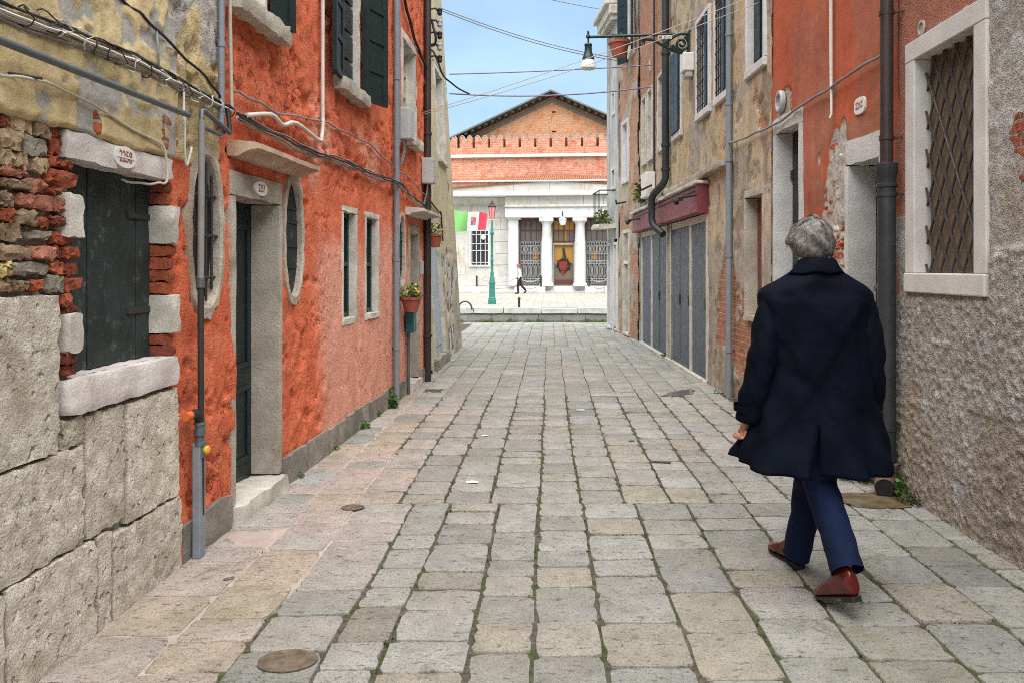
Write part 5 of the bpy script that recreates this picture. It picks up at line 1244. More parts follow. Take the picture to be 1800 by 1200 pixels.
# coursed stone panels on the wall left of the columns
r = random.Random(3)
for y0, y1 in ((362, 383), (383, 404), (404, 425), (425, 446), (446, 466), (466, 484), (484, 502)):
    x = 742 + r.uniform(-12, 0)
    while x < 893:
        w = r.uniform(24, 42); x1 = min(x + w, 894)
        if not (x1 > 823 and x < 861 and y1 > 404 and y0 < 468): fbox(x + .35, x1 - .35, y0 + .35, y1 - .35, 0.002, .035 + r.uniform(-.006, .006), 'ashlar_block', M_hall, hall)
        x = x1
def fwindow(x0, x1, y0, y1):
    w = fbox(x0 - 3, x1 + 3, y0 - 3, y0, .0, .10, 'window', M_hallw, hall)
    fbox(x0 - 3, x0, y0, y1, .0, .09, 'jamb', M_hallw, w); fbox(x1, x1 + 3, y0, y1, .0, .09, 'jamb', M_hallw, w); fbox(x0 - 3, x1 + 3, y1, y1 + 3, .0, .12, 'sill', M_hallw, w)
    fbox(x0, x1, y0, y1, .004, .02, 'pane', M_glass, w)
    return w
w = fwindow(826, 857, 406, 466)
for i in range(8): fbox(827.5 + i * 4, 828.7 + i * 4, 406, 466, .05, .09, 'grille_bar', M_iron if i % 2 else M_whitefr, w)
for y in (412, 428, 440, 461): fbox(826, 857, y, y + 1.2, .091, .11, 'grille_bar', M_whitefr, w)
o = MB().lathe(WF.P(Xp(849), Zp(417), .14), [(.10, 0), (.16, .02), (.16, .05), (.10, .06)], 16, axis=(0, -1, 0)).build('round_badge', M_white, w, smooth=40)
# columns, pilasters and entablature
M_col = M_hallw
def fcol(xc, wt, wb, y0, y1, name='column'):
    c = MB(); n = 18
    prof = [(wb * .62, 0), (wb * .62, .12), (wb * .56, .16), (wb * .5, .22), (wb * .49, 1.4), (wb * .46, 2.7), (wt * .5, Zp(y0) - Zp(y1) - .50), (wt * .53, Zp(y0) - Zp(y1) - .46), (wt * .53, Zp(y0) - Zp(y1) - .40), (wt * .60, Zp(y0) - Zp(y1) - .34), (wt * .74, Zp(y0) - Zp(y1) - .22)]
    o = c.lathe(WF.P(Xp(xc), Zp(y1), .35), prof, n).build(name, M_col, hall, smooth=35)
    hw = wt * .78
    fboxm(Xp(xc) - hw, Xp(xc) + hw, Zp(y0) - .222, Zp(y0), .35 - hw, .35 + hw, 'capital', M_col, o, .02)
    return o
for xc in (962, 1020, 1079, 1137): fcol(xc, .56, .74, 384, 503)
fbox(895, 912, 384, 503, .002, .55, 'pilaster', M_hallw, hall, .03); fbox(892, 917, 379, 387, .004, .66, 'pilaster_capital', M_hallw, hall, .03)
fbox(890, 1400, 366, 384, .05, .80, 'architrave', M_hallw, hall, .03); fbox(890, 1400, 362, 366, .05, .92, 'taenia', M_hall, hall, .02)
r = random.Random(5); x = 890
while x < 1160:
    L = r.uniform(34, 50); fbox(x + .2, x + L - .2, 347.5, 362, .05, .74 + r.uniform(-.01, .01), 'frieze_block', M_hall, hall); x += L
fbox(540, 889, 347.5, 358, .002, .18, 'frieze_block', M_hall, hall)
co = fbox(540, 1400, 341, 347, -.2, 1.15, 'cornice', M_hallw, hall, .04); fbox(540, 1400, 338.5, 341, -.2, 1.0, 'cornice_step', M_hall, co, .02)
r = random.Random(6); x = 720
while x < 1220:
    L = r.uniform(48, 80); fbox(x + .2, x + L - .2, 322.5, 338.4, -.3, .80 + r.uniform(-.012, .012), 'attic_block', M_hall, hall); x += L
fbox(540, 1400, 320, 322.4, -.3, 1.0, 'attic_cap', M_hallw, hall, .03)
# doors and wrought iron screens in the three bays
M_maroon = mat_paint('maroon_frame', (.105, .030, .026), .5, .1); M_net = mat_paint('pale_net', (.13, .115, .10), .8, .08); M_wrought = mat_paint('grey_wrought_iron', (.30, .30, .29), .5, .1)
M_amber = NT('amber_hall'); M_amber = M_amber.done((.40, .20, .04), .6); M_banner = mat_paint('dark_banner', (.02, .02, .022), .7); M_redban = mat_paint('red_banner', (.22, .02, .018), .6)
for bi, (x0, x1) in enumerate(((913, 953), (972, 1011), (1029, 1069), (1088, 1128))):
    b = fbox(x0 - 1, x1 + 1, 384, 389, -.25, .04, 'bay_frame', M_maroon, hall)
    fbox(x0, x1, 389, 501, .003, .012, 'back_panel', M_net if bi != 1 else M_amber, b)
    fbox(x0, x0 + 2.4, 389, 501, .013, .08, 'stile', M_maroon, b); fbox(x1 - 2.4, x1, 389, 501, .013, .08, 'stile', M_maroon, b)
    fbox((x0 + x1) / 2 - .8, (x0 + x1) / 2 + .8, 389, 425 if bi != 1 else 432, .013, .07, 'mullion', M_maroon, b)
    for q in (.26, .74): fbox(x0 + (x1 - x0) * q - .35, x0 + (x1 - x0) * q + .35, 389, 424, .013, .05, 'mullion', M_maroon, b)
    fbox(x0 + 2.5, x1 - 2.5, 405, 406.2, .013, .06, 'transom', M_maroon, b); fbox(x0 + 2.5, x1 - 2.5, 424, 426, .013, .07, 'transom', M_maroon, b)
    if bi != 1:
        m = MB()     # iron screen: spears, rings and ovals
        def ringm(cx, cy, rx, ry, t=.022, n=14):
            m.tube([WF.P(Xp(cx) + rx * PX * math.cos(a), Zp(cy) + ry * PX * math.sin(a), .14) for a in [2 * math.pi * k / n for k in range(n + 1)]], t, 5)
        nx = 8; w_ = (x1 - x0 - 5) / nx
        for k in range(nx + 1):
            xx = x0 + 2.5 + k * w_; m.tube([WF.P(Xp(xx), Zp(500), .12), WF.P(Xp(xx), Zp(424), .12)], .018, 5)
            if k < nx:
                m.tube([WF.P(Xp(xx), Zp(429), .13), WF.P(Xp(xx + w_ / 2), Zp(424), .13), WF.P(Xp(xx + w_), Zp(429), .13)], .03, 5)
                m.tube([WF.P(Xp(xx), Zp(495), .13), WF.P(Xp(xx + w_ / 2), Zp(500), .13), WF.P(Xp(xx + w_), Zp(495), .13)], .03, 5)
        for yy in (432, 447, 459, 464, 490, 494): m.tube([WF.P(Xp(x0 + 2.5), Zp(yy), .13), WF.P(Xp(x1 - 2.5), Zp(yy), .13)], .022, 5)
        for k in range(4): ringm(x0 + 2.5 + (k + .5) * (x1 - x0 - 5) / 4, 477, 3.4, 11)
        for k in range(6): ringm(x0 + 2.5 + (k + .5) * (x1 - x0 - 5) / 6, 461.5, 2.4, 2.4); ringm(x0 + 2.5 + (k + .5) * (x1 - x0 - 5) / 6, 439, 2.4, 6)
        m.build('iron_screen', M_wrought, b, smooth=60)
        fbox((x0 + x1) / 2 + (3 if bi == 0 else -9), (x0 + x1) / 2 + (12 if bi == 0 else 0), 441, 456, .014, .03, 'gilt_panel', M_amber, b)
    else:
        fbox(x0 + 3, x0 + 18, 407, 423, .014, .03, 'glass_pane', M_tanpanel, b); fbox(x0 + 24, x0 + 36, 407, 423, .014, .03, 'glass_pane', M_net, b)
        fbox(x0 + .5, x0 + 2.6, 429, 498, .09, .2, 'door_jamb', M_wrought, b); fbox(x1 - 2.6, x1 - .5, 429, 498, .09, .2, 'door_jamb', M_wrought, b); fbox(x0 + .5, x1 - .5, 427.5, 431, .09, .21, 'door_head', M_wrought, b)
        fbox(x0 + 2.6, x1 - 2.6, 464, 497, .014, .03, 'inner_wall', M_tanpanel, b); fbox(x0 + 2, x1 - 2, 492, 499, .1, .16, 'door_rail', M_maroon, b)
        # ship's wheel emblem with a hanging banner, seen in the doorway
        cx, cy = 991, 466; m = MB(); R0 = .36
        m.tube([WF.P(Xp(cx) + R0 * math.cos(a), Zp(cy) + R0 * math.sin(a), .1) for a in [2 * math.pi * k / 24 for k in range(25)]], .05, 6)
        for k in range(8):
            a = 2 * math.pi * k / 8 + .2; m.tube([WF.P(Xp(cx) + R0 * .2 * math.cos(a), Zp(cy) + R0 * .2 * math.sin(a), .1), WF.P(Xp(cx) + R0 * 1.42 * math.cos(a), Zp(cy) + R0 * 1.42 * math.sin(a), .1)], .026, 5)
        m.build('ship_wheel', M_banner, b, smooth=60)
        z1_ = Zp(436); m = MB()
        m.add([WF.P(Xp(989), Zp(436), .12), WF.P(Xp(992), Zp(436), .12), WF.P(Xp(996), Zp(456), .12), WF.P(Xp(990), Zp(451), .12), WF.P(Xp(989), Zp(436), .08), WF.P(Xp(992), Zp(436), .08), WF.P(Xp(996), Zp(456), .08), WF.P(Xp(990), Zp(451), .08)],
              [(0, 3, 2, 1), (4, 5, 6, 7), (0, 1, 5, 4), (1, 2, 6, 5), (2, 3, 7, 6), (3, 0, 4, 7)]); m.build('black_banner', M_banner, b)
        m = MB(); m.add([WF.P(Xp(983), Zp(461), .13), WF.P(Xp(997), Zp(459), .13), WF.P(Xp(996), Zp(472), .13), WF.P(Xp(990), Zp(484), .13), WF.P(Xp(984), Zp(473), .13)] + [WF.P(Xp(a), Zp(c), .09) for a, c in ((983, 461), (997, 459), (996, 472), (990, 484), (984, 473))],
              [(0, 4, 3, 2, 1), (5, 6, 7, 8, 9)] + [(i, (i + 1) % 5, (i + 1) % 5 + 5, i + 5) for i in range(5)]); m.build('red_shield', M_redban, b)
# hanging lantern over the middle door
t = thing('porch_lantern', WF.P(Xp(991), Zp(390), .9), 'white hanging lantern over the middle doorway of the stone hall', 'lantern')
run([WF.P(Xp(991), Zp(374), .95), WF.P(Xp(991), Zp(384), .95)], .035, 'hanger', M_iron, t)
MB().lathe(WF.P(Xp(991), Zp(398), .95), [(.10, 0), (.16, .03), (.24, .34), (.27, .36), (.16, .44), (.05, .52)], 8).build('glass_body', M_white, t)
# string course and the swallow-tailed battlements walled into the front
gy = 272
fboxm(-16, 16, Zp(319.9), Zp(gy + 3), -.91, -.3, 'lower_brick_wall', M_brickB, hall)
fboxm(-16.2, 16.2, Zp(gy + 3), Zp(gy - 2), -.91, -.10, 'string_course', M_hallw, hall)
fboxm(-16, 16, Zp(gy - 2), Zp(258), -.91, -.12, 'parapet_wall', M_brickB, hall)
M_darkbrick = mat_stone('dark_brick', (.09, .06, .045), (.20, .12, .085), 4, speck_amt=.3, bump=.02, bscale=12)  # dark colour for the boxes that make the merlon gaps read as slots
ms = 27.5; x = 805 - ms * 6
while x < 1200:
    prof = [(0, 258), (0, 243), (1.5, 239), (4.5, 236), (7.5, 238), (10, 243), (11.5, 248), (13, 243), (15.5, 238), (18.5, 236), (21.5, 239), (23, 243), (23, 258)]
    m = MB(); n = len(prof)
    for d in (-.12, -.45): m.v += [WF.P(Xp(x + a), Zp(b), d) for a, b in prof]
    m.f += [tuple(range(n)), tuple(range(2 * n - 1, n - 1, -1))] + [(i, i + n, (i + 1) % n + n, (i + 1) % n) for i in range(n)]
    o = m.build('merlon', M_brickB, hall); fix_normals(o)
    m = MB()
    for i in range(1, n - 2): m.bar(WF.P(Xp(x + prof[i][0]), Zp(prof[i][1] - .4), -.28), WF.P(Xp(x + prof[i + 1][0]), Zp(prof[i + 1][1] - .4), -.28), .36, .05)
    o = m.build('merlon_cap', M_jamb, o)
    fbox(x + 23.05, x + ms - .05, 241, 257.9, -.62, -.48, 'slot_infill', M_darkbrick, hall)
    x += ms
# gable behind, with its roof
ax, ay = 968, 160; sl = (237 - 160) / (968 - 797)
def roofy(x): return ay + abs(x - ax) * sl
L_, R_ = 968 - 330, 968 + 330
m = MB(); pts = [(L_, 330), (R_, 330), (R_, roofy(R_)), (ax, ay), (L_, roofy(L_))]
for d in (-.92, -15): m.v += [WF.P(Xp(a), Zp(b), d) for a, b in pts]
m.f += [(0, 1, 2, 3, 4), (9, 8, 7, 6, 5)] + [(i, i + 5, (i + 1) % 5 + 5, (i + 1) % 5) for i in range(5)]
gb = m.build('gable_wall', M_brickA, hall); fix_normals(gb)
M_lead = mat_paint('grey_roof_edge', (.16, .18, .16), .6, .1); M_darkwood = mat_paint('dark_eave_wood', (.045, .035, .03), .8, .2)
for sg in (-1, 1):
    xe = ax + sg * 330
    def slab(off0, off1, d0, d1, name, mat):
        m = MB(); q = [(ax, ay), (xe, roofy(xe))]
        m.hexa([WF.P(Xp(ax), Zp(ay) + off0, d0), WF.P(Xp(xe), Zp(roofy(xe)) + off0, d0), WF.P(Xp(xe), Zp(roofy(xe)) + off0, d1), WF.P(Xp(ax), Zp(ay) + off0, d1),
                WF.P(Xp(ax), Zp(ay) + off1, d0), WF.P(Xp(xe), Zp(roofy(xe)) + off1, d0), WF.P(Xp(xe), Zp(roofy(xe)) + off1, d1), WF.P(Xp(ax), Zp(ay) + off1, d1)])
        o = m.build(name, mat, hall); fix_normals(o); return o
    slab(.02, .12, -15.5, -.1, 'roof', M_lead)
    slab(-.36, -.22, -.915, -.72, 'raking_moulding', M_hallw if False else M_rooftile); slab(-.52, -.37, -.915, -.80, 'raking_moulding', M_lead)
    for i in range(24):
        x = ax + sg * (8 + i * 12); zt = Zp(roofy(x)) + .015
        o = MB().hexa([WF.P(Xp(x - 2.6), zt - .22, -.16), WF.P(Xp(x + 2.6), zt - .22, -.16), WF.P(Xp(x + 2.6), zt - .22, -.9), WF.P(Xp(x - 2.6), zt - .22, -.9), WF.P(Xp(x - 2.6), zt, -.16), WF.P(Xp(x + 2.6), zt, -.16), WF.P(Xp(x + 2.6), zt, -.9), WF.P(Xp(x - 2.6), zt, -.9)]).build('rafter_end', M_darkwood, hall); fix_normals(o)
for y in (191, 226): fbox(968, 975, y, y + 2.5, -.915, -.90, 'putlog_hole', M_dark, gb)
# low tiled roof over the front block
m = MB(); tx = 978
def tily(x): return 309 + abs(x - tx) * .066
k = 0
for x in np.arange(700, 1230, 3.6):
    y = tily(x); m.tube([WF.P(Xp(x), Zp(y + 11) , .9), WF.P(Xp(x), Zp(y) + .12, -.28)], .062, 6)
m.build('roof_tiles', M_rooftile, hall, smooth=60)
m = MB(); m.hexa([WF.P(Xp(a), Zp(tily(a) + dy), d) for (dy, ds) in ((13, 0), (9, 0)) for (a, d) in ((700, .85), (978, .85), (978, -.3), (700, -.3))]) if False else None
for a0, a1 in ((620, 978), (978, 1330)):
    o = MB().add([WF.P(Xp(a0), Zp(tily(a0) + 12), .86), WF.P(Xp(a1), Zp(tily(a1) + 12), .86), WF.P(Xp(a1), Zp(tily(a1) + 1.5), -.3), WF.P(Xp(a0), Zp(tily(a0) + 1.5), -.3), WF.P(Xp(a0), Zp(322), .86), WF.P(Xp(a1), Zp(322), .86), WF.P(Xp(a1), Zp(322), -.3), WF.P(Xp(a0), Zp(322), -.3)],
        [(0, 1, 2, 3), (0, 4, 5, 1), (3, 2, 6, 7), (0, 3, 7, 4), (1, 5, 6, 2)]).build('tile_bed', M_brickB, hall); fix_normals(o)

# ------------------------------------------------------------------ far quay: lamp post, flag, chains
M_lampgreen = mat_paint('sea_green_iron', (.035, .20, .155), .45, .12, worn=(.10, .26, .21), wamt=.3)
def at(x, y, Y): return Vector(((x - CX) / F * Y, Y, EYE - (y - CY) / F * Y))
LY = 32.2; lp = at(865, 535, LY); k_ = LY / F
t = thing('lamp_post', (lp.x, lp.y, 0), 'green cast iron lamp post with a rose glass lantern on the far quay', 'lamp post')
H_ = lambda y: (535 - y) * k_
MB().lathe((lp.x, lp.y, 0), [(.17, 0), (.17, H_(528)), (.155, H_(527)), (.155, H_(524)), (.135, H_(523)), (.12, H_(500)), (.145, H_(499)), (.145, H_(497)), (.115, H_(496)), (.10, H_(488)), (.075, H_(486))], 8).build('pedestal', M_lampgreen, t, smooth=30)
MB().lathe((lp.x, lp.y, 0), [(.07, H_(486)), (.075, H_(480)), (.058, H_(478)), (.052, H_(460)), (.065, H_(459)), (.065, H_(457)), (.05, H_(456)), (.05, H_(450)), (.062, H_(449)), (.048, H_(447)), (.044, H_(414)), (.08, H_(412)), (.085, H_(410)), (.06, H_(408)), (.05, H_(402)), (.035, H_(398)), (.03, H_(388))], 14).build('shaft', M_lampgreen, t, smooth=40)
M_rose = mat_paint('rose_glass', (.80, .30, .30), .25, .05)
ln = MB().lathe((lp.x, lp.y, 0), [(.085, H_(386)), (.155, H_(364.5))], 6).build('lantern', M_rose, t)
MB().lathe((lp.x, lp.y, 0), [(.03, H_(389)), (.10, H_(387)), (.10, H_(386))], 6).build('lantern_base', M_whitefr, ln)
MB().lathe((lp.x, lp.y, 0), [(.19, H_(364.4)), (.20, H_(363)), (.11, H_(359.5)), (.10, H_(359)), (.11, H_(358.5)), (.05, H_(356)), (.02, H_(353))], 6).build('lantern_roof', M_iron, ln)
for k in range(6):
    a = 2 * math.pi * k / 6; c_, s_ = math.cos(a), math.sin(a)
    # lathe starts on its own axis frame, so rebuild the same corner
    A = Vector((0, 0, 1)); N = A.cross(Vector((1, 0, 0))).normalized(); B = A.cross(N); dv = N * c_ + B * s_
    run([Vector((lp.x, lp.y, H_(386))) + dv * .088, Vector((lp.x, lp.y, H_(364.5))) + dv * .158], .012, 'lantern_rib', M_redban, ln, 5)
# flag: green, white with a small four-part emblem, red
FLY = 31.0
M_fg = mat_paint('flag_green', (.20, .46, .13), .8, .05); M_fw = mat_paint('flag_white', (.80, .80, .79), .8, .03); M_fr = mat_paint('flag_red', (.75, .04, .07), .8, .05)
fl = thing('flag', at(790, 372, FLY), 'green, white and red flag with a small emblem flying beside the lamp post', 'flag')
def flagpt(u, v, off=0.0):      # u along the cloth, v down it
    top = 358 + 24 * u + 6 * math.sin(u * 5); bot = 405 + 3 * u + 3 * math.sin(u * 4 + 1)
    p = at(783 + 74 * u - 3 * v, top + (bot - top) * v, FLY); p.y += .14 * math.sin(u * 9 + v * 1.5) - off; return p
def strip(u0, u1, name, mat, v0=0.0, v1=1.0, off=0.0, parent=None, nu=8, nv=6):
    m = MB(); 
    for sgn in (0, .012):
        for i in range(nu + 1):
            for j in range(nv + 1):
                p = flagpt(u0 + (u1 - u0) * i / nu, v0 + (v1 - v0) * j / nv, off); p.y += sgn; m.v.append(tuple(p))
    K = (nu + 1) * (nv + 1)
    for i in range(nu):
        for j in range(nv):
            a = i * (nv + 1) + j; f = (a, a + 1, a + nv + 2, a + nv + 1); m.f += [f, tuple(q + K for q in reversed(f))]
    return m.build(name, mat, parent or fl, smooth=60)
strip(0, .55, 'green_band', M_fg); wb_ = strip(.55, .80, 'white_band', M_fw); strip(.80, 1.0, 'red_band', M_fr)
M_em = [mat_paint('emblem_' + n, c, .7) for n, c in (('red', (.72, .12, .06)), ('orange', (.80, .30, .12)), ('blue', (.14, .22, .55)), ('rose', (.75, .16, .16)))]
for (a, b, c, d, q) in ((.625, .675, .28, .48, 1), (.675, .735, .30, .50, 0), (.625, .675, .48, .70, 2), (.675, .735, .50, .72, 3)): strip(a, b, 'emblem_quarter', M_em[q], c, d, .008, wb_, 2, 2)
run([at(787.5, 350, FLY), at(787.5, 480, FLY)], .03, 'flag_pole', M_white, fl, 8); run([at(787.5, 479, FLY), Vector((at(787.5, 480, FLY).x, FLY, 0))], .04, 'flag_pole', M_white, fl, 8)
# chain fence before the hall
CYd = 46.6
posts_ = [838, 912, 951, 1036, 1070]
for i, x in enumerate(posts_):
    b_ = at(x, 472 + F * 1.5 / CYd, CYd); tt = thing('chain_post', (b_.x, CYd, 0), ['leftmost chain post, behind the lamp post', 'chain post by the walking far off person', 'chain post at the left column of the hall', 'chain post at the right hand iron screen', 'chain post near the corner house', 'rightmost chain post beyond the corner house'][i], 'post', 'low chain posts before the stone hall')
    MB().box(b_.x - .26, b_.x + .26, CYd - .26, CYd + .26, 0, .38).build('stone_base', M_hallw, tt, bevel=.03)
    MB().lathe((b_.x, CYd, .38), [(.07, 0), (.06, .05), (.05, .55), (.07, .58), (.05, .66), (.01, .70)], 10).build('iron_post', M_iron, tt, smooth=40)
for i, (a, b) in enumerate(zip(posts_[:-1], posts_[1:])):
    if (a, b) == (951, 1036): continue
    tt = thing('chain', at((a + b) / 2, 500, CYd), ['sagging chain from the lamp post to the walking person', 'sagging chain under the left iron screen', '', 'sagging chain under the right iron screen', 'sagging chain beyond the corner house'][i], 'chain', 'chains before the stone hall')
    for z in (.95, .55):
        p0 = Vector(((a - CX) / F * CYd, CYd, z)); p1 = Vector(((b - CX) / F * CYd, CYd, z))
        run([p0, p1], .022, 'chain_length', M_jamb, tt, 5, sag=.28, sub=12)
tag(MB().lathe(at(905.5, 541, QY + .2) * Vector((1, 1, 0)) if False else Vector((at(912, 541, QY).x, QY + .25, 0)), [(.05, 0), (.045, .3), (.07, .34), (.02, .40)], 10).build('mooring_post', M_iron, None, smooth=40), 'small dark mooring post on the far canal edge', 'post')
MBr = MB().tube([Vector((at(818, 0, QY).x + .26 * math.cos(a), QY - .08, -.06 + .30 * math.sin(a))) for a in [math.pi * k / 10 for k in range(11)]], .035, 6)
tag(MBr.build('mooring_ring', M_bronze, None, smooth=60), 'curved iron hoop on the canal edge at the foot of the cream house', 'hoop')
# ------------------------------------------------------------------ street lamp on a bracket
LS = 11.15; lw_ = WR3.P(LS, 4.9)[0]
t = thing('street_lamp', (lw_, LS, 4.6), 'dark green street lamp on a scrolled wall bracket reaching over the street', 'street lamp')
def lp_(x, y): return Vector(((x - CX) / F * LS, LS, EYE - (y - CY) / F * LS))
run([(lw_, LS, lp_(0, 60).z), lp_(1036, 65.5)], .020, 'arm', M_greenpaint, t, 10)
MB().box(lw_ - .03, lw_ + .02, LS - .05, LS + .05, lp_(0, 98).z, lp_(0, 55).z).build('wall_plate', M_greenpaint, t, bevel=.008)
def spiral(cx, cy, r0, r1, a0, a1, n=26): return [lp_(cx + (r0 + (r1 - r0) * k / n) * math.cos(a0 + (a1 - a0) * k / n), cy + (r0 + (r1 - r0) * k / n) * math.sin(a0 + (a1 - a0) * k / n)) for k in range(n + 1)]
m = MB(); m.tube(spiral(1198, 78, 13, 2.5, -1.2, 9.5), .020, 6); m.tube(spiral(1128, 76, 6.5, 1.2, -2.4, 7.2), .014, 6)
m.tube([lp_(1130, 69), lp_(1148, 71), lp_(1164, 80), lp_(1180, 89), lp_(1200, 94), lp_(1210, 96)], .022, 6); m.tube([lp_(1162, 79), lp_(1172, 74), lp_(1184, 66), lp_(1192, 62)], .020, 6)
m.tube([lp_(1172, 86), lp_(1186, 84), lp_(1200, 92)], .022, 6); m.tube(spiral(1183, 83, 5, 1.5, 0, 6.3), .016, 6); m.tube([lp_(1208, 62), lp_(1211, 80), lp_(1208, 96)], .02, 6)
m.build('scroll_bracket', M_greenpaint, t, smooth=60)
MB().hexa([lp_(1156, 70.5) + Vector((0, -.03, 0)), lp_(1180, 70) + Vector((0, -.03, 0)), lp_(1180, 70) + Vector((0, -.022, 0)), lp_(1156, 70.5) + Vector((0, -.022, 0)), lp_(1156, 64.2) + Vector((0, -.03, 0)), lp_(1180, 63.6) + Vector((0, -.03, 0)), lp_(1180, 63.6) + Vector((0, -.022, 0)), lp_(1156, 64.2) + Vector((0, -.022, 0))]).build('small_sign', M_white, t)
for a, b, mt in ((1157, 1163, M_redpaint), (1167, 1169.5, M_iron), (1172, 1178, M_box)):
    MB().hexa([lp_(a, 69.3) + Vector((0, -.034, 0)), lp_(b, 69.2) + Vector((0, -.034, 0)), lp_(b, 69.2) + Vector((0, -.031, 0)), lp_(a, 69.3) + Vector((0, -.031, 0)), lp_(a, 65.6) + Vector((0, -.034, 0)), lp_(b, 65.4) + Vector((0, -.034, 0)), lp_(b, 65.4) + Vector((0, -.031, 0)), lp_(a, 65.6) + Vector((0, -.031, 0))]).build('sign_mark', mt, t)
lc = lp_(1034, 66); zz = lambda y: lp_(0, y).z - lc.z; px_ = LS / F
MB().lathe(lc, [(1.5 * px_, zz(55)), (2.2 * px_, zz(59)), (1.5 * px_, zz(61)), (4 * px_, zz(63)), (4.5 * px_, zz(66)), (2 * px_, zz(68.5)), (1.4 * px_, zz(70)), (1.4 * px_, zz(76))], 12).build('finial', M_greenpaint, t, smooth=40)
MB().lathe(lc, [(1.6 * px_, zz(75.5)), (6.5 * px_, zz(78)), (7.2 * px_, zz(80)), (6.2 * px_, zz(82)), (6.8 * px_, zz(92)), (9 * px_, zz(99)), (10.8 * px_, zz(104)), (10.8 * px_, zz(105.5)), (9.5 * px_, zz(105.6))], 18).build('lamp_hood', M_greenpaint, t, smooth=40)
M_frost = mat_paint('frosted_glass', (.72, .70, .66), .35, .04)
MB().lathe(lc, [(9.6 * px_, zz(105.5)), (12 * px_, zz(111)), (13.4 * px_, zz(118)), (13.6 * px_, zz(121)), (12.2 * px_, zz(121.6)), (6 * px_, zz(121))], 18).build('glass_shade', M_frost, t, smooth=40)

# ------------------------------------------------------------------ overhead wires
def wire(a, b, r_, mat, label, sag=.05, cat='wire'):
    return tag(run([a, b], r_, 'overhead_wire', mat, None, 5, sag=sag, sub=16), label, cat, 'wires slung across the street')
M_violet = mat_paint('violet_line', (.20, .15, .24), .6)
wire(at(768, 12, 14.6), at(1092, 104, 17.4), .010, M_greycable, 'upper of the two thin grey wires sloping across the sky to the right', .12)
wire(at(768, 16, 14.6), at(1092, 108, 17.4), .010, M_greycable, 'lower of the two thin grey wires sloping across the sky to the right', .13)
wire(at(760, -60, 16.0), at(1072, 19, 18.9), .010, M_greycable, 'thin wire at the top of the sky near the corner house', .1)
wire(at(790, 131, 14.3), WR3.P(14.3, EYE + (CY - 115) / F * 14.3, .02), .012, M_violet, 'straight violet wire crossing the street below the lamp', .02)
wire(at(790, 165, 14.4), WR3.P(14.3, EYE + (CY - 153) / F * 14.3, .02), .014, M_violet, 'violet wire crossing just above the brick gable', .10)
cl = [(at(735, 201, 10.2), at(1345, -14, 8.0)), (at(735, 204, 10.2), at(1352, -2, 8.0))]
wire(*cl[0], .0042, M_beigecable, 'upper clothes line running from the brown drainpipe up to the ochre house', .05, 'clothes line')
wire(*cl[1], .0042, M_beigecable, 'lower clothes line running from the brown drainpipe up to the ochre house', .07, 'clothes line')
t = thing('pulley', at(735, 202, 10.2), 'white clothes line pulley on the brown drainpipe', 'pulley')
MB().tube([at(735, 202, 10.2) + Vector((.035 * math.cos(a), 0, .035 * math.sin(a))) for a in [2 * math.pi * k / 14 for k in range(15)]], .010, 6).build('wheel', M_white, t, smooth=60)
run([at(735, 202, 10.2), WL2.P(10.25, 3.55, 0)], .008, 'hook', M_iron, t)
tag(run([WL2.P(10.32, 4.85, .1), WL2.P(10.45, 4.55, .12), WL3.P(11.6, 4.85, .05), WL3.P(12.9, 5.1, .05), WL3.P(14.2, 5.0, .05), at(827, 167, 14.4)], .017, 'slack_rope', M_blackcable, None, 6, sag=.05, jit=.01, sub=7), 'dark sagging cable running along the top of the cream house', 'cable')
t = thing('insulator_cluster', WL2.P(10.35, 4.6, .1), 'tangle of brackets and insulators at the top of the brown drainpipe', 'brackets')
r = random.Random(3)
for k in range(5):
    z = 4.35 + .16 * k; run([WL2.P(10.36, z, .02), WL2.P(10.40, z + .03, .14), WL2.P(10.43, z - .05, .20)], .014, 'hook', M_iron, t, 6)
    MB().lathe(WL2.P(10.42, z - .06, .19), [(.02, 0), (.035, .02), (.03, .06), (.04, .08), (.02, .1)], 8).build('insulator', M_box if k % 2 else M_blackcable, t, smooth=40)

# ------------------------------------------------------------------ plants
def leaf_mat(name, dk, lt):
    t = NT(name); return t.done(t.mix(t.rng(t.noise(35, 3), .3, .7), dk, lt), .55, None, spec=.3)
M_leaf = leaf_mat('leaf_green', (.035, .085, .016), (.12, .21, .045)); M_leafy = leaf_mat('leaf_olive', (.06, .09, .02), (.17, .21, .06))
M_petal = mat_paint('yellow_petal', (.80, .55, .02), .6); M_terra = mat_paint('terracotta_pot', (.34, .085, .05), .7, .12)
def foliage(c, n, spread, size, parent, mat, seed, droop=.3, name='foliage', up=1.0):
    r = random.Random(seed); m = MB(); c = Vector(c)
    for k in range(n):
        d = Vector((r.gauss(0, 1), r.gauss(0, 1), abs(r.gauss(0, 1)) * up)); d.normalize(); p = c + Vector((d.x * spread[0], d.y * spread[1], d.z * spread[2])) * r.uniform(.25, 1)
        ax = (d + Vector((r.gauss(0, .5), r.gauss(0, .5), r.gauss(0, .4)))).normalized(); sd = ax.cross(Vector((r.gauss(0, 1), r.gauss(0, 1), r.gauss(0, 1)))).normalized(); L = size * r.uniform(.6, 1.3); w = L * .38
        nrm = ax.cross(sd); a = p; b = p + ax * L * .5; e = p + ax * L - Vector((0, 0, droop * L * .5))
        m.add([a, b + sd * w + nrm * w * .2, e, b - sd * w + nrm * w * .2, b], [(0, 1, 4), (1, 2, 4), (2, 3, 4), (3, 0, 4)])
        if r.random() < .3: m.add([c + Vector((0, 0, -.01)), c + Vector((size * .05, 0, 0)), p], [(0, 1, 2)])
    return m.build(name, mat, parent, smooth=60)
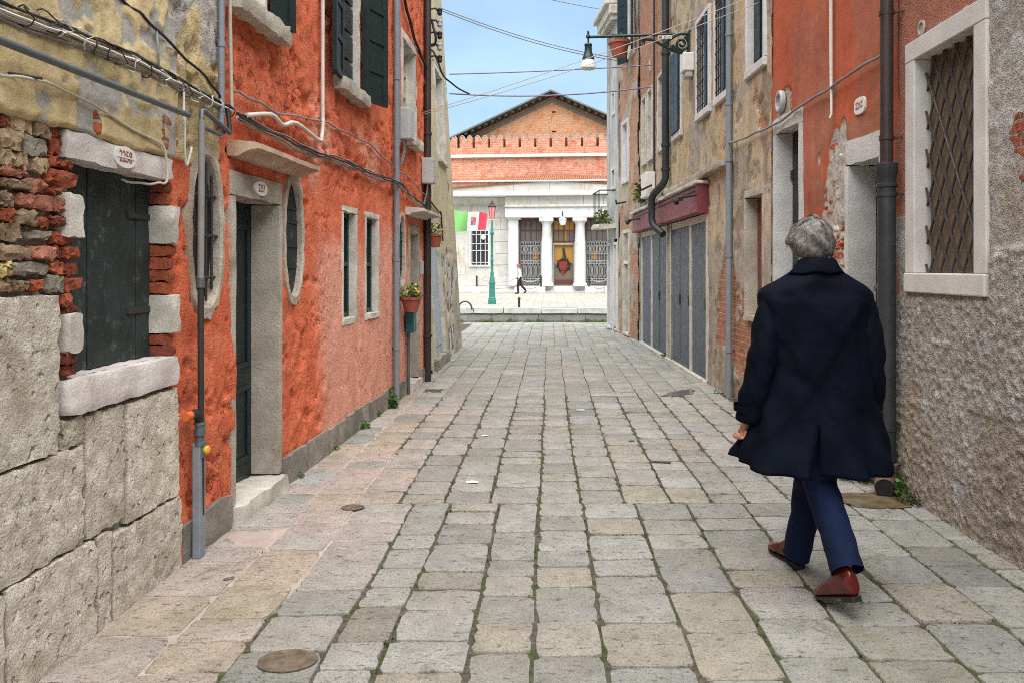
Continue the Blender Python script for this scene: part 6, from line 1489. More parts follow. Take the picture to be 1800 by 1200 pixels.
def flowers(c, n, spread, size, parent, mat, seed):
    r = random.Random(seed)
    for k in range(n):
        p = Vector(c) + Vector((r.uniform(-1, 1) * spread[0], r.uniform(-1, 1) * spread[1], r.uniform(0, 1) * spread[2])); m = MB()
        for j in range(6):
            a = 2 * math.pi * j / 6; d = Vector((math.cos(a), math.sin(a) * .6, math.sin(a) * .7 + .3)) * size; e = Vector((-d.y, d.x, 0)) * .45
            m.add([p, p + d * .6 + e, p + d, p + d * .6 - e], [(0, 1, 2, 3)])
        m.lathe(p, [(size * .25, 0), (size * .3, size * .2), (size * .1, size * .35)], 6); m.build('flower', mat, parent)
def potted(loc, rt, rb, h, label, nleaf, spread, size, nf, seed, oval=1.0, mat=M_leaf):
    t = thing('flower_pot', loc, label, 'flower pot'); x, y, z = loc
    MB().lathe((x, y, z), [(rb, 0), (rt * .96, h * .82), (rt * 1.08, h * .83), (rt * 1.08, h), (rt * .92, h), (rt * .85, h * .9)], 14).build('pot', M_terra, t, smooth=35)
    MB().lathe((x, y, z + h * .88), [(rt * .9, 0), (rt * .9, .004)], 12).build('soil', M_joint, t)
    foliage((x, y, z + h), nleaf, spread, size, t, mat, seed); 
    if nf: flowers((x + .02, y, z + h + spread[2] * .35), nf, (spread[0] * .8, spread[1] * .8, spread[2] * .6), .022, t, M_petal, seed)
    run([(x, y, z + h * .8), (x - rt * 1.4 * (1 if x < 0 else -1), y, z + h * .8)], .01, 'hanger', M_iron, t)
    return t
potted(WL2.P(8.82, 1.0, .14), .115, .075, .17, 'terracotta pot of yellow flowers hanging beside the grey drainpipe', 130, (.13, .15, .15), .05, 9, 1)
potted(WL3.P(10.95, 1.80, .13), .12, .09, .19, 'terracotta pot with trailing yellow flowers high on the cream house', 60, (.12, .12, .16), .05, 5, 2)
potted(WR4.P(16.35, 6.02, .30), .22, .15, .30, 'terracotta pot on the upper window of the brick house', 90, (.22, .22, .16), .07, 0, 3)
t = thing('balcony_plant', WR4.P(18.6, 2.56, .25), 'bushy green plant on the small iron balcony', 'plant'); foliage(WR4.P(18.6, 2.62, .25), 200, (.2, .3, .34), .08, t, M_leafy, 5); run([WR4.P(18.6, 2.56, .25), WR4.P(18.6, 2.8, .25)], .02, 'stem', M_leafy, t)
t = thing('ledge_plant', WR3.P(14.9, 2.79, .08), 'wild green plant growing on the stone ledge above the shop', 'plant'); foliage(WR3.P(14.9, 2.80, .08), 320, (.18, .5, .42), .08, t, M_leafy, 6); run([WR3.P(14.9, 2.78, .06), WR3.P(14.9, 2.95, .08)], .015, 'stem', M_leafy, t)
def weed(x, y, sx, sz, n, size, label, seed, mat=M_leaf, Y=None):
    Y = Y or EYE * F / (y - CY); p = at(x, y, Y); p.z = 0
    t = thing('weed', p, label, 'weed', 'weeds at the foot of the walls'); foliage(p + Vector((0, 0, .005)), n, (sx, sx, sz), size, t, mat, seed); run([p, p + Vector((0, 0, sz * .5))], .003, 'stem', mat, t, 5)
weed(688, 716, .05, .20, 140, .05, 'leafy weed growing at the foot of the slim grey drainpipe', 11)
weed(640, 752, .04, .05, 50, .035, 'small weed at the plinth of the red house, nearer than the leafy one', 12)
weed(664, 731, .03, .05, 40, .03, 'tiny weed on the plinth just before the leafy drainpipe weed', 13)
weed(590, 790, .03, .03, 26, .022, 'tiny weed under the plinth below the twin windows', 14)
weed(1588, 872, .05, .13, 110, .04, 'green weed beside the outlet of the cast iron drainpipe', 15)
weed(1605, 884, .09, .05, 120, .03, 'low moss cushion at the foot of the roughcast wall', 16, M_moss)
weed(1485, 845, .10, .08, 160, .03, 'dark mossy clump at the foot of the red plaster house', 17, M_moss, 5.5)
weed(1520, 852, .08, .10, 120, .03, 'mossy stone left of the drainpipe outlet', 18, M_moss, 5.4)
weed(1085, 583, .10, .12, 60, .06, 'weed by the doors of the corner house', 19, M_leafy)
weed(1172, 629, .08, .07, 60, .05, 'weed under the post between the shop shutters', 20)
weed(528, 838, .02, .03, 22, .022, 'tiny weed beside the first door step', 21)
r = random.Random(77); m = MB()
for k in range(520):                           # moss strip along the right wall foot
    Y = r.uniform(3.3, 9.5); W_ = WR1 if Y < 5.2 else (WR2 if Y < 7.5 else WR3); p = Vector(W_.P(Y, .0, abs(r.gauss(0, .03)) + .03)); s = r.uniform(.008, .02); h = r.uniform(.008, .03); a = r.uniform(0, 6)
    if vnoise(np.array(Y * 2.1), np.array(3.3), 4) < .42: continue
    d = Vector((math.cos(a), math.sin(a), 0)) * s; e = Vector((-d.y, d.x, 0)); m.add([p - d, p + e, p + d, p - e, p + Vector((0, 0, h))], [(0, 1, 4), (1, 2, 4), (2, 3, 4), (3, 0, 4)])
tag(m.build('wall_foot_moss', M_moss), 'moss along the foot of the right hand walls', 'moss', kind='stuff')

# ------------------------------------------------------------------ on the ground
def patch(name, x, y, rx, ry, mat, label, cat, seed=0, h=.0035, n=22, irr=.18, group=None, rot=0.0):
    Y = EYE * F / (y - CY); p = at(x, y, Y); r = random.Random(seed); vs = []; 
    for z in (0.0, h):
        r = random.Random(seed)
        for k in range(n):
            a = 2 * math.pi * k / n; q = 1 + r.gauss(0, irr); dx, dy = rx * q * math.cos(a), ry * q * math.sin(a)
            vs.append((p.x + dx * math.cos(rot) - dy * math.sin(rot), p.y + dx * math.sin(rot) + dy * math.cos(rot), z + .003))
    o = MB().add(vs, [tuple(range(n, 2 * n)), tuple(range(n - 1, -1, -1))] + [(k, (k + 1) % n, (k + 1) % n + n, k + n) for k in range(n)]).build(name, mat)
    return tag(o, label, cat, group)
_t = NT('brown_wet_mud'); M_mud = _t.done(_t.mix(_t.rng(_t.noise(9, 6), .3, .7), (.075, .052, .028), (.17, .125, .07)), _t.rng(_t.noise(5, 4), .35, .65, .06, .5), _t.bump(_t.noise(30, 4), .003), spec=.5)
_t = NT('dark_wet'); M_wet = _t.done(_t.mix(_t.rng(_t.noise(9, 6), .3, .7), (.07, .065, .06), (.15, .14, .125)), .05, None, spec=.5)
M_rustplate = mat_stone('rusty_iron_plate', (.09, .065, .045), (.20, .15, .105), 20, speck=(.05, .03, .02), speck_amt=.5, bump=.004, bscale=90, rough=.7)
patch('iron_plug', 505, 1162, .112, .085, M_rustplate, 'oval rusty iron plug set in a paving stone at the lower left', 'iron plate', 1, .004, 26, .02)
patch('iron_plug', 620, 892, .072, .058, M_rustplate, 'small rusty plug in the paving near the first door', 'iron plate', 2, .004, 20, .03)
patch('muddy_puddle', 1535, 880, .26, .17, M_mud, 'brown muddy puddle in front of the drainpipe outlet', 'puddle', 3, .003, 30, .10)
patch('wet_patch', 1196, 691, .13, .32, M_wet, 'shiny wet patch on the paving before the shop', 'puddle', 4, .002, 24, .2, None, -.5)
M_paper = mat_paint('white_paper', (.72, .72, .70), .7, .03); M_bluep = mat_paint('blue_paper', (.45, .58, .68), .7, .05); M_foil = mat_paint('brown_leaf', (.12, .08, .06), .6)
def litter(x, y, w, d, mat, label, seed, rot):
    Y = EYE * F / (y - CY); p = at(x, y, Y); c, s = math.cos(rot), math.sin(rot); r = random.Random(seed); vs = []
    for z in (.004, .0055):
        for u, v in ((-1, -1), (0, -1), (1, -1), (1, 1), (0, 1), (-1, 1)): vs.append((p.x + (u * w * c - v * d * s) / 2, p.y + (u * w * s + v * d * c) / 2, z + .006 * r.random()))
    o = MB().add(vs, [(6, 7, 10, 11), (7, 8, 9, 10), (5, 4, 1, 0), (4, 3, 2, 1)] + [(k, (k + 1) % 6, (k + 1) % 6 + 6, k + 6) for k in range(6)]).build('litter', mat)
    tag(o, label, 'litter', 'scraps on the paving')
litter(830, 848, .085, .055, M_paper, 'white paper scrap lying in the middle of the street', 1, .05)
litter(1020, 721, .09, .06, M_bluep, 'pale blue paper scrap farther up the street', 2, .1)
litter(852, 766, .05, .04, M_paper, 'small white scrap on a paving stone', 3, .4)
litter(1163, 812, .14, .045, M_foil, 'dark crumpled leaf with a pale edge on the right', 4, -.2)
litter(1445, 861, .10, .05, M_paper, 'white scrap near the muddy puddle', 5, -.4)
litter(402, 1018, .05, .015, M_foil, 'dark sliver on the pink paving at the left', 6, .6)
litter(1110, 775, .05, .03, M_foil, 'small dark leaf on a paving stone in mid street', 7, .3)
# ------------------------------------------------------------------ people
def skin_geo(pts, edges, radii, sub=2):
    me = bpy.data.meshes.new('sk'); me.from_pydata([tuple(p) for p in pts], edges, []); o = bpy.data.objects.new('sk', me); C.objects.link(o)
    md = o.modifiers.new('s', 'SKIN'); md.use_smooth_shade = True
    for i, r_ in enumerate(radii):
        sv = me.skin_vertices[0].data[i]; sv.radius = r_ if isinstance(r_, tuple) else (r_, r_); sv.use_root = (i == 0)
    sb = o.modifiers.new('d', 'SUBSURF'); sb.levels = sub; sb.render_levels = sub
    dg = bpy.context.evaluated_depsgraph_get(); ev = bpy.data.meshes.new_from_object(o.evaluated_get(dg))
    v = [tuple(q.co) for q in ev.vertices]; f = [tuple(p.vertices) for p in ev.polygons]
    bpy.data.objects.remove(o); bpy.data.meshes.remove(me); bpy.data.meshes.remove(ev); return v, f
def mat_cloth(name, col, rough=.85, weave=400, sheen=.15, spec=.15):
    t = NT(name); c = t.mix(t.rng(t.noise(6, 5), .3, .7), tuple(x * .85 for x in col), tuple(x * 1.15 for x in col))
    m = t.done(c, rough, t.bump(t.noise(weave, 2), .0006, 1, t.bump(t.noise(9, 4, .5, dist=.4), .012)), spec=spec)
    t.b.inputs['Sheen Weight'].default_value = sheen; return m
M_navy = mat_cloth('navy_coat_cloth', (.0019, .0034, .0080), .75, sheen=.0, spec=.07); M_trous = mat_cloth('blue_trouser_cloth', (.005, .0105, .034), .8, sheen=.0, spec=.12)
_t = NT('skin'); M_skin = _t.done(_t.mix(_t.rng(_t.noise(20, 4), .3, .7), (.40, .17, .115), (.52, .25, .18)), .5, _t.bump(_t.noise(150, 3), .001), spec=.35)
_t = NT('grey_hair'); M_hair = _t.done(_t.mix(_t.rng(_t.noise(45, 4, .6), .3, .7), (.085, .073, .066), (.235, .21, .197)), .5, None, spec=.35)
_t = NT('grey_hair_root'); M_hairroot = _t.done(_t.mix(_t.rng(_t.noise(45, 4, .6), .3, .7), (.07, .06, .055), (.17, .155, .145)), .6, None, spec=.2)
_t = NT('oxblood_leather'); M_shoe = _t.done(_t.mix(_t.rng(_t.noise(14, 4), .3, .7), (.045, .0045, .004), (.095, .009, .007)), .17, _t.bump(_t.noise(120, 3), .0006), spec=.6)
M_sole = mat_paint('black_sole', (.016, .009, .008), .5)

def loft(rings, closed=True):
    m = MB(); n = len(rings[0])
    for rg in rings: m.v += [tuple(p) for p in rg]
    for i in range(len(rings) - 1):
        for k in range(n if closed else n - 1):
            k2 = (k + 1) % n; m.f.append((i * n + k, i * n + k2, (i + 1) * n + k2, (i + 1) * n + k))
    return m
def interp(tab, x):
    tab = sorted(tab); xs = [q[0] for q in tab]
    return [float(np.interp(x, xs, [q[j] for q in tab])) for j in range(1, len(tab[0]))]

man = thing('person', (1.26, 3.60, 0), 'man in a long navy coat, blue trousers and dark red shoes walking away', 'person')
# --- body: one continuous mesh (torso, limbs, neck, head, hands)
P = {'pel': (1.255, 3.62, .93), 'sp': (1.26, 3.62, 1.15), 'ch': (1.26, 3.63, 1.33), 'nk': (1.255, 3.64, 1.47), 'hd': (1.25, 3.655, 1.56),
     'lh': (1.19, 3.63, .88), 'lk': (1.275, 3.78, .50), 'la': (1.238, 3.86, .12), 'lt': (1.215, 3.96, .040), 'rh': (1.33, 3.61, .88), 'rk': (1.262, 3.60, .48), 'ra': (1.285, 3.325, .20), 'rt': (1.255, 3.40, .075),
     'ls': (1.075, 3.63, 1.33), 'le': (.998, 3.60, 1.08), 'lw': (.940, 3.645, .815), 'rs': (1.44, 3.63, 1.33), 're': (1.500, 3.60, 1.08), 'rw': (1.530, 3.70, .815)}
keys = list(P); E = [('pel', 'sp'), ('sp', 'ch'), ('ch', 'nk'), ('nk', 'hd'), ('pel', 'lh'), ('lh', 'lk'), ('lk', 'la'), ('la', 'lt'), ('pel', 'rh'), ('rh', 'rk'), ('rk', 'ra'), ('ra', 'rt'), ('ch', 'ls'), ('ls', 'le'), ('le', 'lw'), ('ch', 'rs'), ('rs', 're'), ('re', 'rw')]
RD = dict(pel=.125, sp=.12, ch=.135, nk=.058, hd=.06, lh=.085, lk=.055, la=.030, lt=.020, rh=.085, rk=.055, ra=.030, rt=.018, ls=.055, le=.042, lw=.028, rs=.055, re=.042, rw=.028)
bodym = MB().add(*skin_geo([P[k] for k in keys], [(keys.index(a), keys.index(b)) for a, b in E], [RD[k] for k in keys], 1))
def hand(wr, direc, side, curl):
    """palm and five separate fingers; side +1 thumb towards +X"""
    w = Vector(wr); d = Vector(direc).normalized(); fwd = Vector((0, 1, 0)); fwd = (fwd - d * fwd.dot(d)).normalized(); out = d.cross(fwd).normalized() * side
    pts = [w - d * .03, w + d * .02, w + d * .07]; bodym.add(*skin_geo(pts, [(0, 1), (1, 2)], [(.026, .022), (.036, .019), (.040, .017)], 1))
    for k, (off, L) in enumerate(((.030, .075), (.011, .085), (-.009, .080), (-.027, .062))):
        b = w + d * .075 + fwd * off; q = [b - d * .012]; a = 0.0
        for j in range(3):
            a += curl * (.5 + .3 * j); b = b + (d * math.cos(a) - out * math.sin(a)) * (L * (.42, .32, .26)[j]); q.append(b)
        bodym.add(*skin_geo(q, [(0, 1), (1, 2), (2, 3)], [.0098, .0092, .0082, .007], 1))
    b = w + d * .03 + fwd * .034; q = [b - fwd * .02, b + d * .02 + fwd * .016, b + d * .048 + fwd * .018 - out * .012, b + d * .066 + fwd * .012 - out * .022]
    bodym.add(*skin_geo(q, [(0, 1), (1, 2), (2, 3)], [.013, .0115, .0105, .008], 1))
hand((.940, 3.65, .80), (-.10, .10, -1), 1, 1.05); hand((1.532, 3.705, .80), (.06, .15, -1), -1, .9)
HC = Vector((1.250, 3.672, 1.628))
hv = []; nU, nV = 28, 20
for j in range(nV + 1):
    ph = math.pi * j / nV
    for i in range(nU):
        th = 2 * math.pi * i / nU; x, y, z = math.sin(ph) * math.cos(th), math.sin(ph) * math.sin(th), math.cos(ph)
        rx, ry, rz = .077, .097, .118
        if z < -.1: rx *= 1 - .25 * (-z - .1); ry *= 1 - .12 * (-z - .1)
        p = Vector((x * rx, y * ry, z * rz))
        if y > .5:                       # the face looks up the street
            nose = math.exp(-(x / .16) ** 2 - ((z + .16) / .20) ** 2) * .024; brow = math.exp(-(x / .55) ** 2 - ((z - .12) / .10) ** 2) * .007
            eye = -(math.exp(-((abs(x) - .36) / .14) ** 2 - ((z - .0) / .09) ** 2)) * .010; mouth = math.exp(-(x / .28) ** 2 - ((z + .48) / .06) ** 2) * .006; chin = math.exp(-(x / .3) ** 2 - ((z + .80) / .14) ** 2) * .012
            p.y += nose + brow + eye + mouth + chin
        hv.append(HC + p)
hf = [(j * nU + i, (j + 1) * nU + i, (j + 1) * nU + (i + 1) % nU, j * nU + (i + 1) % nU) for j in range(nV) for i in range(nU)]
bodym.add(hv, hf)
for sx in (-1, 1):
    ec = HC + Vector((sx * .080, -.004, -.006)); ev = []; ef = []
    for i in range(8):
        for k in range(10):
            a = 2 * math.pi * k / 10; rr = .5 + .5 * math.sin(math.pi * i / 7) if True else 1
            ev.append(ec + Vector((sx * (.004 + .012 * i / 7) * (1 if i < 6 else .8), math.cos(a) * .017 * rr - .004 * i / 7, math.sin(a) * .031 * rr)))
    for i in range(7):
        for k in range(10): ef.append((i * 10 + k, i * 10 + (k + 1) % 10, (i + 1) * 10 + (k + 1) % 10, (i + 1) * 10 + k))
    ef += [tuple(range(10)), tuple(range(79, 69, -1))]; bodym.add(ev, ef)
bo = bodym.build('body', M_skin, man, smooth=60); fix_normals(bo)

# --- hair: a cap and combed locks over it
hr = random.Random(9); cap = MB(); nU, nV = 40, 22; ok = {}
def hair_r(x, y, z):
    k = 1.0 + .05 * math.sin(5 * x + 3 * z) + .04 * math.sin(9 * z + 7 * x + 2)
    return Vector((x * .108 * k, y * .118 * k, z * .122 * (1 + .05 * math.sin(6 * x + 1))))
def hair_zone(x, y, z):                 # covered by hair: not the face, not below the nape
    return (y < .45 or z > .62) and z > -.66 - .12 * max(0, -y) + (.52 if y > -.15 and abs(x) > .4 else 0) * (1 if y > .05 else .55)
for j in range(nV + 1):
    ph = math.pi * j / nV
    for i in range(nU):
        th = 2 * math.pi * i / nU; x, y, z = math.sin(ph) * math.cos(th), math.sin(ph) * math.sin(th), math.cos(ph)
        cap.v.append(tuple(HC + hair_r(x, y, z) * .93)); ok[(j, i)] = hair_zone(x, y, z)
for j in range(nV):
    for i in range(nU):
        i2 = (i + 1) % nU
        if ok[(j, i)] and ok[(j + 1, i)] and ok[(j, i2)] and ok[(j + 1, i2)]: cap.f.append((j * nU + i, (j + 1) * nU + i, (j + 1) * nU + i2, j * nU + i2))
ho = cap.build('hair', M_hairroot, man, smooth=60); fix_normals(ho)
lock = MB(); crown = Vector((.12, -.50, .86)).normalized(); guides = []
while len(guides) < 330:                # tufts, each combed one way
    z = hr.uniform(-.74, 1); th = hr.uniform(0, 6.283); q = math.sqrt(max(0, 1 - z * z)); n = Vector((q * math.cos(th), q * math.sin(th), z))
    if not hair_zone(*n): continue
    away = (n - crown * n.dot(crown)); away = away.normalized() if away.length > .01 else Vector((1, 0, 0))
    sw = n.cross(away) * (.75 * math.sin(n.x * 3 + 1.0 + n.z * 2.2) + hr.gauss(0, .25)); flow = away + sw; flow = (flow - n * flow.dot(n)).normalized()
    guides.append((n, flow, hr.uniform(.42, .72), hr.uniform(.955, 1.03), hr.gauss(0, .14)))
for n0, flow0, L0, lift, bend in guides:
    side0 = n0.cross(flow0)
    for k in range(22):
        u = hr.uniform(-1, 1); v_ = hr.uniform(-.12, .12); L = L0 * hr.uniform(.75, 1.1); w = hr.uniform(.006, .015); base = len(lock.v)
        for s in range(5):
            t_ = s / 4; nn = (n0 + side0 * (u * .17 * (1 - .75 * t_ ** 1.5) + bend * t_ * t_) + flow0 * (v_ + L * t_)).normalized()
            p = HC + hair_r(*nn) * (lift - .012 * u * u + .012 * math.sin(t_ * 3.1) - .025 * t_ ** 3); sd = side0 * w * .11 * (1 - t_ * .8)
            lock.v += [tuple(p - sd), tuple(p + sd)]
        lock.f += [(base + 2 * s, base + 2 * s + 1, base + 2 * s + 3, base + 2 * s + 2) for s in range(4)]
lo = lock.build('hair_locks', M_hair, ho, smooth=60); tag(lo, kind='stuff')

# --- coat: back with a vent, sleeves, collar
CT = [  # z, x left, x right, y back (camera side), y front
 (1.530, 1.190, 1.335, 3.575, 3.715), (1.485, 1.150, 1.375, 3.545, 3.745), (1.445, 1.090, 1.435, 3.525, 3.765), (1.415, 1.025, 1.495, 3.520, 3.765), (1.385, .992, 1.528, 3.515, 3.765), (1.34, .990, 1.525, 3.495, 3.780), (1.26, 1.005, 1.508, 3.488, 3.785),
 (1.15, 1.015, 1.505, 3.492, 3.785), (1.00, 1.005, 1.512, 3.488, 3.79), (.90, .990, 1.525, 3.475, 3.80), (.80, .965, 1.545, 3.455, 3.82), (.70, .925, 1.575, 3.430, 3.85), (.62, .890, 1.598, 3.405, 3.87), (.575, .880, 1.600, 3.39, 3.88)]
NC = 96; rings = []; zs = np.linspace(1.53, .575, 64)
def coat_pt(z, th):
    """th runs round the body from the vent at the back (0) through the right side, front, left side"""
    xl, xr, yb, yf = interp(CT, z); cx, cy, rx, ry = (xl + xr) / 2, (yb + yf) / 2, (xr - xl) / 2, (yf - yb) / 2
    low = max(0.0, min(1, (.95 - z) / .4)); sh = max(0.0, min(1, (z - 1.36) / .12))
    a = -math.pi / 2 + th - .14; pw = 2.6 - .5 * sh
    c, s = math.cos(a), math.sin(a); k = (abs(c) ** pw + abs(s) ** pw) ** (-1 / pw)
    f = 0.0
    f += low * (.016 * (1 - 2 * abs(math.sin(3 * a + .7 + 1.2 * (z - .6)))) + .012 * math.sin(11 * a + 5 * z) + .008 * math.sin(17 * a + 2)) 
    f += .010 * math.exp(-((z - 1.02 - .25 * math.sin(a + .4)) / .05) ** 2) * (.4 + .6 * math.cos(2 * a)) - .008 * math.exp(-((z - .92 + .16 * c) / .04) ** 2)
    f += .006 * math.sin(9 * a + 22 * z) * (.3 + low) + .006 * math.sin(5 * a - 15 * z + 2)
    f += .008 * math.exp(-((z - 1.12 - .42 * (c - .1)) / .035) ** 2) + .008 * math.exp(-((z - .95 + .38 * (c + .1)) / .035) ** 2) + .006 * math.exp(-((z - 1.27 + .25 * c) / .03) ** 2)
    f += -.010 * math.exp(-((c + .62) / .10) ** 2) * (z < 1.38) - .010 * math.exp(-((c - .66) / .10) ** 2) * (z < 1.38)     # hollows beside the sleeves
    x = cx + (rx + f) * c * k; y = cy + (ry + f) * s * k; zz = z
    hem = max(0, (.66 - z) / .085)
    if hem > 0: zz += hem * (.030 * max(0, -c) ** 1.5 + .008 * math.sin(3 * a)) - hem * .012 * max(0, s * -1)
    return Vector((x, y, zz))
for z in zs:
    gap = max(0.0, (.80 - z) / .25) * .12; rg = []
    for k in range(NC + 1):
        th = gap * .45 + (2 * math.pi - gap * 1.45) * k / NC; p = coat_pt(z, th)
        if z < .80:
            e = min(k, NC - k) / NC
            if k > NC * .94: p.y -= .022 * (.80 - z) / .25 * (1 - e / .06)     # one flap lies outside
            if k < NC * .05: p.y += .012 * (.80 - z) / .25
        rg.append(p)
    rings.append(rg)
cm = loft(rings, closed=False); 
n1_ = NC + 1
def tube_loft(path, radii, n=22, folds=0.0, seed=0, wr=None):
    r = random.Random(seed); ph = [r.uniform(0, 6) for _ in range(8)]; rg = []; m_ = 40
    L = [0]; 
    for a, b in zip(path[:-1], path[1:]): L.append(L[-1] + (Vector(b) - Vector(a)).length)
    for i in range(m_ + 1):
        t_ = L[-1] * i / m_; p = Vector([float(np.interp(t_, L, [q[j] for q in path])) for j in range(3)]); rr = float(np.interp(t_, L, [q[0] if isinstance(q, tuple) else q for q in radii])); rq = float(np.interp(t_, L, [q[1] if isinstance(q, tuple) else q for q in radii]))
        t2 = min(L[-1], t_ + .06); t1 = max(0, t_ - .06); d = Vector([float(np.interp(t2, L, [q[j] for q in path])) - float(np.interp(t1, L, [q[j] for q in path])) for j in range(3)]).normalized()
        X = (Vector((1, 0, 0)) - d * d.x).normalized(); Y_ = d.cross(X); ring_ = []
        for k in range(n):
            a = 2 * math.pi * k / n; f = folds * (math.sin(t_ * 34 + 2 * math.sin(a + ph[0]) + ph[1]) * (.5 + .5 * math.sin(a + ph[2])) + .6 * math.sin(t_ * 61 + 3 * math.sin(a * 2 + ph[3])) + .5 * math.sin(3 * a + t_ * 9))
            ring_.append(p + X * math.cos(a) * (rr + f) + Y_ * math.sin(a) * (rq + f))
        rg.append(ring_)
    return loft(rg)
coat = cm.build('coat', M_navy, man, smooth=60)
_b = bmesh.new(); _b.from_mesh(coat.data); bmesh.ops.remove_doubles(_b, verts=_b.verts, dist=.0008); _b.to_mesh(coat.data); _b.free(); fix_normals(coat)
sd_ = coat.modifiers.new('thick', 'SOLIDIFY'); sd_.thickness = .006; sd_.offset = -1
for nm, path, sg in (('sleeve', [(1.095, 3.64, 1.36), (1.062, 3.635, 1.325), (1.022, 3.62, 1.22), (.998, 3.60, 1.08), (.966, 3.61, .93), (.940, 3.645, .785)], 1), ('sleeve', [(1.425, 3.64, 1.36), (1.458, 3.635, 1.325), (1.490, 3.62, 1.22), (1.500, 3.60, 1.08), (1.518, 3.64, .93), (1.530, 3.70, .785)], 2)):
    o = tube_loft(path, [(.050, .07), (.068, .088), (.070, .086), (.067, .080), (.066, .074), (.062, .066)], 26, .0042, sg).build(nm, M_navy, man, smooth=60); fix_normals(o)
    s_ = o.modifiers.new('thick', 'SOLIDIFY'); s_.thickness = .005; s_.offset = -1
    end = Vector(path[-1]); q = MB()
    bt = MB().lathe(end + Vector((.045 if sg == 1 else -.02, -.058, .055)), [(.010, 0), (.0125, .002), (.0125, .005), (.008, .006)], 14, axis=(.3, -1, .1)).build('cuff_button', M_sole, man, smooth=40)
    st = tube_loft([tuple(end + Vector((0, -.003, .075))), tuple(end + Vector((0, -.002, .045)))], [(.0685, .073), (.068, .0725)], 22, 0.0, 3).build('cuff_strap', M_navy, man, smooth=60); fix_normals(st)
# turned-down collar
rg = []
for (z, sx, sy, oy) in ((1.512, .074, .074, 0), (1.538, .078, .078, -.002), (1.548, .084, .084, -.006), (1.536, .094, .093, -.008), (1.512, .108, .100, -.006), (1.488, .128, .112, -.004), (1.480, .130, .112, -.002)):
    ring_ = []
    for k in range(49):
        a = -math.pi / 2 - 2.35 + 4.7 * k / 48; e = abs(k - 24) / 24
        ring_.append(Vector((1.258 + sx * math.cos(a), 3.645 + oy + sy * math.sin(a) * 1.05, z - .035 * e * e + .004 * math.sin(6 * a))))
    rg.append(ring_)
co_ = loft(rg, False).build('collar', M_navy, man, smooth=60); fix_normals(co_); s_ = co_.modifiers.new('thick', 'SOLIDIFY'); s_.thickness = .006; s_.offset = 0
seam = None if True else run([coat_pt(z, .14) + Vector((0, -.001, 0)) for z in np.linspace(1.46, .80, 24)], .0018, 'back_seam', M_navy, man, 5)
# --- trousers
tr = []
lleg = tube_loft([(1.20, 3.63, .92), (1.225, 3.67, .75), (1.275, 3.775, .50), (1.272, 3.83, .30), (1.238, 3.868, .055)], [(.095, .10), (.086, .09), (.072, .078), (.067, .074), (.066, .078)], 28, .0032, 5)
rleg = tube_loft([(1.315, 3.61, .92), (1.295, 3.62, .75), (1.262, 3.595, .50), (1.276, 3.45, .34), (1.287, 3.325, .192)], [(.097, .10), (.088, .092), (.076, .080), (.071, .076), (.069, .078)], 28, .0028, 6)
tm = MB().add(lleg.v, lleg.f).add(rleg.v, rleg.f); tm.add(*skin_geo([(1.257, 3.62, .88), (1.257, 3.62, 1.0)], [(0, 1)], [(.165, .115), (.165, .12)], 1))
to_ = tm.build('trousers', M_trous, man, smooth=60); fix_normals(to_)
# --- shoes
def shoe(heel, toe, lift_heel, nm='shoe'):
    heel = Vector(heel); toe = Vector(toe); d = (toe - heel); L = d.length; d.normalize(); up = Vector((0, 0, 1)); up = (up - d * up.dot(d)).normalized(); sd = d.cross(up)
    st = [(-.024, .026, .004, .105), (.0, .034, .0, .125), (.04, .038, .0, .135), (.09, .038, .0, .118), (.13, .042, .0, .080), (.18, .048, .0, .060), (.22, .046, .0, .048), (.255, .035, .0, .038), (.278, .016, .004, .026)]
    rg = []; n = 18
    for (t_, w, b, h) in st:
        t_ *= L / .26; ring_ = []
        for k in range(n):
            a = 2 * math.pi * k / n; c, s = math.cos(a), math.sin(a); c = math.copysign(abs(c) ** .75, c); s = math.copysign(abs(s) ** .8, s)
            zc = (b + h) / 2 + .012; ring_.append(heel + d * t_ + sd * w * c * (1 if s < .2 else .82) + up * (zc + s * (h - b) / 2))
        rg.append(ring_)
    m = loft(rg); m.f += [tuple(range(n)), tuple(len(rg) * n - 1 - k for k in range(n))]
    o = m.build(nm, M_shoe, man, smooth=60); fix_normals(o); sb = o.modifiers.new('s', 'SUBSURF'); sb.levels = 1; sb.render_levels = 1
    m = MB(); outl = [(-.020, .019), (-.01, .028), (.06, .032), (.13, .037), (.18, .045), (.22, .043), (.26, .031), (.278, .011)]
    for zz in (.007, .0145):
        for sg in (1, -1):
            for (t_, w) in (outl if sg == 1 else outl[::-1]): m.v.append(tuple(heel + d * t_ * L / .26 + sd * w * .90 * sg + up * zz))
    k = len(outl) * 2; m.f += [tuple(range(k)), tuple(range(2 * k - 1, k - 1, -1))] + [(i, (i + 1) % k, (i + 1) % k + k, i + k) for i in range(k)]
    s2 = m.build('sole', M_sole, o); fix_normals(s2)
    m = MB(); 
    for zz in (-.008, .009):
        for (t_, w) in ((-.021, .018), (-.012, .027), (.055, .031), (.055, -.031), (-.012, -.027), (-.021, -.018)): m.v.append(tuple(heel + d * (t_ + .004) + sd * w * .95 + up * zz))
    m.f += [tuple(range(6)), tuple(range(11, 5, -1))] + [(i, (i + 1) % 6, (i + 1) % 6 + 6, i + 6) for i in range(6)]
    h2_ = m.build('heel', M_sole, o); fix_normals(h2_)
shoe((1.250, 3.845, .010), (1.185, 4.09, .002), 0); shoe((1.298, 3.262, .095), (1.222, 3.478, .008), 1)

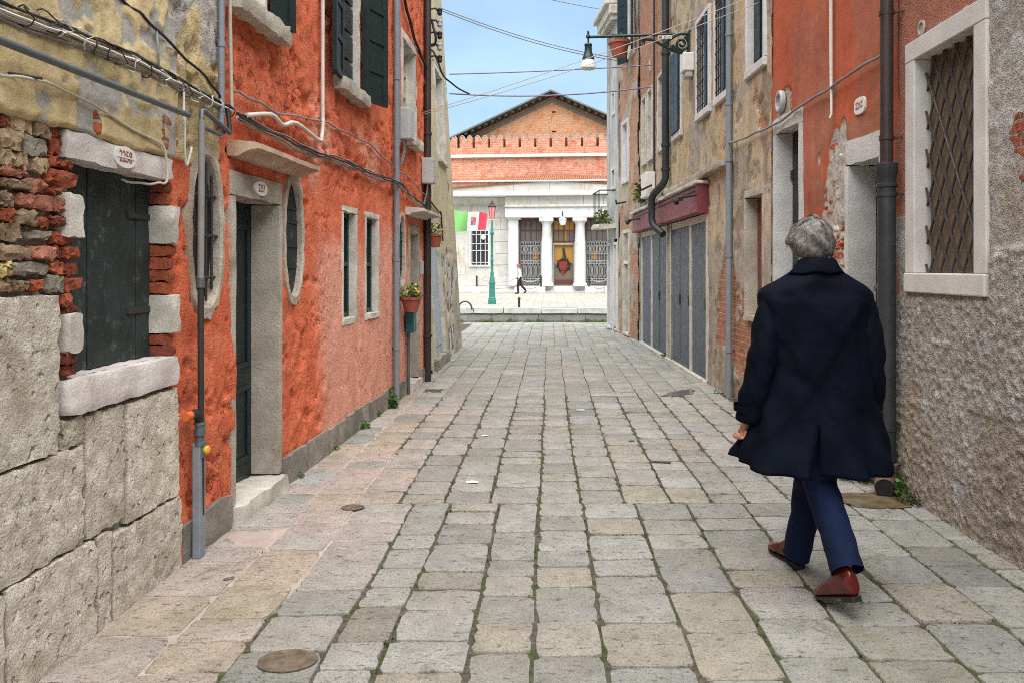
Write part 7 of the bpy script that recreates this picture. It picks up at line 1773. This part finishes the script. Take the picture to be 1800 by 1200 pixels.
# ------------------------------------------------------------------ far walker
fx = (913 - CX) / F * 45; FYp = 45.0
fp_ = thing('person', (fx, FYp, 0), 'distant person in a pale jacket and dark trousers walking before the stone hall', 'person')
def W2(x, y, z): return (fx + x, FYp + y, z)
Q = {'pel': W2(0, 0, .92), 'sp': W2(.0, 0, 1.15), 'ch': W2(-.03, 0, 1.35), 'nk': W2(-.05, 0, 1.48), 'hd': W2(-.07, 0, 1.60), 'ht': W2(-.07, 0, 1.68), 'lh': W2(0, -.08, .88), 'lk': W2(-.10, -.09, .48), 'la': W2(-.05, -.09, .08), 'lt': W2(-.20, -.09, .04), 'rh': W2(0, .08, .88), 'rk': W2(.10, .09, .50), 'ra': W2(.38, .09, .20), 'rt': W2(.30, .09, .06),
     'ls': W2(-.02, -.18, 1.38), 'le': W2(.06, -.22, 1.12), 'lw': W2(-.05, -.22, .90), 'lf': W2(-.07, -.22, .80), 'rs': W2(-.02, .18, 1.38), 're': W2(.0, .22, 1.12), 'rw': W2(-.14, .2, .94), 'rf': W2(-.18, .2, .86)}
def sub_fig(names, edges, rad, name, mat, sub=1):
    o = MB().add(*skin_geo([Q[k] for k in names], [(names.index(a), names.index(b)) for a, b in edges], [rad[k] for k in names], sub)).build(name, mat, fp_, smooth=60); fix_normals(o); return o
ks = list(Q); E2 = [('pel', 'sp'), ('sp', 'ch'), ('ch', 'nk'), ('nk', 'hd'), ('hd', 'ht'), ('pel', 'lh'), ('lh', 'lk'), ('lk', 'la'), ('la', 'lt'), ('pel', 'rh'), ('rh', 'rk'), ('rk', 'ra'), ('ra', 'rt'), ('ch', 'ls'), ('ls', 'le'), ('le', 'lw'), ('lw', 'lf'), ('ch', 'rs'), ('rs', 're'), ('re', 'rw'), ('rw', 'rf')]
R2_ = dict(pel=.12, sp=.12, ch=.12, nk=.055, hd=.095, ht=.08, lh=.08, lk=.055, la=.04, lt=.035, rh=.08, rk=.055, ra=.04, rt=.035, ls=.05, le=.04, lw=.03, lf=.035, rs=.05, re=.04, rw=.03, rf=.035)
sub_fig(ks, E2, R2_, 'body', M_skin)
M_jack = mat_cloth('pale_jacket', (.55, .60, .50), .8); M_dkt = mat_cloth('plum_trousers', (.035, .014, .020), .8); M_cap = mat_paint('red_cap', (.5, .06, .05), .7)
jk = ['sp', 'ch', 'nk', 'ls', 'le', 'lw', 'rs', 're', 'rw', 'pel']
sub_fig(jk, [('sp', 'ch'), ('ch', 'nk'), ('ch', 'ls'), ('ls', 'le'), ('le', 'lw'), ('ch', 'rs'), ('rs', 're'), ('re', 'rw'), ('sp', 'pel')], dict(sp=.155, ch=.16, nk=.075, ls=.075, le=.065, lw=.055, rs=.075, re=.065, rw=.055, pel=.15), 'jacket', M_jack)
sub_fig(['pel', 'lh', 'lk', 'la', 'rh', 'rk', 'ra'], [('pel', 'lh'), ('lh', 'lk'), ('lk', 'la'), ('pel', 'rh'), ('rh', 'rk'), ('rk', 'ra')], dict(pel=.13, lh=.10, lk=.08, la=.07, rh=.10, rk=.08, ra=.07), 'trousers', M_dkt)
MB().lathe(W2(-.07, 0, 1.63), [(.105, 0), (.112, .03), (.10, .09), (.06, .12), (.01, .125)], 14).build('cap', M_cap, fp_, smooth=60)
for sx in ('l', 'r'):
    a, b = Vector(Q[sx + 'a']), Vector(Q[sx + 't']); MB().tube([a + Vector((.03, 0, -.03)), a, b, b - Vector((.05, 0, 0))], [.05, .06, .05, .03], 10).build('shoe', M_sole, fp_, smooth=60)
